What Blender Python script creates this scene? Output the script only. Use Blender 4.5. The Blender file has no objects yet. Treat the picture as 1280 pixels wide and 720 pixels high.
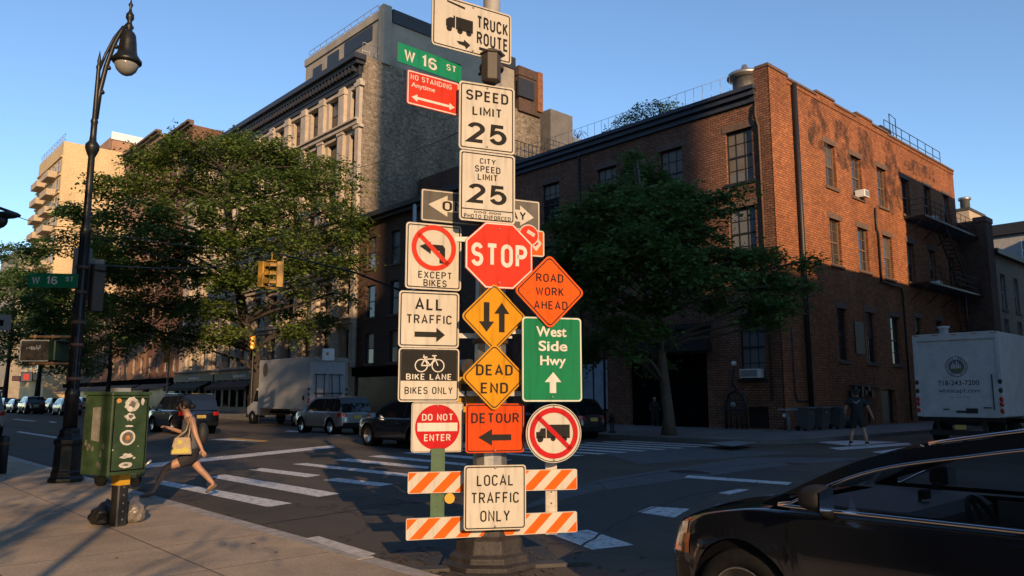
import bpy, bmesh, math, random
import numpy as np
from mathutils import Matrix, Vector
from mathutils import noise as mnoise
rad = math.radians
SC = bpy.context.scene
COL = SC.collection

# ------------------------------------------------------------------ camera
# world axes: +X runs along the side street, +Y runs up the avenue, the viewer stands at x=y=0
CAM_H, FPX, YAW, PITCH = 1.65, 960.0, rad(42.5), math.atan(137 / 960.0)
cam = bpy.data.objects.new('camera', bpy.data.cameras.new('camera'))
COL.objects.link(cam)
cam.location = (0, 0, CAM_H)
cam.rotation_euler = (rad(90) + PITCH, 0, -YAW)
cam.data.sensor_width = 36
cam.data.lens = 36 * FPX / 1280
cam.data.clip_end = 3000
SC.camera = cam

# ------------------------------------------------------------------ daylight
SUN_EL, SUN_AZ = 17.0, 25.0          # low sun, 25 degrees off the avenue, behind the viewer
w = bpy.data.worlds.new('World'); SC.world = w; w.use_nodes = True
nt = w.node_tree; bg = nt.nodes['Background']
sky = nt.nodes.new('ShaderNodeTexSky'); sky.sky_type = 'NISHITA'; sky.sun_disc = False
sky.sun_elevation = rad(SUN_EL); sky.sun_rotation = rad(180 + SUN_AZ)
sky.air_density = 1.0; sky.dust_density = 0.0; sky.ozone_density = 3.4; sky.altitude = 0
nt.links.new(sky.outputs[0], bg.inputs[0]); bg.inputs[1].default_value = 0.14
sl = bpy.data.lights.new('sun', 'SUN'); sl.energy = 4.0; sl.angle = rad(0.5); sl.color = (1.0, 0.66, 0.36)
so = bpy.data.objects.new('sun', sl); COL.objects.link(so)
Ldir = Vector((math.sin(rad(SUN_AZ)) * math.cos(rad(SUN_EL)), math.cos(rad(SUN_AZ)) * math.cos(rad(SUN_EL)), -math.sin(rad(SUN_EL))))
so.rotation_euler = Ldir.to_track_quat('-Z', 'Y').to_euler()
so.location = (-40, -80, 60)
vs = SC.view_settings
vs.view_transform = 'Standard'; vs.look = 'None'; vs.exposure = 0.6; vs.gamma = 1.0; vs.use_curve_mapping = False

# ------------------------------------------------------------------ helpers
def ray(px, py):
    x = (px - 640) / FPX; y = (360 - py) / FPX
    f = math.cos(PITCH) - y * math.sin(PITCH); z = math.sin(PITCH) + y * math.cos(PITCH)
    c, s = math.cos(YAW), math.sin(YAW)
    return Vector((x * c + f * s, -x * s + f * c, z)), f
def ground(px, py, z=0.0):
    r, f = ray(px, py); k = (z - CAM_H) / r.z
    return Vector((r.x * k, r.y * k, z))
def at_depth(px, py, d):
    r, f = ray(px, py); k = d / f
    return Vector((r.x * k, r.y * k, CAM_H + r.z * k))
def on_x(px, py, X):
    r, f = ray(px, py); k = X / r.x
    return Vector((X, r.y * k, CAM_H + r.z * k))
def on_y(px, py, Y):
    r, f = ray(px, py); k = Y / r.y
    return Vector((r.x * k, Y, CAM_H + r.z * k))
VR = Vector((math.cos(YAW), -math.sin(YAW), 0)); VF = Vector((math.sin(YAW), math.cos(YAW), 0))

def lin(c):
    return tuple(((v / 255) / 12.92 if v / 255 <= 0.04045 else ((v / 255 + 0.055) / 1.055) ** 2.4) for v in c)

MATS = {}
def mat(name, col, rough=0.6, metal=0.0, var=0.0, scale=3.0, bump=0.0, bscale=40.0, spec=0.5, coat=0.0, emit=None, estr=0.0, trans=0.0, coord='Object'):
    if name in MATS: return MATS[name]
    m = bpy.data.materials.new(name); m.use_nodes = True
    n, l = m.node_tree.nodes, m.node_tree.links
    b = n['Principled BSDF']
    b.inputs['Base Color'].default_value = (*col, 1); b.inputs['Roughness'].default_value = rough
    b.inputs['Metallic'].default_value = metal; b.inputs['Specular IOR Level'].default_value = spec
    b.inputs['Coat Weight'].default_value = coat; b.inputs['Coat Roughness'].default_value = 0.03
    if trans: b.inputs['Transmission Weight'].default_value = trans
    if emit: b.inputs['Emission Color'].default_value = (*emit, 1); b.inputs['Emission Strength'].default_value = estr
    if var or bump: tc = n.new('ShaderNodeTexCoord')
    if var:
        nz = n.new('ShaderNodeTexNoise'); nz.inputs['Scale'].default_value = scale; nz.inputs['Detail'].default_value = 8; nz.inputs['Roughness'].default_value = 0.65
        l.new(tc.outputs[coord], nz.inputs['Vector'])
        r = n.new('ShaderNodeValToRGB'); l.new(nz.outputs['Fac'], r.inputs[0])
        r.color_ramp.elements[0].position = 0.3; r.color_ramp.elements[1].position = 0.72
        r.color_ramp.elements[0].color = (*[max(0, v * (1 - var)) for v in col], 1)
        r.color_ramp.elements[1].color = (*[min(1, v * (1 + var)) for v in col], 1)
        l.new(r.outputs[0], b.inputs['Base Color'])
        rr = n.new('ShaderNodeMapRange'); rr.inputs[3].default_value = max(0.02, rough - 0.12); rr.inputs[4].default_value = min(1, rough + 0.12)
        l.new(nz.outputs['Fac'], rr.inputs[0]); l.new(rr.outputs[0], b.inputs['Roughness'])
    if bump:
        nb = n.new('ShaderNodeTexNoise'); nb.inputs['Scale'].default_value = bscale; nb.inputs['Detail'].default_value = 5
        l.new(tc.outputs[coord], nb.inputs['Vector'])
        bp = n.new('ShaderNodeBump'); bp.inputs['Strength'].default_value = bump; bp.inputs['Distance'].default_value = 0.02
        l.new(nb.outputs['Fac'], bp.inputs['Height']); l.new(bp.outputs[0], b.inputs['Normal'])
    MATS[name] = m
    return m

def brick_mat(name, c1, c2, mortar, stain=0.35, bw=0.22, bh=0.075, msize=0.012, rough=0.9, sscale=0.25, bumpd=0.01, mott=(.78, 1.15)):
    m = bpy.data.materials.new(name); m.use_nodes = True
    n, l = m.node_tree.nodes, m.node_tree.links
    b = n['Principled BSDF']; b.inputs['Roughness'].default_value = rough; b.inputs['Specular IOR Level'].default_value = 0.25
    tc = n.new('ShaderNodeTexCoord')
    br = n.new('ShaderNodeTexBrick'); l.new(tc.outputs['UV'], br.inputs['Vector'])
    br.inputs['Color1'].default_value = (*c1, 1); br.inputs['Color2'].default_value = (*c2, 1); br.inputs['Mortar'].default_value = (*mortar, 1)
    br.inputs['Scale'].default_value = 1; br.inputs['Mortar Size'].default_value = msize; br.inputs['Mortar Smooth'].default_value = 0.3
    br.inputs['Brick Width'].default_value = bw; br.inputs['Row Height'].default_value = bh
    nz = n.new('ShaderNodeTexNoise'); nz.inputs['Scale'].default_value = sscale; nz.inputs['Detail'].default_value = 9; nz.inputs['Roughness'].default_value = 0.7
    mp = n.new('ShaderNodeMapping'); mp.inputs['Scale'].default_value = (1.0, 0.45, 1)
    l.new(tc.outputs['UV'], mp.inputs[0]); l.new(mp.outputs[0], nz.inputs['Vector'])
    rp = n.new('ShaderNodeValToRGB'); l.new(nz.outputs['Fac'], rp.inputs[0])
    lo = 1 - stain; rp.color_ramp.elements[0].color = (lo, lo, lo, 1); rp.color_ramp.elements[0].position = 0.34
    rp.color_ramp.elements[1].color = (1.12, 1.1, 1.08, 1); rp.color_ramp.elements[1].position = 0.62
    nf = n.new('ShaderNodeTexNoise'); nf.inputs['Scale'].default_value = 3.5; nf.inputs['Detail'].default_value = 6
    l.new(tc.outputs['UV'], nf.inputs['Vector'])
    rf = n.new('ShaderNodeMapRange'); rf.inputs[1].default_value = 0.3; rf.inputs[2].default_value = 0.7; rf.inputs[3].default_value = mott[0]; rf.inputs[4].default_value = mott[1]
    l.new(nf.outputs['Fac'], rf.inputs[0])
    mx = n.new('ShaderNodeMixRGB'); mx.blend_type = 'MULTIPLY'; mx.inputs[0].default_value = 1
    l.new(br.outputs['Color'], mx.inputs[1]); l.new(rp.outputs[0], mx.inputs[2])
    m2 = n.new('ShaderNodeMixRGB'); m2.blend_type = 'MULTIPLY'; m2.inputs[0].default_value = 1
    l.new(mx.outputs[0], m2.inputs[1]); l.new(rf.outputs[0], m2.inputs[2])
    l.new(m2.outputs[0], b.inputs['Base Color'])
    bp = n.new('ShaderNodeBump'); bp.inputs['Strength'].default_value = 0.6; bp.inputs['Distance'].default_value = bumpd; bp.invert = True
    l.new(br.outputs['Fac'], bp.inputs['Height']); l.new(bp.outputs[0], b.inputs['Normal'])
    MATS[name] = m
    return m

class MB:
    """collects geometry, builds ONE mesh object"""
    def __init__(s): s.v = []; s.f = []; s.m = []; s.s = []; s.M = Matrix.Identity(4)
    def add(s, vs_, fs, mi=0, smooth=False):
        o = len(s.v); s.v += [tuple(s.M @ Vector(p)) for p in vs_]
        for f in fs: s.f.append([o + i for i in f]); s.m.append(mi); s.s.append(smooth)
        return s
    def box(s, x0, x1, y0, y1, z0, z1, mi=0):
        return s.add([(x0, y0, z0), (x1, y0, z0), (x1, y1, z0), (x0, y1, z0), (x0, y0, z1), (x1, y0, z1), (x1, y1, z1), (x0, y1, z1)],
                     [(0, 3, 2, 1), (4, 5, 6, 7), (0, 1, 5, 4), (1, 2, 6, 5), (2, 3, 7, 6), (3, 0, 4, 7)], mi)
    def bbox(s, x0, x1, y0, y1, z0, z1, b=0.02, mi=0):
        """box with bevelled vertical and top edges"""
        pts = [(x0 + b, y0), (x1 - b, y0), (x1, y0 + b), (x1, y1 - b), (x1 - b, y1), (x0 + b, y1), (x0, y1 - b), (x0, y0 + b)]
        cx, cy = (x0 + x1) / 2, (y0 + y1) / 2
        ins = [(cx + (x - cx) * (1 - 2 * b / max(1e-6, x1 - x0)), cy + (y - cy) * (1 - 2 * b / max(1e-6, y1 - y0))) for x, y in pts]
        V = [(x, y, z0) for x, y in pts] + [(x, y, z1 - b) for x, y in pts] + [(x, y, z1) for x, y in ins]
        F = [list(range(7, -1, -1)), list(range(16, 24))]
        for k in (0, 8):
            for i in range(8): j = (i + 1) % 8; F.append((k + i, k + j, k + 8 + j, k + 8 + i))
        return s.add(V, F, mi)
    def quad(s, a, b, c, d, mi=0): return s.add([a, b, c, d], [(0, 1, 2, 3)], mi)
    def cyl(s, p0, p1, r0, r1=None, n=12, caps=True, mi=0, smooth=True):
        r1 = r0 if r1 is None else r1
        p0 = Vector(p0); p1 = Vector(p1); d = (p1 - p0).normalized()
        a = d.orthogonal().normalized(); b = d.cross(a)
        V = []
        for p, r in ((p0, r0), (p1, r1)):
            for i in range(n):
                t = 2 * math.pi * i / n; V.append(p + a * (r * math.cos(t)) + b * (r * math.sin(t)))
        s.add(V, [(i, (i + 1) % n, n + (i + 1) % n, n + i) for i in range(n)], mi, smooth)
        if caps: s.add(V, [list(range(n - 1, -1, -1)), list(range(n, 2 * n))], mi)
        return s
    def tube(s, pts, r, n=8, mi=0, smooth=True):
        pts = [Vector(p) for p in pts]; R = r if isinstance(r, (list, tuple)) else [r] * len(pts)
        V = []; a = None
        for i, p in enumerate(pts):
            d = (pts[min(i + 1, len(pts) - 1)] - pts[max(i - 1, 0)]).normalized()
            if a is None: a = d.orthogonal().normalized()
            else:
                a = a - d * a.dot(d)
                a = a.normalized() if a.length > 1e-6 else d.orthogonal().normalized()
            b = d.cross(a)
            for k in range(n):
                t = 2 * math.pi * k / n; V.append(p + a * (R[i] * math.cos(t)) + b * (R[i] * math.sin(t)))
        F = []
        for i in range(len(pts) - 1):
            for k in range(n): F.append((i * n + k, i * n + (k + 1) % n, (i + 1) * n + (k + 1) % n, (i + 1) * n + k))
        F.append(list(range(n - 1, -1, -1))); F.append([(len(pts) - 1) * n + k for k in range(n)])
        return s.add(V, F, mi, smooth)
    def lathe(s, prof, c=(0, 0, 0), n=20, mi=0, smooth=True, ang0=0.0):
        V = []; F = []
        for r, z in prof:
            for k in range(n):
                t = ang0 + 2 * math.pi * k / n; V.append((c[0] + r * math.cos(t), c[1] + r * math.sin(t), c[2] + z))
        for i in range(len(prof) - 1):
            for k in range(n): F.append((i * n + k, i * n + (k + 1) % n, (i + 1) * n + (k + 1) % n, (i + 1) * n + k))
        if prof[0][0] > 1e-4: F.append(list(range(n - 1, -1, -1)))
        if prof[-1][0] > 1e-4: F.append([(len(prof) - 1) * n + k for k in range(n)])
        return s.add(V, F, mi, smooth)
    def prism(s, poly, y0, y1, mi=0):
        """polygon in x,z extruded along y (y0 = the side towards the viewer of a sign)"""
        n = len(poly)
        V = [(x, y0, z) for x, z in poly] + [(x, y1, z) for x, z in poly]
        F = [list(range(n)), list(range(2 * n - 1, n - 1, -1))] + [(i, n + i, n + (i + 1) % n, (i + 1) % n) for i in range(n)]
        return s.add(V, F, mi)
    def prismz(s, poly, z0, z1, mi=0):
        n = len(poly)
        V = [(p[0], p[1], z0) for p in poly] + [(p[0], p[1], z1) for p in poly]
        F = [list(range(n - 1, -1, -1)), list(range(n, 2 * n))] + [(i, (i + 1) % n, n + (i + 1) % n, n + i) for i in range(n)]
        return s.add(V, F, mi)
    def ring(s, cx, cz, r1, r2, y0, y1, n=48, mi=0):
        V = []
        for y in (y0, y1):
            for r in (r1, r2):
                for k in range(n): t = 2 * math.pi * k / n; V.append((cx + r * math.cos(t), y, cz + r * math.sin(t)))
        F = []
        for k in range(n):
            j = (k + 1) % n
            F += [(k, n + k, n + j, j), (n + k, 3 * n + k, 3 * n + j, n + j), (k, j, 2 * n + j, 2 * n + k)]
        return s.add(V, F, mi)
    def bar2(s, x0, z0, x1, z1, wd, y0, y1, mi=0):
        d = Vector((x1 - x0, z1 - z0)).normalized(); p = Vector((-d.y, d.x)) * wd / 2
        return s.prism([(x0 + p.x, z0 + p.y), (x0 - p.x, z0 - p.y), (x1 - p.x, z1 - p.y), (x1 + p.x, z1 + p.y)], y0, y1, mi)
    def sphere(s, c, r, n=14, m=8, mi=0, sc=(1, 1, 1)):
        prof = []
        V = []; F = []
        for i in range(m + 1):
            ph = math.pi * i / m - math.pi / 2
            for k in range(n):
                t = 2 * math.pi * k / n
                V.append((c[0] + sc[0] * r * math.cos(ph) * math.cos(t), c[1] + sc[1] * r * math.cos(ph) * math.sin(t), c[2] + sc[2] * r * math.sin(ph)))
        for i in range(m):
            for k in range(n): F.append((i * n + k, i * n + (k + 1) % n, (i + 1) * n + (k + 1) % n, (i + 1) * n + k))
        return s.add(V, F, mi, True)
    def mesh(s, name, mats):
        me = bpy.data.meshes.new(name); me.from_pydata(s.v, [], s.f)
        for m in (mats if isinstance(mats, (list, tuple)) else [mats]): me.materials.append(m)
        me.polygons.foreach_set('material_index', s.m); me.polygons.foreach_set('use_smooth', s.s)
        bm = bmesh.new(); bm.from_mesh(me); bmesh.ops.recalc_face_normals(bm, faces=bm.faces); bm.to_mesh(me); bm.free()
        uv = me.uv_layers.new(name='UVMap'); nl = len(me.loops)
        co = np.empty(len(me.vertices) * 3); me.vertices.foreach_get('co', co); co = co.reshape(-1, 3)
        vi = np.empty(nl, dtype=np.int64); me.loops.foreach_get('vertex_index', vi)
        nr = np.empty(len(me.polygons) * 3); me.polygons.foreach_get('normal', nr); nr = np.abs(nr.reshape(-1, 3))
        lt = np.empty(len(me.polygons), dtype=np.int64); me.polygons.foreach_get('loop_total', lt)
        ax = np.repeat(np.argmax(nr, axis=1), lt); P = co[vi]
        U = np.where((ax == 0)[:, None], P[:, [1, 2]], np.where((ax == 1)[:, None], P[:, [0, 2]], P[:, [0, 1]]))
        uv.data.foreach_set('uv', U.astype(np.float32).ravel())
        me.update()
        return me
    def build(s, name, mats, parent=None, loc=None, rot=None):
        return link(name, s.mesh(name, mats), parent, loc, rot)

def link(name, me, parent=None, loc=None, rot=None):
    o = bpy.data.objects.new(name, me); COL.objects.link(o)
    if parent: o.parent = parent
    if loc is not None: o.location = loc
    if rot is not None: o.rotation_euler = rot
    return o
def tag(o, label=None, cat=None, group=None, kind=None):
    if label: o['label'] = label
    if cat: o['category'] = cat
    if group: o['group'] = group
    if kind: o['kind'] = kind
    return o
def thing(name, label, cat, loc=(0, 0, 0), rz=0.0, group=None):
    o = bpy.data.objects.new(name, None); COL.objects.link(o); o.location = loc; o.rotation_euler = (0, 0, rz)
    o.empty_display_size = 0.3
    return tag(o, label, cat, group)
KIDS = {}
def copy_tree(o, parent=None):
    c = o.copy(); COL.objects.link(c); c.parent = parent
    for ch in o.children: copy_tree(ch, c)
    return c
def shade_bevel(o, wd=0.01, seg=2):
    m = o.modifiers.new('bevel', 'BEVEL'); m.width = wd; m.segments = seg; m.limit_method = 'ANGLE'; return o

TXT = {}
def text_geo(st, bold=0.02):
    """outline of a string as verts/faces, bounding box normalised to 0..1"""
    key = (st, bold)
    if key in TXT: return TXT[key]
    cu = bpy.data.curves.new('t', 'FONT'); cu.body = st; cu.offset = bold; cu.resolution_u = 4
    ob = bpy.data.objects.new('t', cu); COL.objects.link(ob)
    dg = bpy.context.evaluated_depsgraph_get(); dg.update()
    me = bpy.data.meshes.new_from_object(ob.evaluated_get(dg))
    V = [(v.co.x, v.co.y) for v in me.vertices]; F = [list(p.vertices) for p in me.polygons]
    COL.objects.unlink(ob); bpy.data.objects.remove(ob); bpy.data.curves.remove(cu); bpy.data.meshes.remove(me)
    x0 = min(p[0] for p in V); x1 = max(p[0] for p in V); y0 = min(p[1] for p in V); y1 = max(p[1] for p in V)
    V = [((x - x0) / (x1 - x0), (y - y0) / (y1 - y0)) for x, y in V]
    TXT[key] = (V, F); return TXT[key]
def put_text(mb, st, cx, cz, wd, ht, y=-0.003, bold=0.02, mi=0):
    V, F = text_geo(st, bold)
    mb.add([(cx + (u - 0.5) * wd, y, cz + (v - 0.5) * ht) for u, v in V], F, mi)
def rrect(wd, ht, r, seg=5):
    P = []
    for cx, cz, a0 in ((wd / 2 - r, ht / 2 - r, 0), (-wd / 2 + r, ht / 2 - r, 90), (-wd / 2 + r, -ht / 2 + r, 180), (wd / 2 - r, -ht / 2 + r, 270)):
        for i in range(seg + 1):
            a = rad(a0 + 90 * i / seg); P.append((cx + r * math.cos(a), cz + r * math.sin(a)))
    return P
def outline(mb, poly_out, poly_in, y, mi=0):
    n = len(poly_out)
    mb.add([(x, y, z) for x, z in poly_out] + [(x, y, z) for x, z in poly_in], [(i, (i + 1) % n, n + (i + 1) % n, n + i) for i in range(n)], mi)
# ------------------------------------------------------------------ road sign alphabet drawn with even strokes
def _arc(cx, cy, rx, ry, a0, a1, n=10): return [(cx + rx * math.cos(rad(a0 + (a1 - a0) * i / n)), cy + ry * math.sin(rad(a0 + (a1 - a0) * i / n))) for i in range(n + 1)]
def _o(w, r=None):                        # racetrack letter O of width w on a unit height
    r = w / 2 if r is None else r
    return _arc(r, 1 - r, r, r, 180, 90, 6) + _arc(w - r, 1 - r, r, r, 90, 0, 6) + _arc(w - r, r, r, r, 0, -90, 6) + _arc(r, r, r, r, 270, 180, 6) + [(0, 1 - r)]
W_ = .52
GL = {
 'A': (.60, [[(0, 0), (.30, 1), (.60, 0)], [(.10, .30), (.50, .30)]]),
 'B': (W_, [[(0, 0), (0, 1), (.27, 1)] + _arc(.27, .76, .22, .24, 90, -90, 8) + [(0, .52)], [(0, .52), (.27, .52)] + _arc(.27, .26, .25, .26, 90, -90, 8) + [(0, 0)]]),
 'C': (W_, [_arc(.26, .72, .26, .28, 15, 180, 10) + _arc(.26, .28, .26, .28, 180, 345, 10)]),
 'D': (W_, [[(0, 0), (0, 1), (.24, 1)] + _arc(.24, .72, .28, .28, 90, 0, 6) + _arc(.24, .28, .28, .28, 0, -90, 6) + [(0, 0)]]),
 'E': (.46, [[(.46, 0), (0, 0), (0, 1), (.46, 1)], [(0, .52), (.40, .52)]]),
 'F': (.46, [[(0, 0), (0, 1), (.46, 1)], [(0, .52), (.40, .52)]]),
 'G': (W_, [_arc(.26, .72, .26, .28, 15, 180, 10) + _arc(.26, .28, .26, .28, 180, 360, 10) + [(.52, .45), (.28, .45)]]),
 'H': (W_, [[(0, 0), (0, 1)], [(W_, 0), (W_, 1)], [(0, .52), (W_, .52)]]),
 'I': (0.0, [[(0, 0), (0, 1)]]),
 'K': (.52, [[(0, 0), (0, 1)], [(.50, 1), (0, .40)], [(.17, .60), (.52, 0)]]),
 'L': (.44, [[(0, 1), (0, 0), (.44, 0)]]),
 'M': (.62, [[(0, 0), (0, 1), (.31, .28), (.62, 1), (.62, 0)]]),
 'N': (W_, [[(0, 0), (0, 1), (W_, 0), (W_, 1)]]),
 'O': (W_, [_o(W_)]),
 'P': (W_, [[(0, 0), (0, 1), (.26, 1)] + _arc(.26, .74, .26, .26, 90, -90, 8) + [(0, .48)]]),
 'R': (W_, [[(0, 0), (0, 1), (.26, 1)] + _arc(.26, .75, .25, .25, 90, -90, 8) + [(0, .50)], [(.26, .50), (W_, 0)]]),
 'S': (W_, [_arc(.26, .745, .25, .255, 20, 180, 8) + _arc(.26, .72, .25, .21, 190, 265, 4) + _arc(.26, .29, .26, .22, 85, 0, 5) + _arc(.26, .265, .26, .265, -10, -165, 9)]),
 'T': (.52, [[(0, 1), (.52, 1)], [(.26, 1), (.26, 0)]]),
 'U': (W_, [[(0, 1), (0, .27)] + _arc(.26, .27, .26, .27, 180, 360, 10) + [(W_, 1)]]),
 'V': (.58, [[(0, 1), (.29, 0), (.58, 1)]]),
 'W': (.78, [[(0, 1), (.19, 0), (.39, .9), (.59, 0), (.78, 1)]]),
 'X': (.54, [[(0, 0), (.54, 1)], [(0, 1), (.54, 0)]]),
 'Y': (.56, [[(0, 1), (.28, .46), (.56, 1)], [(.28, .46), (.28, 0)]]),
 '1': (.18, [[(0, .80), (.18, 1), (.18, 0)]]),
 '2': (W_, [_arc(.26, .73, .26, .27, 165, -25, 10) + [(0, 0), (W_, 0)]]),
 '5': (W_, [[(.48, 1), (.06, 1), (.02, .52)] + _arc(.25, .33, .27, .33, 125, -160, 12)]),
 '6': (W_, [_arc(.26, .73, .26, .27, 25, 180, 8) + [(0, .3)] + _arc(.26, .29, .26, .29, 180, 540, 18)]),
 ' ': (.16, []),
}
def ribbon(pts, hw):
    P = [Vector(p) for p in pts]; P = [p for i, p in enumerate(P) if i == 0 or (p - P[i - 1]).length > 1e-5]; closed = (P[0] - P[-1]).length < 1e-4
    if closed: P = P[:-1]
    n = len(P); L = []; R = []
    for i in range(n):
        a = (P[i] - P[i - 1]) if (closed or i > 0) else None
        c = (P[(i + 1) % n] - P[i]) if (closed or i < n - 1) else None
        a = a.normalized() if a is not None else c.normalized(); c = c.normalized() if c is not None else a
        na = Vector((-a.y, a.x)); nc = Vector((-c.y, c.x)); m = na + nc
        m = m.normalized() if m.length > 1e-3 else na
        k = hw / max(.42, m.dot(na)); L.append(P[i] + m * k); R.append(P[i] - m * k)
    F = []
    for i in range(n if closed else n - 1): j = (i + 1) % n; F.append((i, j, n + j, n + i))
    return [tuple(p) for p in L + R], F
def gothic(mb, st, cx, cz, wd, ht, y, sw=.15):
    """letters of even stroke; the string fills wd x ht exactly"""
    gap = .20 + sw * .9; x = 0; items = []
    for ch in st:
        w_, strokes = GL[ch]; items.append((x, strokes)); x += w_ + gap
    tot = x - gap + sw; q = 0
    sx = wd / tot; sz = ht / (1 + sw)
    for ox, strokes in items:
        for pl in strokes:
            V, F = ribbon([(px * sz, pz * sz) for px, pz in pl], sw / 2 * sz)      # strokes keep their width
            rx = sx / sz
            mb.add([(cx - wd / 2 + (ox + sw / 2) * sx + vx * rx, y - .00025 * q, cz - ht / 2 + sw / 2 * sz + vz) for vx, vz in V], F)
            q = (q + 1) % 4
# ------------------------------------------------------------------ materials of the place
def asphalt_mat():
    m = bpy.data.materials.new('asphalt'); m.use_nodes = True; n, l = m.node_tree.nodes, m.node_tree.links
    b = n['Principled BSDF']; b.inputs['Roughness'].default_value = 0.82; b.inputs['Specular IOR Level'].default_value = 0.3
    tc = n.new('ShaderNodeTexCoord')
    n1 = n.new('ShaderNodeTexNoise'); n1.inputs['Scale'].default_value = 0.28; n1.inputs['Detail'].default_value = 7; n1.inputs['Roughness'].default_value = 0.62
    n2 = n.new('ShaderNodeTexNoise'); n2.inputs['Scale'].default_value = 45; n2.inputs['Detail'].default_value = 3
    mp = n.new('ShaderNodeMapping'); mp.inputs['Scale'].default_value = (1.0, 0.22, 1)   # wear runs along the lanes
    l.new(tc.outputs['Object'], mp.inputs[0]); l.new(mp.outputs[0], n1.inputs['Vector']); l.new(tc.outputs['Object'], n2.inputs['Vector'])
    r = n.new('ShaderNodeValToRGB'); l.new(n1.outputs['Fac'], r.inputs[0])
    r.color_ramp.elements[0].position = 0.3; r.color_ramp.elements[0].color = (0.036, 0.029, 0.022, 1)
    r.color_ramp.elements[1].position = 0.7; r.color_ramp.elements[1].color = (0.106, 0.086, 0.063, 1)
    r2 = n.new('ShaderNodeMapRange'); r2.inputs[1].default_value = 0.3; r2.inputs[2].default_value = 0.72; r2.inputs[3].default_value = 0.72; r2.inputs[4].default_value = 1.35
    l.new(n2.outputs['Fac'], r2.inputs[0])
    mx = n.new('ShaderNodeMixRGB'); mx.blend_type = 'MULTIPLY'; mx.inputs[0].default_value = 1
    l.new(r.outputs[0], mx.inputs[1]); l.new(r2.outputs[0], mx.inputs[2])
    # cracks: thin dark lines
    vo = n.new('ShaderNodeTexVoronoi'); vo.feature = 'DISTANCE_TO_EDGE'; vo.inputs['Scale'].default_value = 0.33
    nd = n.new('ShaderNodeTexNoise'); nd.inputs['Scale'].default_value = 1.6; nd.inputs['Detail'].default_value = 5
    ad = n.new('ShaderNodeMixRGB'); ad.blend_type = 'ADD'; ad.inputs[0].default_value = 0.9
    l.new(tc.outputs['Object'], nd.inputs['Vector']); l.new(tc.outputs['Object'], ad.inputs[1]); l.new(nd.outputs['Color'], ad.inputs[2]); l.new(ad.outputs[0], vo.inputs['Vector'])
    rc = n.new('ShaderNodeMapRange'); rc.inputs[1].default_value = 0.0; rc.inputs[2].default_value = 0.012; rc.inputs[3].default_value = 0.45; rc.inputs[4].default_value = 1.0
    l.new(vo.outputs['Distance'], rc.inputs[0])
    m3 = n.new('ShaderNodeMixRGB'); m3.blend_type = 'MULTIPLY'; m3.inputs[0].default_value = 1
    l.new(mx.outputs[0], m3.inputs[1]); l.new(rc.outputs[0], m3.inputs[2]); l.new(m3.outputs[0], b.inputs['Base Color'])
    bp = n.new('ShaderNodeBump'); bp.inputs['Strength'].default_value = 0.45; bp.inputs['Distance'].default_value = 0.012
    l.new(n2.outputs['Fac'], bp.inputs['Height']); l.new(bp.outputs[0], b.inputs['Normal'])
    MATS['asphalt'] = m; return m
M_ASPH = asphalt_mat()
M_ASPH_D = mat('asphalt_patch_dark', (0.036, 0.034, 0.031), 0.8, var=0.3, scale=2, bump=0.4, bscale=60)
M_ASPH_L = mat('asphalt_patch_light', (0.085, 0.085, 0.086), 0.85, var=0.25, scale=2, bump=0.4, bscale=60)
def slab_mat(name, c1, c2, mort, bw=1.5, bh=1.5):
    m = brick_mat(name, c1, c2, mort, stain=0.35, bw=bw, bh=bh, msize=0.012, rough=0.85, sscale=0.6, bumpd=0.006)
    for nd in m.node_tree.nodes:
        if nd.type == 'TEX_BRICK': nd.offset = 0.0
        if nd.type == 'MAPPING': nd.inputs['Scale'].default_value = (1, 1, 1)
        if nd.type == 'TEX_NOISE' and abs(nd.inputs['Scale'].default_value - 3.5) < 0.01: nd.inputs['Scale'].default_value = 30
    return m
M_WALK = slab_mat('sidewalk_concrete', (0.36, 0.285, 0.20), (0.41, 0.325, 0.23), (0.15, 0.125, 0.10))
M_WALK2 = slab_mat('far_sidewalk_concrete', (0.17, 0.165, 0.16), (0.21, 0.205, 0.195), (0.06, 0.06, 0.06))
M_KERB = mat('kerb_stone', (0.30, 0.28, 0.25), 0.8, var=0.35, scale=6, bump=0.3)
def paint_mat():
    m = mat('road_paint', (0.62, 0.62, 0.60), 0.7)
    n, l = m.node_tree.nodes, m.node_tree.links; b = n['Principled BSDF']
    tc = n.new('ShaderNodeTexCoord'); nz = n.new('ShaderNodeTexNoise'); nz.inputs['Scale'].default_value = 9; nz.inputs['Detail'].default_value = 9; nz.inputs['Roughness'].default_value = 0.75
    l.new(tc.outputs['Object'], nz.inputs['Vector'])
    r = n.new('ShaderNodeValToRGB'); l.new(nz.outputs['Fac'], r.inputs[0])
    r.color_ramp.elements[0].position = 0.36; r.color_ramp.elements[0].color = (0.06, 0.06, 0.06, 1)
    r.color_ramp.elements[1].position = 0.50; r.color_ramp.elements[1].color = (0.56, 0.56, 0.55, 1)
    l.new(r.outputs[0], b.inputs['Base Color']); return m
M_PAINT = paint_mat()
M_BRICK = brick_mat('red_brick', (0.43, 0.160, 0.060), (0.29, 0.104, 0.044), (0.13, 0.07, 0.045), stain=0.42, bw=.32, bh=.125, msize=.022, bumpd=.02)
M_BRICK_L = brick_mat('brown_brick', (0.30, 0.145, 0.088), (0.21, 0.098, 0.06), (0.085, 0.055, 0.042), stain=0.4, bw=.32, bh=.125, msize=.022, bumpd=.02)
M_BRICK_N = brick_mat('dark_brown_brick', (0.12, 0.07, 0.05), (0.095, 0.056, 0.042), (0.08, 0.06, 0.05), stain=0.3)
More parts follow.
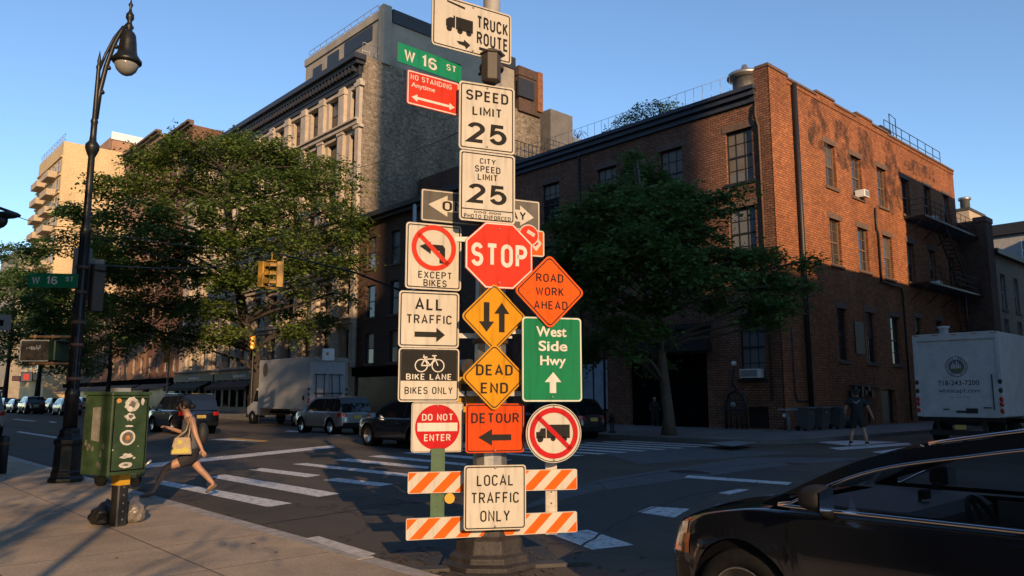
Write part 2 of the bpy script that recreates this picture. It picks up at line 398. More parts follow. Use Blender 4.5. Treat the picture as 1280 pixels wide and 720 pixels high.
M_BRICK_G = brick_mat('grey_brick', (0.30, 0.245, 0.175), (0.19, 0.15, 0.108), (0.16, 0.135, 0.105), stain=0.6, sscale=0.16, bw=.45, bh=.16, msize=.024, mott=(.55, 1.35), bumpd=.02)
M_BRICK_O = brick_mat('orange_brick', (0.42, 0.22, 0.12), (0.35, 0.18, 0.10), (0.3, 0.22, 0.16), stain=0.25)
M_BRICK_Y = brick_mat('yellow_brick', (0.62, 0.44, 0.22), (0.58, 0.41, 0.21), (0.55, 0.42, 0.25), stain=0.12)
M_STAIN = brick_mat('sooty_brick', (0.10, 0.062, 0.048), (0.07, 0.046, 0.038), (0.06, 0.042, 0.035), stain=0.3)
def ragged(m):
    n, l = m.node_tree.nodes, m.node_tree.links; tc = n.new('ShaderNodeTexCoord'); nz = n.new('ShaderNodeTexNoise'); nz.inputs['Scale'].default_value = 1.6; nz.inputs['Detail'].default_value = 10; nz.inputs['Roughness'].default_value = .72
    l.new(tc.outputs['Object'], nz.inputs['Vector']); r = n.new('ShaderNodeMapRange'); r.inputs[1].default_value = .42; r.inputs[2].default_value = .66; r.inputs[4].default_value = .85; l.new(nz.outputs['Fac'], r.inputs[0])
    l.new(r.outputs[0], n['Principled BSDF'].inputs['Alpha'])
ragged(M_STAIN)
M_LIME = mat('limestone', (0.42, 0.35, 0.27), 0.85, var=0.22, scale=1.2, bump=0.25, bscale=20)
M_STUCCO = mat('grey_stucco', (0.29, 0.25, 0.195), 0.9, var=0.25, scale=0.5, bump=0.2)
M_BEIGE = mat('beige_stucco', (0.42, 0.33, 0.22), 0.9, var=0.18, scale=0.5)
M_CORN = mat('cornice_paint', (0.035, 0.042, 0.055), 0.5, var=0.3, scale=3)
M_CORN_D = mat('cornice_black', (0.022, 0.021, 0.022), 0.5, var=0.3, scale=3)
M_STONE_D = mat('brown_stone', (0.13, 0.085, 0.062), 0.85, var=0.3, scale=4, bump=0.2)
M_ROOF = mat('roof_tar', (0.05, 0.05, 0.05), 0.9, var=0.3)
M_FRAME = mat('window_frame_dark', (0.02, 0.022, 0.026), 0.5)
M_FRAME_W = mat('window_frame_pale', (0.35, 0.33, 0.30), 0.6)
M_FRAME_B = mat('window_frame_brown', (0.16, 0.105, 0.07), 0.6)
M_PANE = mat('window_glass', (0.012, 0.016, 0.022), 0.04, spec=0.9, bump=0.06, bscale=1.2)
M_PANE_B = mat('window_glass_with_blind', (0.16, 0.17, 0.18), 0.06, spec=0.9, bump=0.06, bscale=1.3)
M_PANE_D = mat('window_glass_dim', (0.045, 0.04, 0.036), 0.12, spec=0.7, bump=0.08, bscale=1.7)
M_IRON = mat('black_iron', (0.016, 0.016, 0.017), 0.5, var=0.3, scale=9)
M_RUST = mat('rusty_iron', (0.10, 0.055, 0.035), 0.7, var=0.45, scale=8)
M_GALV = mat('galvanised_steel', (0.36, 0.35, 0.33), 0.42, metal=0.75, var=0.25, scale=6, bump=0.1)
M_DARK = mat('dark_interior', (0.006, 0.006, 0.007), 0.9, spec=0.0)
M_SHOP = mat('shop_glass', (.010, .010, .010), .25, spec=.15, var=.6, scale=.5)
M_WHITE = mat('white_paint', (0.72, 0.72, 0.70), 0.5, var=0.1, scale=5)
M_GREYP = mat('grey_paint', (0.22, 0.23, 0.24), 0.55, var=0.15, scale=4)

# ------------------------------------------------------------------ ground, road, pavements
def structure(o): o['kind'] = 'structure'; return o
b = MB(); b.add([(-1500, -1500, 0), (1500, -1500, 0), (1500, 1500, 0), (-1500, 1500, 0)], [(0, 1, 2, 3)])
structure(b.build('road', M_ASPH))
NEAR_KERB, FAR_KERB, WALL_X, SIDE_Y = 4.47, 24.5, 34.0, 18.3
b = MB(); b.box(-70, NEAR_KERB - 0.2, -200, 420, -0.2, 0.04); structure(b.build('near_sidewalk', M_WALK))
b = MB()
y = -60.0; rk = random.Random(3)
while y < 300:
    L = 1.9 + rk.random() * 0.5
    b.box(NEAR_KERB - 0.195, NEAR_KERB + rk.uniform(-.006, .006), y, y + L - 0.012, -0.2, 0.04 + rk.uniform(-0.003, 0.003)); y += L
structure(b.build('kerb', M_KERB))
# far pavement turns the corner into the side street
arc = [(FAR_KERB + 3 - 3 * math.cos(rad(a)), 13.8 + 3 - 3 * math.sin(rad(a))) for a in range(0, 91, 10)]
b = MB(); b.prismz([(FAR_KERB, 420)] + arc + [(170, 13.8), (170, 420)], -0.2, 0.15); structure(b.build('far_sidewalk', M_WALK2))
b = MB()
kp = [(FAR_KERB, y) for y in range(300, 16, -4)] + arc + [(x, 13.8) for x in range(30, 120, 4)]
for p, q in zip(kp, kp[1:]):
    d = Vector((q[0] - p[0], q[1] - p[1])); 
    if d.length < 0.01: continue
    n_ = Vector((-d.y, d.x)).normalized() * 0.16
    b.prismz([(p[0] - n_.x * .06, p[1] - n_.y * .06), (q[0] - n_.x * .06, q[1] - n_.y * .06), (q[0] + n_.x, q[1] + n_.y), (p[0] + n_.x, p[1] + n_.y)], -0.1, 0.156)
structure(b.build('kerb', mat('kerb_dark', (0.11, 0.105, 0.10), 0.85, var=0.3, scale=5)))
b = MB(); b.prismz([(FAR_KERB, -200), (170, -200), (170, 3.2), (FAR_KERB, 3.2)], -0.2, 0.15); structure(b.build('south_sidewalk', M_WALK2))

# road markings: worn white bars, each a thin sheet on the road
def marking(px, z=0.004, m=M_PAINT, name='road_marking'):
    P = [ground(x, y, z) for x, y in px]
    return MB().add(P, [list(range(len(P)))]), name, m
MARK = [[(191, 603.6), (206, 601), (365, 629), (335, 633.6)], [(260, 596), (281, 593), (426, 617), (398, 621)],
        [(311, 587), (328, 585), (401, 593.8), (384, 596.6)], [(403, 600), (422, 597.5), (493, 605), (473.5, 607.8)],
        [(365, 580), (382, 578.8), (512, 592.4), (508, 596)], [(415, 575), (436, 573), (537, 583.4), (534, 586)],
        [(459, 570.3), (478, 569), (583, 579.5), (581, 582)], [(502, 566), (520, 565), (640, 574.5), (630, 577)],
        [(180, 580), (416, 556.5), (419, 559.5), (180, 585)],
        [(690, 668), (735, 662), (792, 681), (740, 687)], [(797, 640), (815, 633), (862, 636), (843, 647)],
        [(897, 616), (925, 611), (937, 612), (912, 618)], [(855, 597), (860, 594), (990, 603), (985, 606)],
        [(1015, 552), (1068, 550.5), (1125, 552.5), (1060, 557)], [(1035, 559.8), (1135, 553.2), (1140, 556), (1050, 562.5)], [(1090, 565), (1140, 558), (1160, 559), (1110, 567.5)],
        [(20, 540), (24, 539), (78, 547), (74, 548.5)], [(14, 524), (20, 523.5), (46, 526.3), (42, 527)], [(355, 539), (362, 538), (431, 543), (424, 544.5)],
        [(60, 527), (66, 526.5), (72, 528), (66, 528.8)], [(262, 549.5), (290, 548), (336, 551), (330, 552.3)]]
mb = MB()
for p in MARK:
    P = [ground(x, y, 0.004) for x, y in p]; mb.add(P, [(0, 1, 2, 3)])
for k in range(9):                       # the crossing carries on to the far kerb
    X = 15.4 + k * 0.98
    mb.add([(X, 15.2, .004), (X + .42, 15.2, .004), (X + .42, 19.4, .004), (X, 19.4, .004)], [(0, 1, 2, 3)])
structure(mb.build('road_markings', M_PAINT))
mb = MB()
for p in [[(281, 548.2), (289, 547.3), (336, 551), (330, 552.3)]]:
    mb.add([ground(x, y, 0.008) for x, y in p], [(0, 1, 2, 3)])
structure(mb.build('yellow_lane_mark', mat('yellow_paint', (0.42, 0.25, 0.05), 0.7, var=0.3)))
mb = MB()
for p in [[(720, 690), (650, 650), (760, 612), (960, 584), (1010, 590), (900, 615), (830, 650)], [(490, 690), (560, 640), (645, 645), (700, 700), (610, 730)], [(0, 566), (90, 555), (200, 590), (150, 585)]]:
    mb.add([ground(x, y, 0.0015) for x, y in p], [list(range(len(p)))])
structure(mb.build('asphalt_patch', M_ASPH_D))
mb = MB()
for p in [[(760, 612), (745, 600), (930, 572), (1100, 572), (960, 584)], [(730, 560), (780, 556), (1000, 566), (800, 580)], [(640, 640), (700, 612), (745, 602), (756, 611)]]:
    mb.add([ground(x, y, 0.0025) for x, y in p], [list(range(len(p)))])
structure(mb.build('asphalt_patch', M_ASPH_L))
mb = MB()
mb.add([ground(x, y, 0.046) for x, y in [(381, 673), (398, 670), (470, 692), (455, 698)]], [(0, 1, 2, 3)])
structure(mb.build('kerb_paint', mat('kerb_white', (0.45, 0.43, 0.40), 0.8, var=0.35, scale=12)))
mb = MB()
for p in [[(886, 553.5), (920, 551), (945, 553), (916, 558)]]: mb.add([ground(x, y, 0.158) for x, y in p], [(0, 1, 2, 3)])
structure(mb.build('tactile_ramp', M_GREYP))
# drain cover
g = MB(); g.lathe([(0.0, 0.006), (0.33, 0.006), (0.36, 0.0)], n=28); c_ = ground(1000, 580); g.build('manhole_cover', M_IRON, None, (c_.x, c_.y, 0.0))['kind'] = 'structure'

# ------------------------------------------------------------------ buildings
def cells(mb, P, u0, u1, z0, z1, ops, depth=0.22, mi=0, mreveal=None):
    """a wall rectangle with openings left out and their reveals added; ops = list of (u0,u1,z0,z1)"""
    us = sorted({u0, u1, *[min(max(v, u0), u1) for o in ops for v in o[:2]]}); zs = sorted({z0, z1, *[min(max(v, z0), z1) for o in ops for v in o[2:4]]})
    for a, c in zip(us, us[1:]):
        for d, e in zip(zs, zs[1:]):
            mu, mz = (a + c) / 2, (d + e) / 2
            if any(o[0] < mu < o[1] and o[2] < mz < o[3] for o in ops): continue
            mb.quad(P(a, d, 0), P(c, d, 0), P(c, e, 0), P(a, e, 0), mi)
    r = mi if mreveal is None else mreveal
    for o in ops:
        a, c, d, e = o[:4]
        mb.quad(P(a, d, 0), P(a, d, depth), P(a, e, depth), P(a, e, 0), r); mb.quad(P(c, d, 0), P(c, e, 0), P(c, e, depth), P(c, d, depth), r)
        mb.quad(P(a, e, 0), P(a, e, depth), P(c, e, depth), P(c, e, 0), r); mb.quad(P(a, d, 0), P(c, d, 0), P(c, d, depth), P(a, d, depth), r)
rb_ = random.Random(4)
BLINDS = [mat('blind_cream', (.16, .14, .11), .35, var=.25, scale=2, spec=.6), mat('blind_grey', (.09, .095, .10), .3, var=.25, scale=2, spec=.6), mat('curtain_brown', (.10, .065, .045), .4, var=.4, scale=3, spec=.5)]
WM = {}
def window(parent, face, pos, u, z0, wd, ht, cols=3, rows=4, fm=M_FRAME, pm=M_PANE, sill=None, depth=0.22, sash=True, back=False):
    """one window (sash frame with glazing bars > pane, sill); face 'X' looks to -X, 'Y' looks to -Y"""
    key = (round(wd, 2), round(ht, 2), cols, rows, fm.name, depth, sash)
    if key not in WM:
        f = MB(); t = 0.07
        f.box(-wd / 2, -wd / 2 + t, -0.06, 0.05, 0, ht); f.box(wd / 2 - t, wd / 2, -0.06, 0.05, 0, ht)
        f.box(-wd / 2 + t, wd / 2 - t, -0.06, 0.05, 0, t); f.box(-wd / 2 + t, wd / 2 - t, -0.06, 0.05, ht - t, ht)
        if sash: f.box(-wd / 2 + t, wd / 2 - t, -0.05, 0.045, ht * .5 - .04, ht * .5 + .04)
        for i in range(1, cols): x = -wd / 2 + wd * i / cols; f.box(x - .018, x + .018, -0.03, 0.03, t, ht - t)
        for j in range(1, rows):
            if sash and j * 2 == rows: continue
            z = ht * j / rows; f.box(-wd / 2 + t, wd / 2 - t, -0.028, 0.028, z - .018, z + .018)
        p = MB(); p.quad((-wd / 2 + .03, .005, .03), (wd / 2 - .03, .005, .03), (wd / 2 - .03, .005, ht - .03), (-wd / 2 + .03, .005, ht - .03))
        WM[key] = (f.mesh('window', fm), {})
        WM[key] = (WM[key][0], p)
    fme, pmb = WM[key]
    pk = key + (pm.name,)
    if pk not in WM: WM[pk] = pmb.mesh('pane', pm)
    if face == 'X': loc, rz = (pos + depth, u, z0), -math.pi / 2
    else: loc, rz = (u, pos + depth, z0), 0
    o = link('window', fme, parent, loc, (0, 0, rz)); link('pane', WM[pk], o)
    if rb_.random() < .42 and ht > 1.6:
        bm_ = rb_.choice(BLINDS); fr_ = rb_.choice([.35, .5, .5, .8]); bk = ('blind', key, fr_, bm_.name)
        if bk not in WM: WM[bk] = MB().quad((-wd / 2 + .075, -.002, ht * (1 - fr_)), (wd / 2 - .075, -.002, ht * (1 - fr_)), (wd / 2 - .075, -.002, ht - .075), (-wd / 2 + .075, -.002, ht - .075)).mesh('blind', bm_)
        link('blind', WM[bk], o)
    if sill:
        sk = ('sill', round(wd, 2), sill.name, depth)
        if sk not in WM: WM[sk] = MB().box(-wd / 2 - .14, wd / 2 + .14, -depth - .09, -0.03, -.16, -.002).mesh('sill', sill)
        link('sill', WM[sk], o)
    return o
def lintel(mb, face, pos, u, z, wd, h=0.32, proud=0.025, mi=0):
    if face == 'X': mb.box(pos - proud, pos + .1, u - wd / 2 - .2, u + wd / 2 + .2, z, z + h, mi)
    else: mb.box(u - wd / 2 - .2, u + wd / 2 + .2, pos - proud, pos + .1, z, z + h, mi)
def PX(X): return lambda u, z, d: (X + d, u, z)
def PY(Y): return lambda u, z, d: (u, Y + d, z)
rw = random.Random(11)
def anypane(): return rw.choice([M_PANE, M_PANE, M_PANE_D, M_PANE_B])

# ---- corner brick building
BB = thing('brick_building', 'four storey red brick corner building with sunlit side wall and dark cornice', 'building', (0, 0, 0))
mb = MB()
lw = [(u, z0, z1, wd) for u in (20.0, 24.2, 28.8, 33.45) for z0, z1, wd in ((12.45, 15.2, 1.5), (8.5, 11.15, 1.5))] + [(19.75, 2.55, 5.65, 1.35)]
lops = [(u - wd / 2, u + wd / 2, a, c) for u, a, c, wd in lw] + [(22.35, 27.4, 0.15, 3.95), (29.0, 33.6, 0.9, 3.95), (18.75, 20.2, 0.2, 1.2)]
cells(mb, PX(WALL_X), 18.3, 37.0, 0.0, 16.4, lops, 0.25, 1)
for u, a, c, wd in lw: lintel(mb, 'X', WALL_X, u, c, wd, 0.34, mi=2)
TOPW = 17.72
rt = [(40.55, 13.05, 15.5, 1.3), (43.85, 13.05, 15.5, 1.4), (47.4, 13.1, 15.55, 1.35), (51.1, 13.2, 15.6, 1.3), (54.9, 13.25, 15.8, 1.2), (58.5, 13.3, 15.85, 1.25),
      (40.65, 8.75, 11.28, 1.3), (44.15, 8.8, 11.3, 1.4), (47.6, 8.75, 11.33, 1.35), (51.2, 8.85, 11.4, 1.25), (54.9, 8.85, 11.4, 1.2), (58.5, 8.9, 11.4, 1.2),
      (40.85, 3.6, 6.4, 1.15), (44.4, 3.6, 6.45, 1.3), (47.9, 3.6, 6.45, 1.4), (51.6, 5.0, 6.65, 1.2), (55.2, 5.15, 6.7, 1.15)]
rops = [(u - wd / 2, u + wd / 2, a, c) for u, a, c, wd in rt] + [(45.2, 47.2, 0.2, 2.1)]
cells(mb, PY(SIDE_Y), 34.0, 60.4, 0.0, TOPW, rops, 0.25, 0)
for u, a, c, wd in rt: lintel(mb, 'Y', SIDE_Y, u, c, wd, 0.3, mi=2)
mb.quad((60.4, 18.3, 0), (60.4, 37, 0), (60.4, 37, TOPW), (60.4, 18.3, TOPW), 0)
mb.quad((34, 37, 0), (60.4, 37, 0), (60.4, 37, 16.4), (34, 37, 16.4), 1)
mb.quad((34, 18.3, TOPW), (34, 18.75, TOPW), (34, 18.75, 16.4), (34, 18.3, 16.4), 1)
# corner pilaster and stepped parapet
mb.box(33.94, 35.9, 18.2, 18.31, 0, 18.05, 0); mb.box(33.93, 34.02, 18.2, 19.0, 0, 18.05, 1)
for x0, x1, h in ((35.9, 39.2, 17.95), (39.2, 41.4, 18.15), (41.4, 44.2, 17.98), (44.2, 46.4, 18.2), (46.4, 48.7, 18.05), (48.7, 60.4, 17.95)):
    mb.box(x0, x1, 18.26, 18.6, TOPW, h, 0); mb.box(x0 - .04, x1 - .02, 18.2, 18.64, h, h + .12, 2)
mb.box(33.9, 35.95, 18.15, 18.9, 18.05, 18.2, 2)
mb.build('wall', [M_BRICK, M_BRICK_L, M_STONE_D], BB)
MB().box(34.1, 60.3, 18.45, 36.95, 16.3, 16.45).build('roof', M_ROOF, BB)
mb = MB()                                  # cornice on the avenue side
mb.box(33.86, 34.1, 18.95, 37.0, 16.4, 16.72); mb.box(33.68, 34.1, 18.9, 37.0, 16.72, 17.0); mb.box(33.55, 34.1, 18.85, 37.02, 17.0, 17.2)
mb.build('cornice', M_CORN, BB)
for u, a, c, wd in lw: window(BB, 'X', WALL_X, u, a, wd, c - a, 3, 4, M_FRAME, rw.choice([M_PANE, M_PANE_B]), M_CORN_D, 0.2)
for i, (u, a, c, wd) in enumerate(rt): window(BB, 'Y', SIDE_Y, u, a, wd, c - a, 2 if wd < 1.33 else 3, 4, M_FRAME_B if a > 8 else M_FRAME, rw.choice([M_PANE_D, M_PANE_D, M_PANE]), M_STONE_D, 0.22)
for x0, x1, z0, z1 in ((38.0, 40.6, 14.9, 17.7), (41.2, 43.2, 14.2, 17.5), (44.0, 46.6, 15.0, 17.6), (47.8, 50.4, 12.6, 17.6), (51.2, 57.0, 16.2, 17.4)):
    m_ = MB(); rr = random.Random(int(x0 * 10)); N = 26
    P = []
    for k in range(N):
        t = 2 * math.pi * k / N; e = 0.72 + 0.38 * rr.random()
        P.append(((x0 + x1) / 2 + (x1 - x0) / 2 * e * (abs(math.cos(t)) ** .6) * (1 if math.cos(t) > 0 else -1), (z0 + z1) / 2 + (z1 - z0) / 2 * e * (abs(math.sin(t)) ** .6) * (1 if math.sin(t) > 0 else -1)))
    if x0 < 47: P2 = P
    m_.add([(x, 18.294, min(z, 17.7)) for x, z in P], [list(range(N))]); m_.build('painted_out_lettering', M_STAIN, BB)
# cellar hatch, service door, garage opening, shop window
MB().box(34.22, 34.3, 18.75, 20.2, 0.2, 1.2).build('cellar_shutter', M_IRON, BB)
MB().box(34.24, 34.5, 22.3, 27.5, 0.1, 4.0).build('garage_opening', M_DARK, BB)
mb = MB(); mb.box(33.4, 34.2, 22.0, 27.8, 4.02, 4.35); mb.box(33.75, 34.0, 22.1, 27.7, 4.35, 5.2); mb.box(33.55, 34.2, 22.0, 27.8, 5.2, 5.45); mb.build('door_canopy', M_CORN_D, BB)
MB().box(45.2, 47.2, 18.5, 18.55, 0.15, 2.1).build('service_hatch', M_IRON, BB)
mb = MB(); mb.box(34.2, 34.26, 29.0, 33.6, 0.9, 3.95); s_ = mb.build('shop_window', M_PANE, BB)
for u0, u1 in ((29.05, 30.15), (30.3, 31.4), (31.6, 33.5)): MB().box(34.17, 34.196, u0, u1, 1.0, 3.85).build('paper_poster', mat('poster_paper', (0.34, 0.42, 0.50), 0.8, var=0.25, scale=2.2), s_)
def drain(parent, pts, r=0.09, m=M_RUST): return MB().tube(pts, r, 8).build('drainpipe', m, parent)
drain(BB, [(36.45, 18.1, 17.8), (36.45, 18.1, 0.2)], 0.13, M_IRON)
drain(BB, [(33.86, 18.9, 16.3), (33.8, 18.9, 15.6), (33.88, 18.8, 15.0), (33.88, 18.75, 1.5)], 0.055)
drain(BB, [(45.9, 18.2, 12.8), (45.9, 18.2, 11.5), (46.1, 18.2, 11.3), (46.1, 18.2, 8.4), (48.9, 18.18, 8.3), (49.1, 18.18, 7.8), (49.1, 18.18, 0.3)], 0.06, M_IRON)
drain(BB, [(35.0, 18.18, 5.0), (35.0, 18.18, 1.9), (35.2, 18.18, 1.5), (36.3, 18.18, 1.5)], 0.05, M_IRON)
drain(BB, [(33.9, 30.9, 16.4), (33.9, 30.9, 0.3)], 0.08, M_IRON)
mb = MB(); mb.box(42.2, 43.3, 18.24, 18.3, 4.0, 5.8); mb.build('blocked_vent', M_IRON, BB)
mb = MB()
for k in range(7): mb.box(41.0 + k * .42, 41.25 + k * .42, 18.1, 18.3, 1.7 + .15 * (k % 3), 2.05 + .2 * (k % 2))
mb.tube([(41.0, 18.2, 2.3), (45.0, 18.2, 2.25)], .04, 6); mb.tube([(41.6, 18.2, 1.7), (41.6, 18.2, .3)], .04, 6); mb.tube([(43.2, 18.2, 1.7), (43.2, 18.2, .3)], .05, 6)
mb.build('utility_meters', M_IRON, BB)
mb = MB(); mb.lathe([(0.62, 0), (0.66, 0.4), (0.66, 1.5), (0.95, 1.55), (0.9, 1.75), (0.25, 2.0), (0.12, 2.3), (0, 2.3)], (35.6, 20.4, 17.0), 22)
tank = mb.build('roof_ventilator', M_GALV, BB)
def railing(name, parent, pts, h=1.0, step=1.0, m=M_IRON, r=0.02, mids=1):
    mb = MB()
    for p, q in zip(pts, pts[1:]):
        p = Vector(p); q = Vector(q); n = max(1, int(round((q - p).length / step)))
        for k in range(n + 1):
            s = p.lerp(q, k / n); mb.tube([s, s + Vector((0, 0, h))], r, 5)
        for j in range(mids + 1):
            dz = Vector((0, 0, h * (1 - j / (mids + 1)))); mb.tube([p + dz, q + dz], r, 5)
    return mb.build(name, m, parent)
railing('roof_railing', BB, [(34.2, 20.5, 17.2), (34.2, 37, 17.2)], 1.1, 0.55, M_GALV, 0.012, 0)
railing('roof_railing', BB, [(48.9, 18.5, 18.0), (58.6, 18.5, 18.0)], 1.1, 1.3, M_IRON, 0.025, 1)
mb = MB(); mb.box(49.2, 50.8, 18.8, 20, 18.0, 18.9); mb.tube([(50.6, 18.8, 18), (50.6, 18.8, 20.0), (51.6, 18.8, 19.9), (51.6, 18.8, 18)], .03, 6); mb.build('roof_hatch', M_IRON, BB)
# fire escape
FE = thing('fire_escape', 'black iron fire escape with two balconies and a stair on the brick side wall', 'fire escape', (56, 18.3, 8))
FEo = Vector((56, 18.3, 8)); 
def fe(name, mb, m=M_IRON):
    mb.v = [tuple(Vector(p) - FEo) for p in mb.v]; return mb.build(name, m, FE)
for zz in (12.95, 8.75):
    mb = MB(); mb.box(50.4, 61.8, 17.0, 17.06, zz - .12, zz); mb.box(50.4, 61.8, 18.2, 18.26, zz - .12, zz)
    for k in range(58): x = 50.4 + k * .197; mb.box(x, x + .06, 17.06, 18.2, zz - .05, zz)
    for k in range(5): x = 50.6 + k * 2.7; mb.tube([(x, 18.28, zz - 1.1), (x, 17.1, zz - .1)], .03, 5)
    fe('platform', mb)
    mb = MB()
    for (p, q) in (((50.42, 18.25), (50.42, 17.03)), ((50.42, 17.03), (61.78, 17.03)), ((61.78, 17.03), (61.78, 18.25))):
        L = math.dist(p, q); n = max(1, int(L / .9))
        for k in range(n + 1): x = p[0] + (q[0] - p[0]) * k / n; y = p[1] + (q[1] - p[1]) * k / n; mb.tube([(x, y, zz), (x, y, zz + 1.05)], .016, 5)
        for h in (.35, .7, 1.05): mb.tube([(*p, zz + h), (*q, zz + h)], .018, 5)
    fe('guard_rail', mb)
mb = MB()
for s in (17.25, 17.85):
    mb.tube([(54.6, s, 12.9), (58.6, s, 8.8)], .05, 6)
    mb.tube([(54.6, s, 13.8), (58.6, s, 9.7)], .018, 5)
for k in range(16): t = (k + .5) / 16; x = 54.6 + 4 * t; z = 12.9 - 4.1 * t; mb.box(x - .12, x + .12, 17.25, 17.85, z - .02, z + .02)
fe('stair', mb)
mb = MB()
for s in (17.3, 17.75): mb.tube([(57.6, s, 8.7), (57.6, s, 5.6)], .03, 5)
for k in range(10): mb.tube([(57.6, 17.3, 8.5 - k * .3), (57.6, 17.75, 8.5 - k * .3)], .015, 5)
fe('drop_ladder', mb)
# air conditioners
def aircon(loc, rz, label, wd=.62):
    t = thing('air_conditioner', label, 'air conditioner', loc, rz, 'window air conditioners')
    mb = MB(); mb.bbox(-wd / 2, wd / 2, -.42, .15, 0, .42, .02); mb.build('casing', M_WHITE, t)
    mb = MB(); mb.box(-wd / 2 + .05, wd / 2 - .05, -.427, -.418, .05, .37); 
    mb.build('grille', M_GREYP, t); return t
aircon((44.1, 18.3, 13.08), 0, 'white air conditioner in a top floor window of the sunlit brick wall')
aircon((55.0, 18.3, 13.28), 0, 'white air conditioner above the upper fire escape balcony')
aircon((54.9, 18.3, 8.88), 0, 'white air conditioner above the lower fire escape balcony')
t = aircon((34.0, 19.75, 2.6), -math.pi / 2, 'large pale air conditioner in the tall ground floor window on the avenue side', 1.0)

# ---- brown neighbour with a cornice
NB = thing('brown_building', 'low brown brick building with dark cornice beside the brick corner building', 'building')
mb = MB(); nops = [(u - .7, u + .7, z, z + 2.7) for u in (39.5, 43.3, 47.2, 51.1, 54.6) for z in (12.3, 8.2)] + [(u - .7, u + .7, 4.4, 6.9) for u in (47.2, 51.1, 54.6)]
cells(mb, PX(34.06), 37.02, 56.5, 0, 16.2, nops, .25)
mb.quad((34.06, 56.5, 0), (60, 56.5, 0), (60, 56.5, 16.2), (34.06, 56.5, 16.2)); mb.build('wall', M_BRICK_N, NB)
MB().box(34.1, 60, 37.05, 56.5, 16.0, 16.2).build('roof', M_ROOF, NB)
mb = MB(); mb.box(33.6, 34.2, 37.05, 56.5, 16.2, 16.5); mb.box(33.3, 34.2, 37.05, 56.55, 16.5, 16.9); mb.build('cornice', M_CORN_D, NB)
for o in nops: window(NB, 'X', 34.06, (o[0] + o[1]) / 2, o[2], 1.4, o[3] - o[2], 1, 2, M_FRAME, anypane(), M_STONE_D)
mb = MB(); mb.box(33.5, 34.05, 37.2, 56.3, 3.4, 4.1); mb.build('shop_fascia', M_DARK, NB)
mb = MB(); mb.box(34.0, 34.05, 38, 56, 0.3, 3.3); mb.build('shop_front', M_SHOP, NB)

# ---- tall limestone building with blank party wall
TB = thing('stone_building', 'tall limestone loft building with black cornice and grey blank party wall', 'building')
ty = [58.2] + [61.7 + 3.55 * k for k in range(10)]
rows = [(26.3, 29.1), (21.9, 24.9), (17.5, 20.5), (13.1, 16.1), (8.7, 11.7), (4.9, 7.5)]
mb = MB(); tops = [(u - (.45 if i == 0 else .82), u + (.45 if i == 0 else .82), a, c) for i, u in enumerate(ty) for a, c in rows] + [(u - 1.2, u + 1.2, .4, 3.6) for u in ty[1:]]
cells(mb, PX(34.0), 56.6, 98.0, 0, 30.2, tops, .45, 0)
for i, u in enumerate([56.9, 59.75] + [63.47 + 3.55 * k for k in range(10)]):           # pilasters
    mb.box(33.66, 34.02, u - (.3 if i == 0 else .48), u + (.3 if i == 0 else .48), 4.6, 29.6, 0)
    mb.box(33.58, 34.02, u - .56, u + .56, 28.9, 29.3, 0); mb.box(33.58, 34.02, u - .56, u + .56, 25.1, 25.35, 0)
for z in (25.4, 16.6, 12.2, 7.9, 4.2): mb.box(33.5, 34.03, 56.62, 98, z, z + .38, 0); mb.box(33.3, 34.02, 56.62, 98, z + .38, z + .52, 0)
for i, u in enumerate(ty):
    if i: 
        for a, c in rows: mb.box(33.8, 34.01, u - 1.05, u + 1.05, c + .05, c + .3, 0)
mb.build('wall', [M_LIME], TB)
mb = MB(); mb.quad((34, 56.6, 0), (56, 56.6, 0), (56, 56.6, 31.5), (34, 56.6, 31.5)); mb.quad((56, 56.6, 0), (56, 98, 0), (56, 98, 31.5), (56, 56.6, 31.5)); mb.quad((34, 98, 0), (56, 98, 0), (56, 98, 31.5), (34, 98, 31.5))
mb.box(34.0, 56, 56.6, 56.95, 31.5, 31.75); mb.build('party_wall', M_BRICK_G, TB)
MB().box(34, 56, 56.7, 98, 31.2, 31.45).build('roof', M_ROOF, TB)
mb = MB()
for d, z0, z1 in ((.25, 29.6, 30.0), (.35, 30.0, 30.9), (.8, 30.9, 31.25), (1.15, 31.25, 31.75)): mb.box(34 - d, 34.1, 57.0 - d * .6, 98.0, z0, z1)
for k in range(68): y = 57.2 + k * .6; mb.box(33.25, 33.7, y, y + .26, 30.35, 30.9)
mb.build('cornice', M_CORN_D, TB)
for i, u in enumerate(ty):
    for a, c in rows: window(TB, 'X', 34.0, u, a, .9 if i == 0 else 1.64, c - a, 1, 2, M_FRAME, anypane(), M_LIME, .4)
for u in ty[1:]: MB().box(34.3, 34.34, u - 1.2, u + 1.2, .4, 3.6).build('shop_front', M_SHOP, TB)
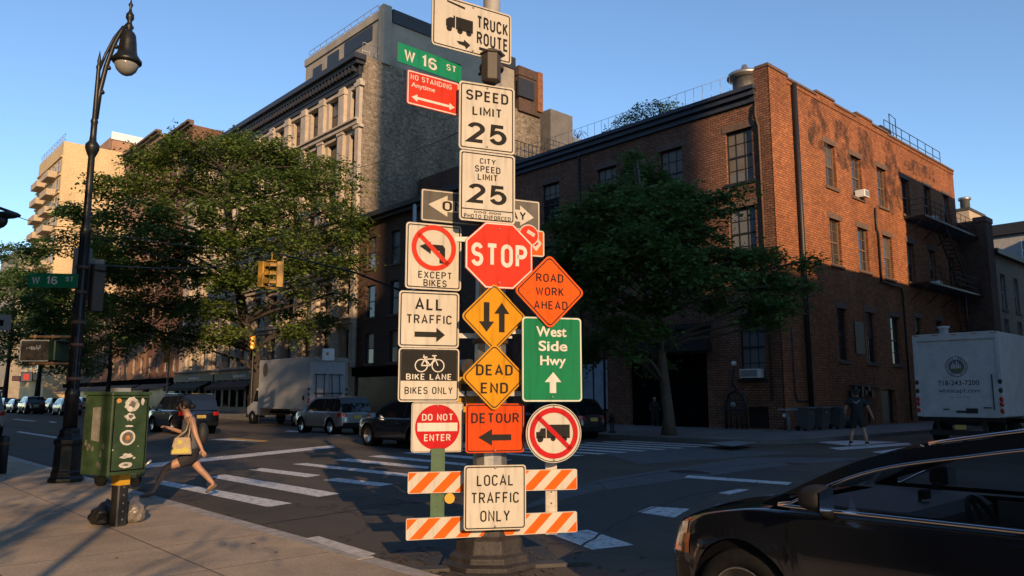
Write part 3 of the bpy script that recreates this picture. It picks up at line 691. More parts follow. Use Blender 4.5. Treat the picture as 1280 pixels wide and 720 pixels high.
for k in range(3):
    y0 = 60.2 + k * 12.6; mb = MB(); mb.box(33.35, 33.98, y0, y0 + 12.2, 3.5, 4.18); mb.box(33.5, 33.98, y0, y0 + 12.2, .16, .7)
    for q in range(7): mb.box(33.45, 33.98, y0 + q * 1.95, y0 + q * 1.95 + .5, .7, 3.5)
    mb.build('shop_surround', mat('shop_paint_%d' % k, [(.014, .016, .022), (.02, .014, .012), (.012, .018, .016)][k], .5, var=.2), TB)
    mb = MB(); mb.add([(33.3, y0 + .5, 3.4), (33.3, y0 + 11, 3.4), (31.8, y0 + 11, 2.7), (31.8, y0 + .5, 2.7)], [(0, 1, 2, 3)]); mb.add([(31.8, y0 + .5, 2.7), (31.8, y0 + 11, 2.7), (31.8, y0 + 11, 2.4), (31.8, y0 + .5, 2.4)], [(0, 1, 2, 3)]); mb.build('awning', mat('awning_dark_%d' % k, [(.02, .022, .03), (.05, .02, .015), (.015, .03, .02)][k], .8), TB)
    mb = MB(); r5 = random.Random(k)
    for q in range(6): mb.box(33.335, 33.348, y0 + 4 + q * .55, y0 + 4.35 + q * .55, 3.72, 4.0)
    mb.build('fascia_lettering', M_WHITE, TB)
railing('roof_railing', TB, [(34.1, 57.2, 31.7), (34.1, 90, 31.7)], 1.0, 1.3, M_GALV, .03, 1)
railing('roof_railing', TB, [(34.1, 57.0, 31.7), (36.2, 57.0, 31.7)], 1.5, .7, M_GALV, .03, 1)
PH = MB(); PH.box(36.0, 52.2, 56.63, 71.5, 31.5, 36.7); PH.build('penthouse', M_STUCCO, TB)
mb = MB(); mb.box(36.9, 52.3, 56.5, 56.62, 35.9, 37.2); mb.box(36.9, 52.3, 56.62, 57.0, 36.72, 37.2); mb.build('penthouse_flashing', M_CORN_D, TB)
mb = MB(); mb.box(35.8, 36.7, 56.4, 57.2, 31.6, 37.3); mb.box(35.85, 36.0, 57.2, 71.6, 36.2, 36.95); mb.build('penthouse_parapet', M_STUCCO, TB)
for y0, y1, z0, z1 in ((58.5, 63.5, 34.6, 36.0), (64.6, 66.8, 34.2, 35.8), (68, 69.8, 33.8, 35.4)): MB().box(35.92, 36.0, y0, y1, z0, z1).build('penthouse_window', M_FRAME, TB)
railing('roof_railing', TB, [(36.2, 58, 36.9), (36.2, 71.3, 36.9)], 1.0, 1.2, M_GALV, .03, 1)
mb = MB(); mb.box(52.6, 55.8, 56.3, 60.0, 31.5, 35.4); mb.box(52.5, 55.9, 56.2, 60.1, 35.4, 36.4, 0); mb.build('chimney', M_BRICK_N, TB)
mb = MB(); mb.box(55.2, 55.95, 56.1, 56.29, 32.0, 36.45); mb.build('chimney_rust_flashing', mat('rust_orange', (.20, .08, .028), .8, var=.5, scale=3), TB)
mb = MB(); mb.box(52.35, 54.6, 56.05, 56.3, 33.0, 35.0); mb.build('chimney_flashing', M_CORN_D, TB)

# ---- rear buildings seen over the roofs
RB = thing('rear_building', 'grey brick rear building with cluttered roof terrace behind the brick corner building', 'building')
mb = MB(); mb.box(56.2, 78, 57.5, 75, 0, 28.4); mb.build('wall', M_BRICK_N, RB)
mb = MB(); mb.box(58.6, 62.2, 57.6, 60.5, 28.42, 33.6); mb.build('bulkhead', mat('shaded_render', (.13, .12, .11), .9, var=.3, scale=.8), RB)  # bulkhead colour darkened in place of shade that nothing casts here
mb = MB(); mb.box(62.3, 64.2, 57.6, 59, 28.42, 31.2); mb.box(64.6, 66.0, 57.7, 58.8, 28.42, 30.8); mb.box(68, 71, 57.7, 60, 28.42, 30.0); mb.build('roof_ductwork', M_GALV, RB)
railing('roof_railing', RB, [(56.3, 57.6, 28.4), (78, 57.6, 28.4)], 1.6, .9, M_IRON, .035, 2)
mb = MB()
for x in (63.5, 67.2, 70.0, 72.5):
    mb.tube([(x, 58, 28.4), (x, 58, 32.0 - (x - 63) * .1)], .05, 5)
    for a in range(0, 360, 40):
        p = [(x, 58, 31.3)] + [(x + math.cos(rad(a)) * q, 58 + math.sin(rad(a)) * q, 31.3 + .8 * math.sin(q * 2.2)) for q in (.4, .8, 1.2)]
        mb.tube(p, .025, 4)
mb.build('roof_trellis', M_IRON, RB)
LBK = thing('lower_rear_building', 'lower dark rear building with railing between the brick building and the party wall', 'building')
mb = MB(); mb.box(40, 62, 45, 56.4, 16.3, 21.5); mb.build('wall', M_BRICK_N, LBK)
railing('roof_railing', LBK, [(40.1, 45.1, 21.5), (62, 45.1, 21.5)], 1.3, .45, M_IRON, .03, 1)
mb = MB(); mb.box(50, 52.5, 46, 49, 21.5, 23.6); mb.box(55, 57, 46, 48, 21.5, 22.8); mb.build('roof_ductwork', M_GREYP, LBK)

# ---- brown apartment rows up the avenue
def row_building(name, label, X, y0, y1, h, wm, fm, nwin, rows, depth=20, corn=True, shop=True, ww=1.3, wh=2.2):
    t = thing(name, label, 'building'); mb = MB()
    st = (y1 - y0) / nwin; ops = [(y0 + st * (k + .5) - ww / 2, y0 + st * (k + .5) + ww / 2, z, z + wh) for k in range(nwin) for z in rows]
    if shop: ops.append((y0 + .8, y1 - .8, .4, 3.3))
    cells(mb, PX(X), y0, y1, 0, h, ops, .25)
    mb.quad((X, y0, 0), (X + depth, y0, 0), (X + depth, y0, h), (X, y0, h)); mb.quad((X, y1, 0), (X + depth, y1, 0), (X + depth, y1, h), (X, y1, h)); mb.quad((X + depth, y0, 0), (X + depth, y1, 0), (X + depth, y1, h), (X + depth, y0, h))
    mb.build('wall', wm, t); MB().box(X + .05, X + depth, y0 + .05, y1 - .05, h - .3, h - .1).build('roof', M_ROOF, t)
    for o in ops[:nwin * len(rows)]: window(t, 'X', X, (o[0] + o[1]) / 2, o[2], ww, wh, 1, 2, fm, anypane(), None, .2)
    if corn:
        mb = MB(); mb.box(X - .4, X + .1, y0 + .01, y1 - .01, h - .05, h + .3); mb.box(X - .7, X + .1, y0 + .01, y1 - .01, h + .3, h + .6); mb.build('cornice', M_STONE_D, t)
    if shop: MB().box(X + .2, X + .24, y0 + .8, y1 - .8, .4, 3.3).build('shop_front', M_SHOP, t); MB().box(X - .5, X - .02, y0 + .4, y1 - .4, 3.35, 4.1).build('shop_fascia', M_DARK, t); MB().add([(X - .5, y0 + .6, 3.4), (X - .5, y1 - .6, 3.4), (X - 2.0, y1 - .6, 2.7), (X - 2.0, y0 + .6, 2.7)], [(0, 1, 2, 3)]).build('awning', M_STONE_D, t)
    return t
R4 = [4.9 + 3.6 * k for k in range(9)]
row_building('apartment_building', 'brown brick apartment house next to the limestone building, half behind the big tree', 34.0, 98.1, 110.5, 36.6, M_BRICK_L, M_FRAME_W, 4, R4[:9])
row_building('apartment_building', 'taller orange brick apartment house at the end of the long street row', 34.0, 110.6, 127, 38.6, M_BRICK_O, M_FRAME_W, 5, R4[:9])
# ---- yellow tower
YT = thing('apartment_tower', 'tall pale yellow brick apartment tower glowing in the low sun', 'building')
mb = MB(); mb.box(34, 54, 170, 192, 0, 52.6)
for k in range(13): mb.box(33.7, 34.0, 170.3, 192, 5 + k * 3.7, 5.35 + k * 3.7)
mb.build('wall', M_BRICK_Y, YT)
mb = MB(); mb.box(43, 54, 171, 186, 52.6, 56.2); mb.build('penthouse', M_BRICK_O, YT)
mb = MB(); mb.box(42.7, 54, 170.7, 171.0, 55.3, 56.9); mb.build('penthouse_parapet', M_WHITE, YT)
railing('roof_railing', YT, [(34.2, 170.2, 52.6), (34.2, 191, 52.6)], 1.7, 2.2, M_GALV, .04, 2)
for k in range(12):
    z = 5.6 + k * 3.7
    for u in (172.0, 176.5, 181.5, 186.5): window(YT, 'X', 33.75, u, z + .2, 2.0, 2.2, 2, 2, M_FRAME_W, anypane(), None, .1)
    for u0 in (173.8, 183.5):
        m_ = MB(); m_.box(32.3, 33.95, u0, u0 + 6, z - .5, z - .2); m_.box(32.3, 32.4, u0, u0 + 6, z - .2, z + .8); m_.box(32.4, 33.95, u0, u0 + .1, z - .2, z + .8); m_.build('balcony', M_BEIGE, YT)
for z in [5.6 + k * 3.7 for k in range(12)]:
    for u in (46.6, 50.2): window(YT, 'Y', 170.0, u, z + .2, 1.7, 1.8, 1, 2, M_WHITE, M_PANE_B, None, -.08)
row_building('apartment_building', 'grey rendered apartment block left of the yellow tower', 34, 205, 228, 36, M_STUCCO, M_FRAME, 6, [4 + 3.4 * k for k in range(9)], corn=False)
mb = MB()
row_building('apartment_building', 'low dark building far down the avenue beyond the grey block', 34, 240, 300, 27, M_BRICK_N, M_FRAME_W, 12, [4 + 3.4 * k for k in range(6)], corn=False)
row_building('apartment_building', 'low brown building behind the trees in front of the yellow tower', 35.5, 127.2, 160, 17, M_BRICK_N, M_FRAME_W, 8, [4.8, 8.4, 12.0], corn=True)
row_building('apartment_building', 'farthest hazy block closing the avenue', 24, 420, 470, 40, M_STUCCO, M_FRAME, 8, [4 + 3.6 * k for k in range(9)], depth=60, corn=False)

# ---- right hand background along the side street
RW = thing('brick_wing', 'tall dark brick side wall at the end of the brick corner building', 'building')
MB().box(60.45, 61.9, 16.5, 30, 0, 14.0).build('wall', M_BRICK_N, RW)
mb = MB(); mb.box(60.4, 61.95, 16.45, 17.3, 14.0, 14.35); mb.box(60.4, 61.95, 17.3, 30, 14.0, 14.15); mb.build('coping', M_STONE_D, RW)
RH = thing('row_house', 'brown row house with tall windows behind the white delivery truck', 'building')
mb = MB(); ro = [(u - .6, u + .6, z, z + 2.6) for u in (64.0, 67.2, 70.6, 74.4) for z in (8.0, 4.7)]
cells(mb, PY(16.7), 61.95, 79.8, 0, 12.0, ro, .2); mb.quad((61.95, 16.7, 12), (79.8, 16.7, 12), (79.8, 30, 12), (61.95, 30, 12)); mb.build('wall', mat('row_house_stucco', (.20, .165, .13), .9, var=.25, scale=1.5), RH)
for o in ro: window(RH, 'Y', 16.7, (o[0] + o[1]) / 2, o[2], 1.2, 2.6, 1, 2, M_FRAME_W, anypane(), M_STONE_D)
mb = MB(); mb.box(61.95, 79.8, 16.3, 16.7, 11.9, 12.25); mb.build('cornice', M_CORN_D, RH)
mb = MB(); mb.box(61.0, 80, 14.2, 16.45, 5.4, 5.8); mb.box(61.6, 80, 14.6, 16.45, 0.15, 5.38); mb.build('dark_porch', M_DARK, RH)
GR = thing('grey_building', 'grey painted rear house with one white window and flat black roof edge', 'building')
mb = MB(); mb.box(80, 110, 12.9, 24, 0, 16.4); mb.build('wall', mat('grey_render', (.30, .30, .29), .8, var=.15), GR); mb = MB(); mb.box(79.6, 110, 12.6, 24.2, 16.4, 17.4); mb.build('roof', M_CORN_D, GR)
window(GR, 'X', 80, 18.2, 13.9, 1.9, 1.8, 2, 2, M_WHITE, M_PANE_B, None, -.05)
mb = MB(); mb.box(78.5, 80, 12.9, 17.4, 12.6, 13.1); mb.build('eave', M_CORN_D, GR)
BH = thing('rooftop_bulkhead', 'beige stucco rooftop house with a metal flue catching the sun', 'building')
mb = MB(); mb.box(84, 88.8, 24.3, 31, 0, 20.2); mb.build('wall', M_BEIGE, BH); mb = MB(); mb.box(83.9, 88.9, 24.2, 31, 20.2, 20.45); mb.build('roof', M_ROOF, BH)
mb = MB(); mb.lathe([(.45, 0), (.45, 1.3), (.6, 1.35), (.6, 1.6), (0, 1.7)], (86.4, 25.3, 20.4), 14); mb.build('flue', M_GALV, BH)
mb = MB(); mb.box(83.92, 84, 25.3, 27, 17.2, 19.4); mb.build('rooftop_door', M_GREYP, BH)

# ---- added blocks outside the frame, placed and sized to shade the street
def plain_block(label, x0, x1, y0, y1, h, m, face):
    t = thing('shade_block', label, 'building', ((x0 + x1) / 2, (y0 + y1) / 2, 0)); cx, cy = (x0 + x1) / 2, (y0 + y1) / 2
    a = MB(); a.box(x0 - cx, x1 - cx, y0 - cy, y1 - cy, 0, h); a.build('wall', m, t)
    a = MB(); a.box(x0 - cx - .4, x1 - cx + .4, y0 - cy - .4, y1 - cy + .4, h, h + .5); a.build('cornice', M_CORN_D, t)
    f = MB(); g = MB()
    n = max(1, int((y1 - y0) / 3.4)); fl = int((h - 4) / 3.6)
    for k in range(n):
        y = y0 - cy + (y1 - y0) * (k + .5) / n
        for j in range(fl): z = 4.6 + j * 3.6; xs = (x1 - cx + .01) if face == 'E' else (x0 - cx - .01); g.box(min(xs, xs + (.02 if face == 'E' else -.02)), max(xs, xs + (.02 if face == 'E' else -.02)), y - .6, y + .6, z, z + 2.1)
    o = g.build('window', M_PANE, t); o['kind'] = 'stuff'
    return t
plain_block('added slender brick tower behind the viewer, sized to shade the grey party wall', -14.5, -4.5, -60.5, -50.7, 75, M_BRICK_O, 'E')
plain_block('added brick house behind the viewer to shade the road', -10, -4.5, -38, -29.3, 37, M_BRICK, 'E')
plain_block('added long brown loft block behind the viewer to shade the brick corner building', -20, -4.5, -130, -74, 38.5, M_BRICK_L, 'E')
plain_block('added dark brick block left of the frame to shade the upper avenue', -16, -4.5, 1.7, 110, 31, M_BRICK_N, 'E')
plain_block('added low brick block right of the frame to shade the lower brick side wall', 31.5, 43.7, -15, 3.5, 13.0, M_BRICK, 'W')
plain_block('added taller brick block right of the frame to shade the fire escape', 43.8, 75, -15, 3.5, 20.3, M_BRICK_L, 'W')
# ------------------------------------------------------------------ trees
def leaf_mat(name, c1, c2, transl=0.4):
    m = bpy.data.materials.new(name); m.use_nodes = True; n, l = m.node_tree.nodes, m.node_tree.links
    b = n['Principled BSDF']; out = n['Material Output']; b.inputs['Roughness'].default_value = 0.6; b.inputs['Specular IOR Level'].default_value = 0.25
    at = n.new('ShaderNodeAttribute'); at.attribute_name = 'tint'
    r = n.new('ShaderNodeValToRGB'); l.new(at.outputs['Fac'], r.inputs[0])
    r.color_ramp.elements[0].color = (*c1, 1); r.color_ramp.elements[1].color = (*c2, 1)
    l.new(r.outputs[0], b.inputs['Base Color'])
    t = n.new('ShaderNodeBsdfTranslucent'); l.new(r.outputs[0], t.inputs[0])
    mx = n.new('ShaderNodeMixShader'); mx.inputs[0].default_value = transl
    l.new(b.outputs[0], mx.inputs[1]); l.new(t.outputs[0], mx.inputs[2]); l.new(mx.outputs[0], out.inputs['Surface'])
    return m
M_LEAF = leaf_mat('locust_leaf', (0.060, 0.105, 0.022), (0.165, 0.225, 0.045))
M_LEAF2 = leaf_mat('dark_leaf', (0.046, 0.100, 0.028), (0.125, 0.21, 0.050))
M_BARK = mat('bark', (0.034, 0.027, 0.022), .9, var=.4, scale=5, bump=.6, bscale=14)
M_BARK2 = mat('pale_bark', (0.085, 0.065, 0.05), .9, var=.35, scale=5, bump=.6, bscale=14)

def leaf_mesh(sprays, size, nl, rng, droop=0.25, flat=0.35):
    """every spray is a twig (point, direction, length) carrying nl small leaves of two triangles folded along the rib"""
    S = len(sprays); P = np.array([s[0] for s in sprays]); D = np.array([s[1] for s in sprays]); L = np.array([s[2] for s in sprays]); T0 = np.array([s[3] for s in sprays])
    t = np.tile(np.linspace(0.05, 1.0, nl), S); idx = np.repeat(np.arange(S), nl); N = S * nl
    d = D[idx]; p = P[idx] + d * (L[idx] * t)[:, None]; p[:, 2] -= droop * L[idx] * t * t
    side = np.cross(d, np.array([0, 0, 1.0])); sn = np.linalg.norm(side, axis=1, keepdims=True); side = side / np.maximum(sn, 1e-6)
    sg = np.where(rng.random(N) < .5, -1.0, 1.0)[:, None]
    ax = side * sg + d * rng.uniform(.1, .9, (N, 1)) + rng.normal(0, .25, (N, 3)); ax[:, 2] -= rng.uniform(0, .5, N); ax /= np.linalg.norm(ax, axis=1, keepdims=True)
    nrm = np.array([0, 0, 1.0]) + rng.normal(0, flat, (N, 3)); w_ = np.cross(ax, nrm); w_ /= np.maximum(np.linalg.norm(w_, axis=1, keepdims=True), 1e-6)
    sz = size * rng.uniform(.6, 1.25, (N, 1)); p = p + rng.normal(0, size * .25, (N, 3))
    v = np.stack([p, p + ax * sz * .5 + w_ * sz * .27, p + ax * sz, p + ax * sz * .5 - w_ * sz * .27], axis=1).reshape(-1, 3)
    f = np.arange(N * 4).reshape(N, 4)
    tint = np.clip(np.repeat(T0[idx] + rng.normal(0, .16, N), 1), 0, 1)
    return v, f, tint
def tree(name, label, base, trunk_pts, trunk_r, clumps, leaf=.22, density=60, nl=8, seed=1, lm=M_LEAF, bm_=M_BARK, spray=1.0, group=None, cat='tree', flatten=.5):
    """trunk_pts: the axis of the trunk; clumps: (centre offset, radii) of the foliage pads; limbs grow from the trunk into every pad"""
    rr = random.Random(seed); rng = np.random.default_rng(seed)
    t = thing(name, label, cat, base, 0, group)
    mb = MB(); n = len(trunk_pts)
    mb.tube(trunk_pts, [trunk_r * (1.35 if i == 0 else 1 - .55 * i / (n - 1)) for i in range(n)], 10)
    axis = [Vector(p) for p in trunk_pts]; sprays = []
    limbs = MB()
    for (c, r) in clumps:
        c = Vector(c); r = Vector(r)
        k = min(range(len(axis)), key=lambda i: (axis[i] - c).length + max(0, axis[i].z - c.z + 1.0) * 2) 
        k = max(k, 1); a = axis[k]
        mid = a.lerp(c, .5) + Vector((rr.uniform(-.4, .4), rr.uniform(-.4, .4), rr.uniform(.0, .6)))
        r0 = trunk_r * (.20 + .16 * (1 - k / n))
        limbs.tube([a, a.lerp(mid, .5) + Vector((0, 0, .2)), mid, c.lerp(mid, .25), c], [r0, r0 * .85, r0 * .65, r0 * .4, r0 * .2], 6)
        vol = r.x * r.y * r.z; ns = max(6, int(density * (vol ** .75)))
        subs = []
        for _ in range(5):
            q = c + Vector((rr.uniform(-.8, .8) * r.x, rr.uniform(-.8, .8) * r.y, rr.uniform(-.6, .7) * r.z)); subs.append(q)
            limbs.tube([mid.lerp(c, .5), c.lerp(q, .5) + Vector((0, 0, .1)), q], [r0 * .35, r0 * .22, r0 * .1], 4)
        tint_c = rr.uniform(.25, .75)
        for _ in range(ns):
            while True:
                u = Vector((rr.uniform(-1, 1), rr.uniform(-1, 1), rr.uniform(-1, 1)))
                if .12 < u.length < 1: break
            u = u * (u.length ** -.35)
            if mnoise.noise(Vector((c.x + u.x * r.x, c.y + u.y * r.y, c.z + u.z * r.z)) * .55 + Vector((seed, 0, 0))) < -.12: continue
            p = c + Vector((u.x * r.x, u.y * r.y, u.z * r.z))
            o = Vector((p.x - axis[k].x, p.y - axis[k].y, 0)); o = o.normalized() if o.length > .01 else Vector((1, 0, 0))
            d = (o * .8 + Vector((rr.gauss(0, .6), rr.gauss(0, .6), rr.gauss(.0, .25)))).normalized()
            sprays.append((tuple(p), tuple(d), spray * rr.uniform(.6, 1.3), tint_c + rr.uniform(-.15, .15)))
    v, f, tint = leaf_mesh(sprays, leaf, nl, rng, flat=flatten)
    me = bpy.data.meshes.new('crown'); me.vertices.add(len(v)); me.vertices.foreach_set('co', v.astype(np.float32).ravel())
    me.loops.add(f.size); me.loops.foreach_set('vertex_index', f.ravel().astype(np.int32)); me.polygons.add(len(f)); me.polygons.foreach_set('loop_start', (np.arange(len(f)) * 4).astype(np.int32))
    me.update(calc_edges=True); at = me.attributes.new('tint', 'FLOAT', 'FACE'); at.data.foreach_set('value', tint.astype(np.float32)); me.materials.append(lm)
    mb.build('trunk', bm_, t); limbs.build('limbs', bm_, t); link('crown', me, t)
    return t
def pix_clumps(base, d0, rows, rng, jit=1.0):
    """foliage pads from the photograph's silhouette: (px, py, half width px, half height px) at distance d0 with real depth spread"""
    out = []
    for px, py, hw, hh, *dz in rows:
        dep = d0 + (dz[0] if dz else rng.uniform(-1, 1) * jit)
        p = at_depth(px, py, dep) - base; k = dep / FPX
        out.append((tuple(p), (hw * k * 1.08, hw * k * 1.0, hh * k * 1.35)))
    return out
rt_ = random.Random(5)
# big honey locust on the far pavement behind the truck
B0 = Vector((26.0, 57.7, .15)); d0 = 60.0
def rel(px, py, d): return tuple(at_depth(px, py, d) - B0)
tr = [(0, 0, 0), rel(322, 465, d0), rel(318, 440, d0), rel(306, 405, d0 - .5), rel(298, 360, d0), rel(290, 310, d0), rel(285, 262, d0 + 1), rel(283, 220, d0)]
rows = [(225, 190, 34, 14), (275, 190, 40, 14), (325, 198, 42, 13), (370, 205, 34, 12), (190, 200, 24, 12), (300, 176, 24, 8), (235, 174, 18, 8), (345, 184, 20, 7),
        (150, 232, 30, 13), (205, 228, 38, 14), (265, 225, 42, 15), (325, 230, 44, 15), (385, 226, 36, 12), (425, 226, 24, 9), (415, 208, 16, 7),
        (120, 268, 30, 11), (175, 268, 38, 14), (235, 262, 42, 14, -4), (300, 266, 42, 14, -5), (360, 268, 38, 13), (408, 262, 34, 11), (440, 275, 16, 7),
        (100, 298, 22, 9), (150, 305, 36, 12), (210, 302, 42, 14, -4), (275, 305, 40, 13, -5), (340, 300, 36, 12, -4), (395, 298, 34, 10), (435, 298, 20, 8),
        (165, 340, 36, 13), (222, 342, 42, 14, -3), (285, 345, 40, 13, -4), (345, 335, 30, 11, -3), (405, 332, 32, 9, -2), (440, 325, 14, 6),
        (150, 378, 32, 12), (205, 380, 38, 13), (262, 385, 36, 12, -3), (375, 362, 26, 8), (415, 368, 18, 6), (345, 388, 26, 8),
        (175, 412, 30, 11), (232, 418, 32, 10), (285, 415, 26, 8, -3), (262, 438, 20, 6), (365, 412, 22, 7), (395, 398, 18, 6)]
tree('locust_tree', 'huge honey locust with feathery green crown behind the white box truck', B0, tr, .52, pix_clumps(B0, d0, rows, rt_, 3.0), leaf=.32, density=105, nl=9, seed=21, spray=1.5, lm=M_LEAF)
# smaller trees farther up the far pavement, left of the locust
for i, (px, Y, top, hw, lab) in enumerate([(92, 92, 250, 58, 'street tree left of the huge locust, in front of the yellow tower'), (48, 118, 330, 60, 'dark street tree behind the lamp post, seen below the street name sign'),
                                           (8, 135, 310, 46, 'leafy street tree at the left edge, in front of the grey block'), (135, 100, 395, 36, 'low leafy street tree beside the thin signal pole')]):
    r_, f_ = ray(px, 470); k = Y / r_.y; b0 = Vector((r_.x * k, Y, .15)); d = f_ * k
    rs = []; r2 = random.Random(40 + i); rows_n = int((470 - top) / 24)
    for j in range(rows_n):
        y = top + 10 + j * 24; w_ = hw * math.sin(math.pi * min(.98, (j + .8) / (rows_n + .6))) ** .6
        for q in range(max(1, int(w_ / 20))):
            rs.append((px + r2.uniform(-1, 1) * w_ * .8, y + r2.uniform(-6, 6), r2.uniform(16, 26), r2.uniform(8, 13)))
    h_ = at_depth(px, top + 25, d).z
    tree('street_tree', lab, b0, [(0, 0, 0), (.1, 0, h_ * .25), (.2, .1, h_ * .5), (.1, .2, h_ * .75), (.1, .1, h_ * .92)], .32, pix_clumps(b0, d, rs, r2, 2.5), leaf=.45, density=60, nl=8, seed=60 + i, spray=1.4, lm=M_LEAF2)
# dark tree in front of the brick corner building
B1 = ground(836, 544, .15); d1 = VF.dot(B1)
def rel1(px, py, d): return tuple(at_depth(px, py, d) - B1)
tr = [(0, 0, 0), rel1(836, 520, d1), rel1(831, 480, d1), rel1(826, 440, d1), rel1(822, 400, d1), rel1(818, 350, d1), rel1(812, 300, d1), rel1(800, 250, d1), rel1(795, 205, d1)]
rows = [(793, 190, 10, 10), (800, 207, 18, 9), (778, 222, 22, 9), (812, 226, 22, 9), (760, 240, 26, 9), (800, 246, 30, 10), (842, 242, 22, 8),
        (728, 232, 20, 7), (735, 256, 30, 9), (790, 268, 38, 11, -2), (845, 264, 30, 9), (885, 250, 26, 6), (920, 238, 20, 5), (888, 268, 22, 6),
        (730, 285, 34, 11), (785, 295, 42, 12, -3), (845, 292, 38, 11, -2), (880, 300, 20, 8),
        (722, 312, 30, 11), (770, 322, 40, 12, -3), (830, 320, 42, 12, -3), (890, 322, 34, 10), (940, 322, 32, 9), (985, 330, 26, 7), (1006, 328, 14, 4),
        (726, 342, 28, 11), (775, 350, 40, 12, -2), (835, 350, 40, 12, -3), (895, 348, 36, 11), (945, 350, 34, 10), (985, 356, 22, 8),
        (725, 372, 28, 11), (768, 378, 34, 11, -2), (820, 378, 28, 9, -2), (895, 376, 28, 8), (945, 378, 28, 8), (975, 382, 16, 7),
        (735, 402, 28, 10), (775, 408, 28, 9), (812, 412, 22, 8), (935, 402, 16, 6), (962, 402, 12, 6),
        (752, 430, 24, 8), (790, 440, 18, 7), (820, 452, 14, 6), (735, 445, 16, 7)]
tree('street_tree', 'dark leafy street tree with a slim bare trunk in front of the garage door', B1, tr, .24, pix_clumps(B1, d1, rows, rt_, 2.2), leaf=.235, density=350, nl=9, seed=33, spray=.8, lm=M_LEAF2, bm_=M_BARK2)
# roof plants above the brick building
B2 = Vector((36.0, 27.2, 17.2))
tree('roof_plant', 'shrub growing on the roof behind the dark cornice', B2, [(0, 0, 0), (0, 0, .8), (0, .1, 1.4)], .06, [((0, 1.2, 1.2), (.9, 1.2, .5)), ((.3, -.6, 1.3), (.9, 1.2, .6)), ((0, 0, 1.7), (.8, 1.0, .4)), ((0, 2.6, .8), (.6, 1.0, .4)), ((0, -1.8, 1.0), (.6, .8, .5))], leaf=.16, density=200, nl=7, seed=9, spray=.5, lm=M_LEAF2, cat='plant')
# added trees outside the frame, crowns shaped to shade the road and truck
for i, (x, y, h) in enumerate([(-.2, -9.0, 13.2), (-2.6, -17.5, 16.2), (-6.7, -8.0, 9.0)]):
    r2 = random.Random(80 + i)
    cl = [((r2.uniform(-5.2, 2.2), r2.uniform(-3.2, 3.2), h + 1.2 + r2.uniform(0, 8.0)), (r2.uniform(1.2, 2.0), r2.uniform(1.2, 2.0), r2.uniform(.7, 1.1))) for _ in range(60)]
    cl = [c for c in cl if not -1.3 < .906 * (x + c[0][0]) - .4226 * (y + c[0][1]) < 1.7]
    if i == 2: cl = [((r2.uniform(-.8, .9), r2.uniform(-.4, 1.5), r2.uniform(8.6, 13.0)), (1.2, 1.2, .8)) for _ in range(18)]
    tree('street_tree', ['added plane tree close behind the viewer to shade the avenue', 'second added plane tree farther behind the viewer to shade the avenue', 'third added plane tree behind the viewer, low crown to shade the road'][i], (x, y, .15), [(0, 0, 0), (.1, 0, 3), (0, .1, 6), (.1, 0, h), (0, 0, h + 3)], .15, cl, leaf=.32, density=60, nl=8, seed=90 + i, spray=1.0, lm=M_LEAF)

r2 = random.Random(123)  # two unseen young trees added to streak the pavement with shade
tree('street_tree', 'added young thin tree beside the viewer, out of frame, to streak the pavement with shade', (-2.9, .8, .15), [(0, 0, 0), (0, 0, 1.6), (.05, 0, 3.2), (0, .05, 5.4)], .06, [((r2.uniform(-.7, .7), r2.uniform(-.7, .7), r2.uniform(2.0, 5.6)), (.55, .55, .3)) for _ in range(12)], leaf=.13, density=60, nl=7, seed=140, spray=.5)
tree('street_tree', 'second added young tree behind the viewer, out of frame, to dapple the pavement', (-3.6, -3.2, .15), [(0, 0, 0), (0, 0, 2.2), (.05, 0, 4.5), (0, .05, 7.0)], .08, [c for c in [((r2.uniform(-1.9, 2.2), r2.uniform(-.9, .9), r2.uniform(3.4, 7.0)), (.6, .6, .25)) for _ in range(30)] if not -2.5 < .906 * c[0][0] - .4226 * c[0][1] - 1.91 < -.6], leaf=.13, density=70, nl=7, seed=141, spray=.5)
# ------------------------------------------------------------------ the pole of signs
def sign_mat(name, col, rough=0.45, grime=0.10):
    m = mat(name, col, 0.75, var=grime, scale=2.6, spec=0.12); n, l = m.node_tree.nodes, m.node_tree.links; b = n['Principled BSDF']
    src = b.inputs['Base Color'].links[0].from_socket; tc = n.new('ShaderNodeTexCoord')
    mp = n.new('ShaderNodeMapping'); mp.inputs['Scale'].default_value = (16, 16, 1.6); l.new(tc.outputs['Object'], mp.inputs[0])      # rain streaks
    n1 = n.new('ShaderNodeTexNoise'); n1.inputs['Scale'].default_value = 1.0; n1.inputs['Detail'].default_value = 6; l.new(mp.outputs[0], n1.inputs['Vector'])
    n2 = n.new('ShaderNodeTexNoise'); n2.inputs['Scale'].default_value = 34; n2.inputs['Detail'].default_value = 8; n2.inputs['Roughness'].default_value = .8; l.new(tc.outputs['Object'], n2.inputs['Vector'])
    r1 = n.new('ShaderNodeMapRange'); r1.inputs[1].default_value = .52; r1.inputs[2].default_value = .78; r1.inputs[3].default_value = 1; r1.inputs[4].default_value = .72; l.new(n1.outputs['Fac'], r1.inputs[0])
    r2 = n.new('ShaderNodeMapRange'); r2.inputs[1].default_value = .66; r2.inputs[2].default_value = .74; r2.inputs[3].default_value = 1; r2.inputs[4].default_value = .55; l.new(n2.outputs['Fac'], r2.inputs[0])
    mu = n.new('ShaderNodeMath'); mu.operation = 'MULTIPLY'; l.new(r1.outputs[0], mu.inputs[0]); l.new(r2.outputs[0], mu.inputs[1])
    mx = n.new('ShaderNodeMixRGB'); mx.blend_type = 'MULTIPLY'; mx.inputs[0].default_value = 1; l.new(src, mx.inputs[1]); l.new(mu.outputs[0], mx.inputs[2]); l.new(mx.outputs[0], b.inputs['Base Color'])
    return m
S_CREAM = sign_mat('sign_white_sheeting', (0.475, 0.435, 0.365))
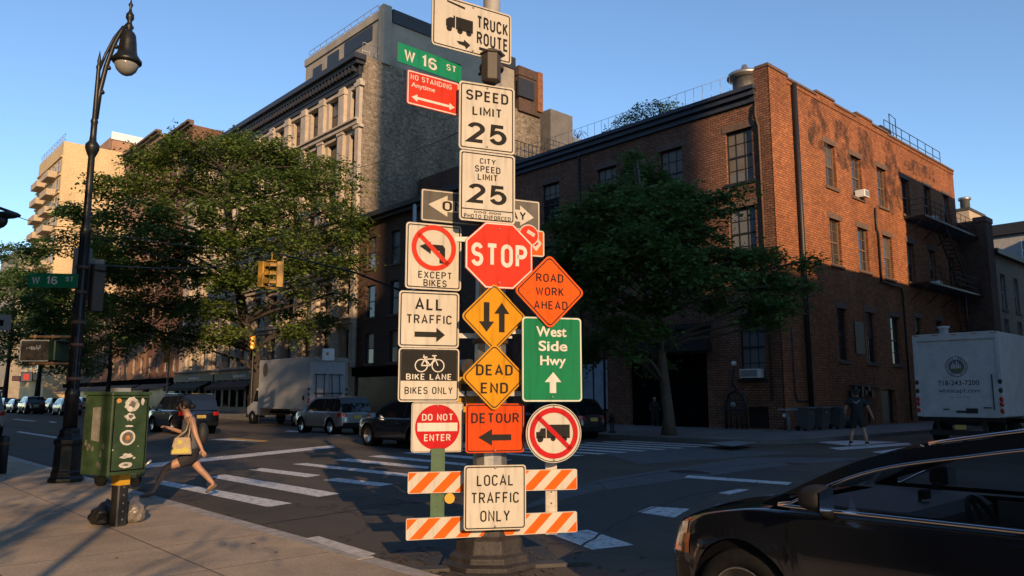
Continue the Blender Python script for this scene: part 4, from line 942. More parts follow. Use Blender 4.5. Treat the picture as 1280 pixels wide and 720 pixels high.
S_BLACK = sign_mat('sign_black_ink', (0.018, 0.017, 0.016), 0.5, 0.3)
S_RED = sign_mat('sign_red_sheeting', (0.52, 0.035, 0.018), 0.45, 0.12)
S_DRED = sign_mat('sign_deep_red', (0.40, 0.012, 0.014), 0.45, 0.12)
S_ORANGE = sign_mat('sign_orange_sheeting', (0.62, 0.085, 0.008), 0.45, 0.1)
S_DORANGE = sign_mat('sign_dark_orange', (0.50, 0.055, 0.007), 0.45, 0.12)
S_YELLOW = sign_mat('sign_yellow_sheeting', (0.49, 0.225, 0.010), 0.45, 0.1)
S_GREEN = sign_mat('sign_green_sheeting', (0.008, 0.15, 0.062), 0.45, 0.1)
S_GREEN2 = sign_mat('sign_bright_green', (0.010, 0.20, 0.105), 0.45, 0.1)
S_TEXTW = sign_mat('sign_white_lettering', (0.55, 0.52, 0.46), 0.5, 0.06)
S_ALU = mat('sign_back_aluminium', (0.42, 0.42, 0.41), 0.45, metal=0.6, var=0.15, scale=5)
S_CHAR = sign_mat('sign_faded_black', (0.105, 0.097, 0.085), 0.5, 0.25)

PZ = 8.0                                   # distance of the pole along the view
POLE = at_depth(612, 700, PZ); POLE.z = 0.0
def face_rz(delta):
    d = VF * math.cos(rad(delta)) + VR * math.sin(rad(delta)); return math.atan2(d.y, d.x)
def project(p):
    c, s = math.cos(YAW), math.sin(YAW); x = p.x * c - p.y * s; f = p.x * s + p.y * c; z = p.z - CAM_H
    cz = f * math.cos(PITCH) + z * math.sin(PITCH); cy = -f * math.sin(PITCH) + z * math.cos(PITCH)
    return (640 + FPX * x / cz, 360 - FPX * cy / cz)
class Sign:
    """a sign plate standing at a real distance; drawing units are hundredths of its own size grid"""
    def __init__(s, name, label, cat, cx, cy, wp, hp, zf, delta, group='road signs on the sign pole'):
        s.c = at_depth(cx, cy, zf); s.rz = face_rz(delta)
        d = Vector((math.cos(s.rz), math.sin(s.rz), 0))
        a, b_ = project(s.c - d * .3), project(s.c + d * .3); s.kx = .6 / (b_[0] - a[0])
        a, b_ = project(s.c - Vector((0, 0, .3))), project(s.c + Vector((0, 0, .3))); s.kz = .6 / (a[1] - b_[1])
        s.W = wp * s.kx; s.H = hp * s.kz
        s.root = thing(name, label, cat, s.c, s.rz, group)
        s.mb = MB(); s.layers = []
    def plate(s, m, poly=None, r=.035, th=.012, back=True):
        poly = poly or rrect(s.W, s.H, r)
        s.poly = poly; mb = MB(); mb.prism(poly, 0, th)
        mb.m = [0] + [1] * (len(mb.f) - 1)
        return mb.build('panel', [m, S_ALU], s.root)
    def border(s, m, inset=.02, wd=.014, r=.025, y=-.0015, name='border', W=None, H=None, dz=0.0):
        W = W or s.W; H = H or s.H
        a = [(x, z + dz) for x, z in rrect(W - 2 * inset, H - 2 * inset, r)]; b_ = [(x, z + dz) for x, z in rrect(W - 2 * inset - 2 * wd, H - 2 * inset - 2 * wd, max(.004, r - wd * .6))]
        mb = MB(); outline(mb, a, b_, y); return mb.build(name, m, s.root)
    def draw(s, name, m):
        return _Pen(s, name, m)
class _Pen:
    def __init__(p, s, name, m): p.s = s; p.n = name; p.m = m; p.mb = MB(); p.y = -.0035; p.words = []
    def T(p, st, x, y, w, h, bold=.022):
        q = MB(); p.words.append(q)
        if all(c in GL for c in st): gothic(q, st, x * p.s.kx, -y * p.s.kz, w * p.s.kx, h * p.s.kz, p.y, .142 + bold * 2.1); return p
        put_text(q, st, x * p.s.kx, -y * p.s.kz, w * p.s.kx, h * p.s.kz, p.y, bold); return p
    def P(p, pts): p.mb.add([(x * p.s.kx, p.y, -y * p.s.kz) for x, y in pts], [list(range(len(pts)))]); return p
    def C(p, x, y, r1, r0=0.0, n=48):
        k = p.s.kz; kx = p.s.kx
        V = [(x * kx + r1 * k * math.cos(2 * math.pi * i / n), p.y, -y * k + r1 * k * math.sin(2 * math.pi * i / n)) for i in range(n)]
        if r0 > 0:
            V += [(x * kx + r0 * k * math.cos(2 * math.pi * i / n), p.y, -y * k + r0 * k * math.sin(2 * math.pi * i / n)) for i in range(n)]
            p.mb.add(V, [(i, (i + 1) % n, n + (i + 1) % n, n + i) for i in range(n)])
        else: p.mb.add(V, [list(range(n))])
        return p
    def B(p, x0, y0, x1, y1, w):
        d = Vector((x1 - x0, y1 - y0)).normalized(); q = Vector((-d.y, d.x)) * w / 2
        return p.P([(x0 + q.x, y0 + q.y), (x1 + q.x, y1 + q.y), (x1 - q.x, y1 - q.y), (x0 - q.x, y0 - q.y)])
    def lift(p, dy): p.y -= dy; return p
    def end(p):
        o = [q.build(p.n, p.m, p.s.root) for q in p.words + ([p.mb] if p.mb.f else [])]; return o[-1]
def bolts(s, pts):
    for x, y in pts:
        MB().sphere((x * s.kx, -.004, -y * s.kz), .011, 10, 6).build('bolt', M_GALV, s.root)
def diamond(side, r=.05, seg=4):
    P = []
    for k in range(4):
        c = rad(90 * k + 90); ux, uz = math.cos(c), math.sin(c)
        a = side / math.sqrt(2); cx, cz = ux * (a - r * math.sqrt(2)), uz * (a - r * math.sqrt(2))
        for i in range(seg + 1):
            t = c + rad(-45 + 90 * i / seg); P.append((cx + r * math.cos(t), cz + r * math.sin(t)))
    return P

# --- the pole itself
SP = thing('sign_pole', 'tapered grey steel pole carrying a crowd of road signs, on a dark octagonal foot', 'pole', POLE)
b = MB(); b.lathe([(.50, 0), (.50, .05), (.42, .07), (.42, .12), (.36, .15), (.345, .27), (.29, .31), (.27, .42), (.23, .46), (.22, .60), (.185, .62)], n=8, smooth=False, ang0=rad(22.5)); shade_bevel(b.build('foot', mat('shaded_foot_iron', (0.026, 0.022, 0.020), .65, var=.5, scale=7, bump=.5, bscale=18), SP), .012)  # shade on the foot is put into its darker colour
b = MB(); n = 12
b.lathe([(.178, .6), (.172, 1.4), (.165, 2.2), (.158, 3.0)], n=n, smooth=False); shade_bevel(b.build('lower_shaft', M_GALV, SP), .02)
b = MB(); b.lathe([(.2, 1.30), (.205, 1.33), (.205, 1.40), (.2, 1.43)], n=24); b.build('strap_band', M_GALV, SP)
b = MB(); b.lathe([(.158, 3.0), (.10, 3.06), (.098, 5.0), (.09, 7.2), (.0, 7.22)], n=20); b.build('upper_shaft', mat('pole_paint', (0.36, 0.34, 0.30), .5, metal=.3, var=.2, scale=4, bump=.1), SP)
for z in (2.2, 2.9, 3.9, 4.6, 5.2): b = MB(); b.lathe([(.13 if z > 3 else .182, z), (.135 if z > 3 else .186, z + .01), (.135 if z > 3 else .186, z + .04), (.13 if z > 3 else .182, z + .05)], n=20); b.build('strap_band', M_RUST, SP)

# --- 1 truck route
s = Sign('truck_route_sign', 'white TRUCK ROUTE sign with a black lorry, topmost on the sign pole', 'road sign', 591, 36.5, 99, 63.5, 7.72, 58)
s.plate(S_CREAM); s.border(S_BLACK, .016, .012)
s.draw('lettering', S_BLACK).T('TRUCK', 25, -11, 40, 16, .03).T('ROUTE', 25, 9, 40, 16, .03).end()
s.draw('pictogram', S_BLACK).P([(-21, -9.5), (0, -9.5), (0, 6), (-21, 6)]).P([(-33, -3), (-28, -7), (-24, -7), (-24, -10), (-22, -10), (-22, 5), (-33, 5)]).C(-29, 7, 3.6).C(-16, 7, 3.6).C(-5, 7, 3.6).end()
s.draw('arrow', S_BLACK).P([(-20, 20), (-11, 19), (-11, 16), (-3, 21), (-8, 27), (-10, 24), (-17, 23)]).end()
s.draw('arrow', S_BLACK).P([(8, 20), (34, 20), (34, 16), (42, 22), (34, 28), (34, 24.5), (8, 23.5)]).end()
s.draw('arrow', S_BLACK).P([(-32, -27), (-10, -24), (-10, -21.5), (-32, -25)]).end()
bolts(s, [(0, -27), (0, 27)])
# --- 2 street name
def street_name(label, cx, cy, wp, hp, zf, delta, sz=1.0, group=None):
    s = Sign('street_name_sign', label, 'street sign', cx, cy, wp, hp, zf, delta, group)
    s.plate(S_GREEN2, r=.008, th=.012)
    return s
s = street_name('bright green W 16 ST street name plate at the upper left of the sign pole', 538.5, 79, 79, 23.5, 7.60, 48)
s.draw('lettering', S_TEXTW).T('W', -26, 0.5, 13, 13.5).T('16', -2, .5, 19, 14.5).T('ST', 26, -2.5, 13, 8).end()
s = Sign('no_standing_sign', 'red NO STANDING sign with a white double arrow under the street name plate', 'road sign', 542, 116.5, 65, 42, 7.58, 54)
s.plate(S_RED, r=.02); s.border(S_TEXTW, .006, .012, .018)
s.draw('lettering', S_TEXTW).T('NO STANDING', -3, -13, 51, 6.5, .01).T('Anytime', -13, -3, 29, 7.5, .01).end()
s.draw('double_arrow', S_TEXTW).P([(-20, 10), (20, 10), (20, 7), (27, 11.5), (20, 16), (20, 13), (-20, 13), (-20, 16), (-27, 11.5), (-20, 7)]).end()
# --- 3 speed limits
s = Sign('speed_limit_sign', 'white SPEED LIMIT 25 sign, upper one of the two on the pole', 'road sign', 609, 147.3, 69.5, 84, 7.72, 69)
s.plate(S_CREAM); s.border(S_BLACK, .018, .012)
s.draw('lettering', S_BLACK).T('SPEED', 0, -26, 53, 13).T('LIMIT', 0, -7, 37, 11, .014).T('25', 0, 20, 49, 25, .03).end(); bolts(s, [(0, -37), (0, 36)])
s = Sign('speed_limit_sign', 'white CITY SPEED LIMIT 25 sign with a small PHOTO ENFORCED strip', 'road sign', 609.5, 234, 69.5, 87, 7.70, 68)
s.plate(S_CREAM); s.border(S_BLACK, .018, .012)
s.draw('lettering', S_BLACK).T('CITY', 0, -32, 20, 7, .012).T('SPEED', 0, -22, 32, 8, .014).T('LIMIT', 0, -12, 25, 8, .014).T('25', 0, 9, 48, 24, .03).end()
s.draw('strip_lettering', S_BLACK).T('PHOTO ENFORCED', 0, 37.5, 58, 5, .01).T('ooo ooo', 0, 32.0, 34, 2.5, .004).end()
s.draw('strip_line', S_BLACK).P([(-31.5, 28.2), (31.5, 28.2), (31.5, 29.4), (-31.5, 29.4)]).end()
# --- 4 one way, behind
s = Sign('one_way_sign', 'long black ONE WAY sign with two white arrows, behind the city speed limit sign', 'road sign', 603, 263.5, 148, 39, 8.0, 66)
s.plate(S_CHAR, r=.02); s.border(S_CREAM, .006, .012, .018)
s.draw('arrow', S_CREAM).P([(-66, -1), (-43, -14), (-43, -8), (10, -8), (10, 6), (-43, 6), (-43, 12)]).end()
s.draw('arrow', S_CREAM).P([(66, 2), (48, -12), (48, -6), (20, -6), (20, 9), (48, 9), (48, 14)]).end()
p = s.draw('lettering', S_BLACK); p.lift(.002); p.T('ON', -36, -1, 26, 12).T('AY', 46, 1.5, 19, 11).end()
# --- 5 no left turn
s = Sign('no_left_turn_sign', 'white no left turn sign with EXCEPT BIKES beneath its red ring', 'road sign', 542.3, 320.8, 69.5, 82, 7.76, 67)
s.plate(S_CREAM); s.border(S_BLACK, .016, .011)
s.draw('arrow', S_BLACK).P([(-18, -12), (-4, -18.5), (-4, -15), (11, -15), (14, -11), (14, 8), (7, 8), (7, -7.5), (-4, -7.5), (-4, -3)]).end()
s.draw('prohibition_ring', S_RED).lift(.002).C(0, -11, 28.5, 22.5).B(-19, -27, 18, 9, 5.5).end()
s.draw('lettering', S_BLACK).T('EXCEPT', 2, 23, 42, 8.5, .008).T('BIKES', 2, 33, 29, 8.5, .012).end()
# --- 6 stop
s = Sign('stop_sign', 'large red octagonal STOP sign in the middle of the pole', 'road sign', 624.3, 319.5, 84, 82, 7.72, 70)
R8 = s.H / 2 / math.cos(rad(22.5)); kx = s.W / s.H
oct_ = lambda r: [(r * kx * math.cos(rad(22.5 + 45 * k)), r * math.sin(rad(22.5 + 45 * k))) for k in range(8)]
s.plate(S_RED, poly=oct_(R8)); mb = MB(); outline(mb, oct_(R8 * .985), oct_(R8 * .945), -.0015); mb.build('border', S_TEXTW, s.root)
s.draw('lettering', S_TEXTW).T('STOP', 0, 0, 70, 29, .035).end(); bolts(s, [(0, -33), (0, 34)])
s = Sign('prohibition_sign', 'small round red and white sign behind the right edge of the stop sign', 'road sign', 661, 294, 27, 27, 7.93, 68)
s.plate(S_CREAM, poly=[(s.H / 2 * math.cos(2 * math.pi * k / 40), s.H / 2 * math.sin(2 * math.pi * k / 40)) for k in range(40)]); s.draw('red_disc', S_RED).C(0, 0, 12).end(); s.draw('white_mark', S_CREAM).lift(.002).P([(-1, -7), (8, -2), (6, 2), (-3, -3)]).end()
s = Sign('no_parking_sign', 'small orange sign with a white diamond under the small round red sign', 'road sign', 667, 304, 27, 33, 7.96, 68)
s.plate(S_CREAM, r=.03); s.draw('orange_field', S_ORANGE).P([(-11.5, -14.5), (11.5, -14.5), (11.5, 14.5), (-11.5, 14.5)]).end(); s.draw('white_diamond', S_CREAM).lift(.002).P([(2, -11), (10, 0), (3, 10), (-6, 0)]).end(); s.draw('red_mark', S_DRED).lift(.004).P([(0, -4), (6, 0), (2, 4), (-2, 1)]).end()
# --- 7 road work
s = Sign('road_work_sign', 'orange diamond ROAD WORK AHEAD sign', 'road sign', 687.3, 364.5, 96, 94, 7.68, 72)
D_ = s.H / math.sqrt(2)
s.plate(S_ORANGE, poly=diamond(D_)); mb = MB(); outline(mb, diamond(D_ - .035, .04), diamond(D_ - .058, .035), -.0015); mb.build('border', S_BLACK, s.root)
s.draw('lettering', S_BLACK).T('ROAD', 0, -17, 34, 10.5, .012).T('WORK', 0, 0, 35, 10.5, .012).T('AHEAD', 1, 17, 42, 10.5, .012).end()
# --- 8 all traffic, bike lane
s = Sign('all_traffic_sign', 'white ALL TRAFFIC sign with a black arrow pointing right', 'road sign', 536.6, 399.3, 75.5, 70, 7.74, 71)
s.plate(S_CREAM); s.border(S_BLACK, .016, .011)
s.draw('lettering', S_BLACK).T('ALL', -.5, -19, 35, 15, .02).T('TRAFFIC', 0, 0, 57, 11.5, .014).end()
s.draw('arrow', S_BLACK).P([(-18, 15.5), (9, 15.5), (9, 10), (20, 19), (9, 28), (9, 22), (-18, 22)]).end()
s = Sign('bike_lane_sign', 'black and white BIKE LANE BIKES ONLY sign with a bicycle drawing', 'road sign', 536.3, 468.5, 76, 67, 7.72, 72)
s.plate(S_CREAM); s.draw('black_field', S_BLACK).P([(-35, -30.5), (35, -30.5), (35, 7.5), (-35, 7.5)]).end(); s.border(S_BLACK, .013, .010)
p = s.draw('bicycle_drawing', S_TEXTW); p.lift(.002); p.C(-10, -11.5, 8.3, 7.0).C(11, -11.5, 8.3, 7.0)
p.B(-10, -11.5, -5, -21, 1.4).B(-5, -19.5, 6, -20, 1.4).B(-5, -20, 1, -11.5, 1.4).B(1, -11.5, 6.5, -20, 1.4).B(11, -11.5, 5.5, -24, 1.4).B(-10, -11.5, 1, -11.5, 1.4).B(3.5, -24, 9, -24, 1.4).B(-8, -22, -2.5, -22, 1.6).B(-7, -25, -6, -20, 1.2).end()
s.draw('lettering', S_TEXTW).lift(.002).T('BIKE LANE', 0, 2.5, 57, 7.5, .014).end()
s.draw('lower_lettering', S_BLACK).T('BIKES ONLY', 0, 19.5, 60, 9, .008).end()
# --- 9 yellow diamonds
s = Sign('two_way_sign', 'yellow diamond sign with black up and down arrows', 'road sign', 617.7, 396, 87, 86, 7.70, 73)
D_ = s.H / math.sqrt(2)
s.plate(S_YELLOW, poly=diamond(D_)); mb = MB(); outline(mb, diamond(D_ - .03, .04), diamond(D_ - .05, .035), -.0015); mb.build('border', S_BLACK, s.root)
s.draw('down_arrow', S_BLACK).P([(-13, -18), (-6, -18), (-6, 6), (0, 6), (-9.5, 19), (-19, 6), (-13, 6)]).end()
s.draw('up_arrow', S_BLACK).P([(6, 19), (13, 19), (13, -4), (19, -4), (9.5, -18), (0, -4), (6, -4)]).end()
s = Sign('dead_end_sign', 'yellow diamond DEAD END sign', 'road sign', 618, 471.5, 89, 86, 7.66, 74)
D_ = s.H / math.sqrt(2)
s.plate(S_YELLOW, poly=diamond(D_)); mb = MB(); outline(mb, diamond(D_ - .03, .04), diamond(D_ - .05, .035), -.0015); mb.build('border', S_BLACK, s.root)
s.draw('lettering', S_BLACK).T('DEAD', 0, -9, 46, 13.5, .018).T('END', 0, 13.5, 34, 13.5, .018).end()
# --- 10 west side highway
s = Sign('highway_sign', 'green West Side Hwy sign with a white arrow pointing up', 'road sign', 690.3, 449, 75, 106, 7.72, 74)
s.plate(S_GREEN, r=.04); s.border(S_TEXTW, .004, .014, .036)
s.draw('lettering', S_TEXTW).T('West', -1, -34.5, 38, 13, .022).T('Side', 1, -16.5, 36, 13, .022).T('Hwy', 1, 3.5, 32, 15.5, .022).end()
s.draw('arrow', S_TEXTW).P([(-3.5, 42), (-3.5, 28.5), (-9.5, 28.5), (1, 16), (11, 28.5), (4.5, 28.5), (4.5, 42)]).end(); bolts(s, [(0, -47), (0, 47)])
# --- 11 do not enter, detour, no trucks
s = Sign('do_not_enter_sign', 'white square DO NOT ENTER sign with a red disc', 'road sign', 546.8, 534, 65, 62.5, 7.74, 75)
s.plate(S_CREAM, r=.03); s.border(S_CHAR, .006, .005)
s.draw('red_disc', S_DRED).C(0, 0, 28.5).end()
s.draw('white_bar', S_TEXTW).lift(.002).P([(-25, -5.5), (25, -5.5), (25, 5), (-25, 5)]).end()
s.draw('lettering', S_TEXTW).lift(.002).T('DO NOT', 0, -12.5, 39, 8.5, .016).T('ENTER', 0, 13, 33, 8.5, .016).end(); bolts(s, [(0, -27), (0, 27)])
s = Sign('detour_sign', 'orange DETOUR sign with a black arrow pointing left', 'road sign', 619, 535, 73, 61.5, 7.70, 76)
s.plate(S_DORANGE, r=.03); s.border(S_BLACK, .012, .010)
s.draw('lettering', S_BLACK).T('DETOUR', 0, -12.5, 60, 12.5, .014).end()
s.draw('arrow', S_BLACK).P([(-21, 11.5), (-4, 1), (-4, 8), (20, 8), (20, 15.5), (-4, 15.5), (-4, 22)]).end(); bolts(s, [(0, -28), (0, 28)])
s = Sign('no_trucks_sign', 'round white no trucks sign with a red ring and bar', 'road sign', 692.3, 541.7, 73, 73.5, 7.70, 76)
circ = lambda r: [(r * math.cos(2 * math.pi * k / 64), r * math.sin(2 * math.pi * k / 64)) for k in range(64)]
s.plate(S_CREAM, poly=circ(s.H / 2)); mb = MB(); outline(mb, circ(s.H / 2 - .008), circ(s.H / 2 - .016), -.0015); mb.build('border', S_BLACK, s.root)
s.draw('pictogram', S_BLACK).P([(-9, -11), (20, -11), (20, 6), (-9, 6)]).P([(-22, -2), (-18, -2), (-16, -6.5), (-10, -6.5), (-10, 6), (-22, 6)]).C(-17, 7, 4).C(-1, 6.5, 3.2).C(13, 7, 3.6).end()
s.draw('prohibition_ring', S_DRED).lift(.002).C(0, -.5, 32, 25.5).B(-21, -22, 21, 20, 5.5).end(); bolts(s, [(0, -33), (0, 33)])
# --- 12 barricade and its sign
BD = thing('barricade', 'orange and white striped two board barricade on a green and a pale post', 'barricade', at_depth(617, 690, 7.78) * 1.0, face_rz(78))
BD.location.z = 0
bd = Vector((math.cos(BD.rotation_euler.z), math.sin(BD.rotation_euler.z), 0))
def loc_in(px, py, zf=7.78):
    p = at_depth(px, py, zf) - Vector(BD.location); return p.dot(bd), p.z
for cy, y0, y1, xl, xr, tilt in ((601, 588, 614.3, 508, 727.5, 0.0), (656, 643.3, 669.8, 505.8, 727.5, 0.012)):
    a, z1 = loc_in(xl, y0); c, z0 = loc_in(xr, y1)
    z0 = loc_in(617, y1)[1]; z1 = loc_in(617, y0)[1]
    L = c - a; h = z1 - z0
    o = MB().prism([(x, z) for x, z in rrect(L, h, .015)], -.02, .01).build('board', S_CREAM, BD, ((a + c) / 2, 0, (z0 + z1) / 2), (0, -tilt, 0))
    mb = MB(); t = -L / 2 - h * .4; k = 0; st = L / 7.35
    ph = (.0, .02)[cy > 620]
    for k in range(-1, 9):
        x0 = -L / 2 + ph + k * st * .965 + .01; w_ = st * .5
        P = [(x0, -h / 2), (x0 + w_, -h / 2), (x0 + w_ + h * .93, h / 2), (x0 + h * .93, h / 2)]
        lo, hi = -L / 2 + .006, L / 2 - .006        # clip the slanted stripe to the board
        Q = []
        for (x1, z1_), (x2, z2_) in zip(P, P[1:] + P[:1]):
            Q.append((x1, z1_))
        def clip(Q, lim, sgn):
            R = []
            for i in range(len(Q)):
                p, q = Q[i], Q[(i + 1) % len(Q)]; ip = (p[0] - lim) * sgn <= 0; iq = (q[0] - lim) * sgn <= 0
                if ip: R.append(p)
                if ip != iq: tt = (lim - p[0]) / (q[0] - p[0]); R.append((lim, p[1] + (q[1] - p[1]) * tt))
            return R
        Q = clip(Q, hi, 1)
        if len(Q) > 2: Q = clip(Q, lo, -1)
        if len(Q) > 2:
            mb.add([(x, -.0215, max(-h / 2 + .006, min(h / 2 - .006, z))) for x, z in Q], [list(range(len(Q)))])
    mb.build('stripes', mat('barricade_orange', (0.58, 0.10, 0.008), .75, spec=.12, var=.15, scale=5), o)
M_GPOST = mat('green_post', (0.035, 0.085, 0.035), .6, var=.35, scale=9)
M_PPOST = mat('pale_post', (0.40, 0.35, 0.29), .6, var=.3, scale=9)
for (xl, xr, m, yt) in ((537, 553.5, M_GPOST, 560), (686.5, 700.8, M_PPOST, 574)):
    a = loc_in(xl, 620)[0]; c = loc_in(xr, 620)[0]; zt = loc_in(610, yt)[1]
    zb = loc_in(610, 671)[1]
    mb = MB(); mb.box(a, c, .015, .055, zb, zt); mb.box(a - .004, a + .012, .0105, .0149, zb, zt); mb.box(c - .012, c + .004, .0105, .0149, zb, zt)
    o = mb.build('post', m, BD)
    h_ = MB()
    for k in range(int((zt - zb - .1) / .11)): h_.cyl(((a + c) / 2, .0148, zb + .08 + k * .11), ((a + c) / 2, .0135, zb + .08 + k * .11), .009, n=8)
    h_.build('bolt_holes', M_IRON, o)
for (x0, x1, y) in ((470, 560, 0), (650, 745, 0)):
    mb = MB(); a = loc_in(x0, 690)[0]; c = loc_in(x1, 690)[0]; mb.box(a, c, -.05, .12, 0.0, .035); mb.build('base_board', mat('weathered_board', (.05, .045, .04), .8, var=.3), BD)
x, z = loc_in(560, 621); MB().cyl((x, -.012, z), (x, -.03, z), .05, n=20).build('reflector', mat('amber_reflector', (.55, .30, .03), .25), BD)
s = Sign('local_traffic_sign', 'white LOCAL TRAFFIC ONLY sign in front of the striped boards at the bottom', 'road sign', 619, 621.7, 77.5, 81, 7.60, 79)
s.plate(S_CREAM, r=.03); s.border(S_BLACK, .012, .011)
s.draw('lettering', S_BLACK).T('LOCAL', 0, -21.5, 46, 14, .008).T('TRAFFIC', 0, .5, 60, 14, .008).T('ONLY', 0, 23, 37, 14, .008).end(); bolts(s, [(0, -37), (0, 36)])
# --- lamp box, bracket and signal housing on the pole
c_ = at_depth(614, 84, 7.72)
t = thing('signal_box', 'dark weathered hexagonal box strapped to the pole above the speed limit signs', 'signal box', c_, face_rz(80))
b = MB(); b.lathe([(.09, -.17), (.105, -.16), (.105, .13), (.125, .135), (.125, .15), (.06, .19), (0, .2)], n=6, smooth=False); shade_bevel(b.build('housing', mat('box_brown', (.045, .034, .026), .6, var=.4, scale=9), t), .006)
b = MB(); b.tube([(-.02, .06, .0), (-.1, .2, .0)], .02, 6); b.build('bracket', M_RUST, t)
c_ = at_depth(582, 486, 8.05)
t = thing('pedestrian_signal', 'yellow signal housing on the pole between the BIKE LANE and DEAD END signs', 'signal', c_, face_rz(60))
b = MB(); b.bbox(-.13, .13, -.1, .12, -.36, .12, .02); b.build('housing', mat('signal_yellow', (.50, .27, .02), .5, var=.2, scale=6), t)
b = MB(); b.box(-.1, .1, -.2, -.1, .02, .05); b.box(-.1, -.09, -.2, -.1, -.18, .02); b.build('visor', M_IRON, t)
c_ = at_depth(580, 460, 8.1)
t = thing('camera_housing', 'dark round camera housing on the pole behind the yellow diamonds', 'camera', c_, face_rz(60))
MB().cyl((0, -.12, 0), (0, .12, 0), .09, n=18).build('housing', M_IRON, t); MB().tube([(.02, .05, 0), (.25, .05, -.05)], .025, 6).build('bracket', M_RUST, t)

# flat bars that carry the outer columns of signs
M_BAR = mat('mounting_bar', (.30, .29, .27), .5, metal=.5, var=.3, scale=9)
for px0, px1, py in ((530, 640, 300), (512, 640, 420), (512, 700, 492), (525, 715, 556), (640, 716, 415)):
    a = at_depth(px0, py, 7.84); c = at_depth(px1, py, 7.90); a.z = c.z; d = c - a
    mb = MB(); mb.box(0, d.length, -.012, .012, -.025, .025); mb.v = [tuple(Vector(v)) for v in mb.v]
    o = mb.build('mounting_bar', M_BAR, SP, a - POLE, (0, 0, math.atan2(d.y, d.x)))
# ------------------------------------------------------------------ vehicles
def car_paint(name, col, rough=.22, metal=.0, coat=1.0):
    return mat(name, col, rough, metal, coat=coat, spec=.5)
P_BLACK = car_paint('car_paint_black', (.006, .007, .009), .18)
P_DGREY = car_paint('car_paint_dark_grey', (.035, .037, .040), .25, .3)
P_SILVER = car_paint('car_paint_silver', (.26, .27, .28), .3, .5)
P_BEIGE = car_paint('car_paint_champagne', (.38, .35, .30), .3, .4)
P_WHITE = car_paint('car_paint_white', (.55, .55, .54), .3)
P_NAVY = car_paint('car_paint_navy', (.012, .016, .025), .2)
M_TYRE = mat('tyre_rubber', (.010, .010, .010), .9, var=.3, scale=20, spec=.1)
M_RIM = mat('alloy_rim', (.40, .40, .40), .3, metal=.9)
M_TRIM = mat('black_plastic', (.012, .012, .013), .65, spec=.15)
M_CHROME = mat('chrome_trim', (.62, .64, .68), .12, metal=1.0)
M_CGLASS = mat('car_glass_dark', (.008, .010, .012), .03, spec=.8)
def clear_glass():
    m = bpy.data.materials.new('car_glass_tinted'); m.use_nodes = True; n, l = m.node_tree.nodes, m.node_tree.links
    n.remove(n['Principled BSDF']); tr = n.new('ShaderNodeBsdfTransparent'); tr.inputs[0].default_value = (.70, .73, .75, 1)
    gl = n.new('ShaderNodeBsdfGlossy'); gl.inputs['Roughness'].default_value = .01; fr = n.new('ShaderNodeFresnel'); fr.inputs[0].default_value = 1.5
    mx = n.new('ShaderNodeMixShader'); l.new(fr.outputs[0], mx.inputs[0]); l.new(tr.outputs[0], mx.inputs[1]); l.new(gl.outputs[0], mx.inputs[2])
    l.new(mx.outputs[0], n['Material Output'].inputs['Surface']); return m
M_TGLASS = clear_glass()
M_TAIL = mat('tail_lamp_red', (.35, .015, .01), .15, spec=.7)
M_AMBER = mat('amber_lens', (.50, .14, .015), .15, spec=.7)
M_HEAD = mat('head_lamp', (.45, .45, .46), .08, metal=.6)
M_PLATE = mat('number_plate', (.50, .34, .08), .5)
M_SEAT = mat('seat_leather', (.07, .062, .055), .6)

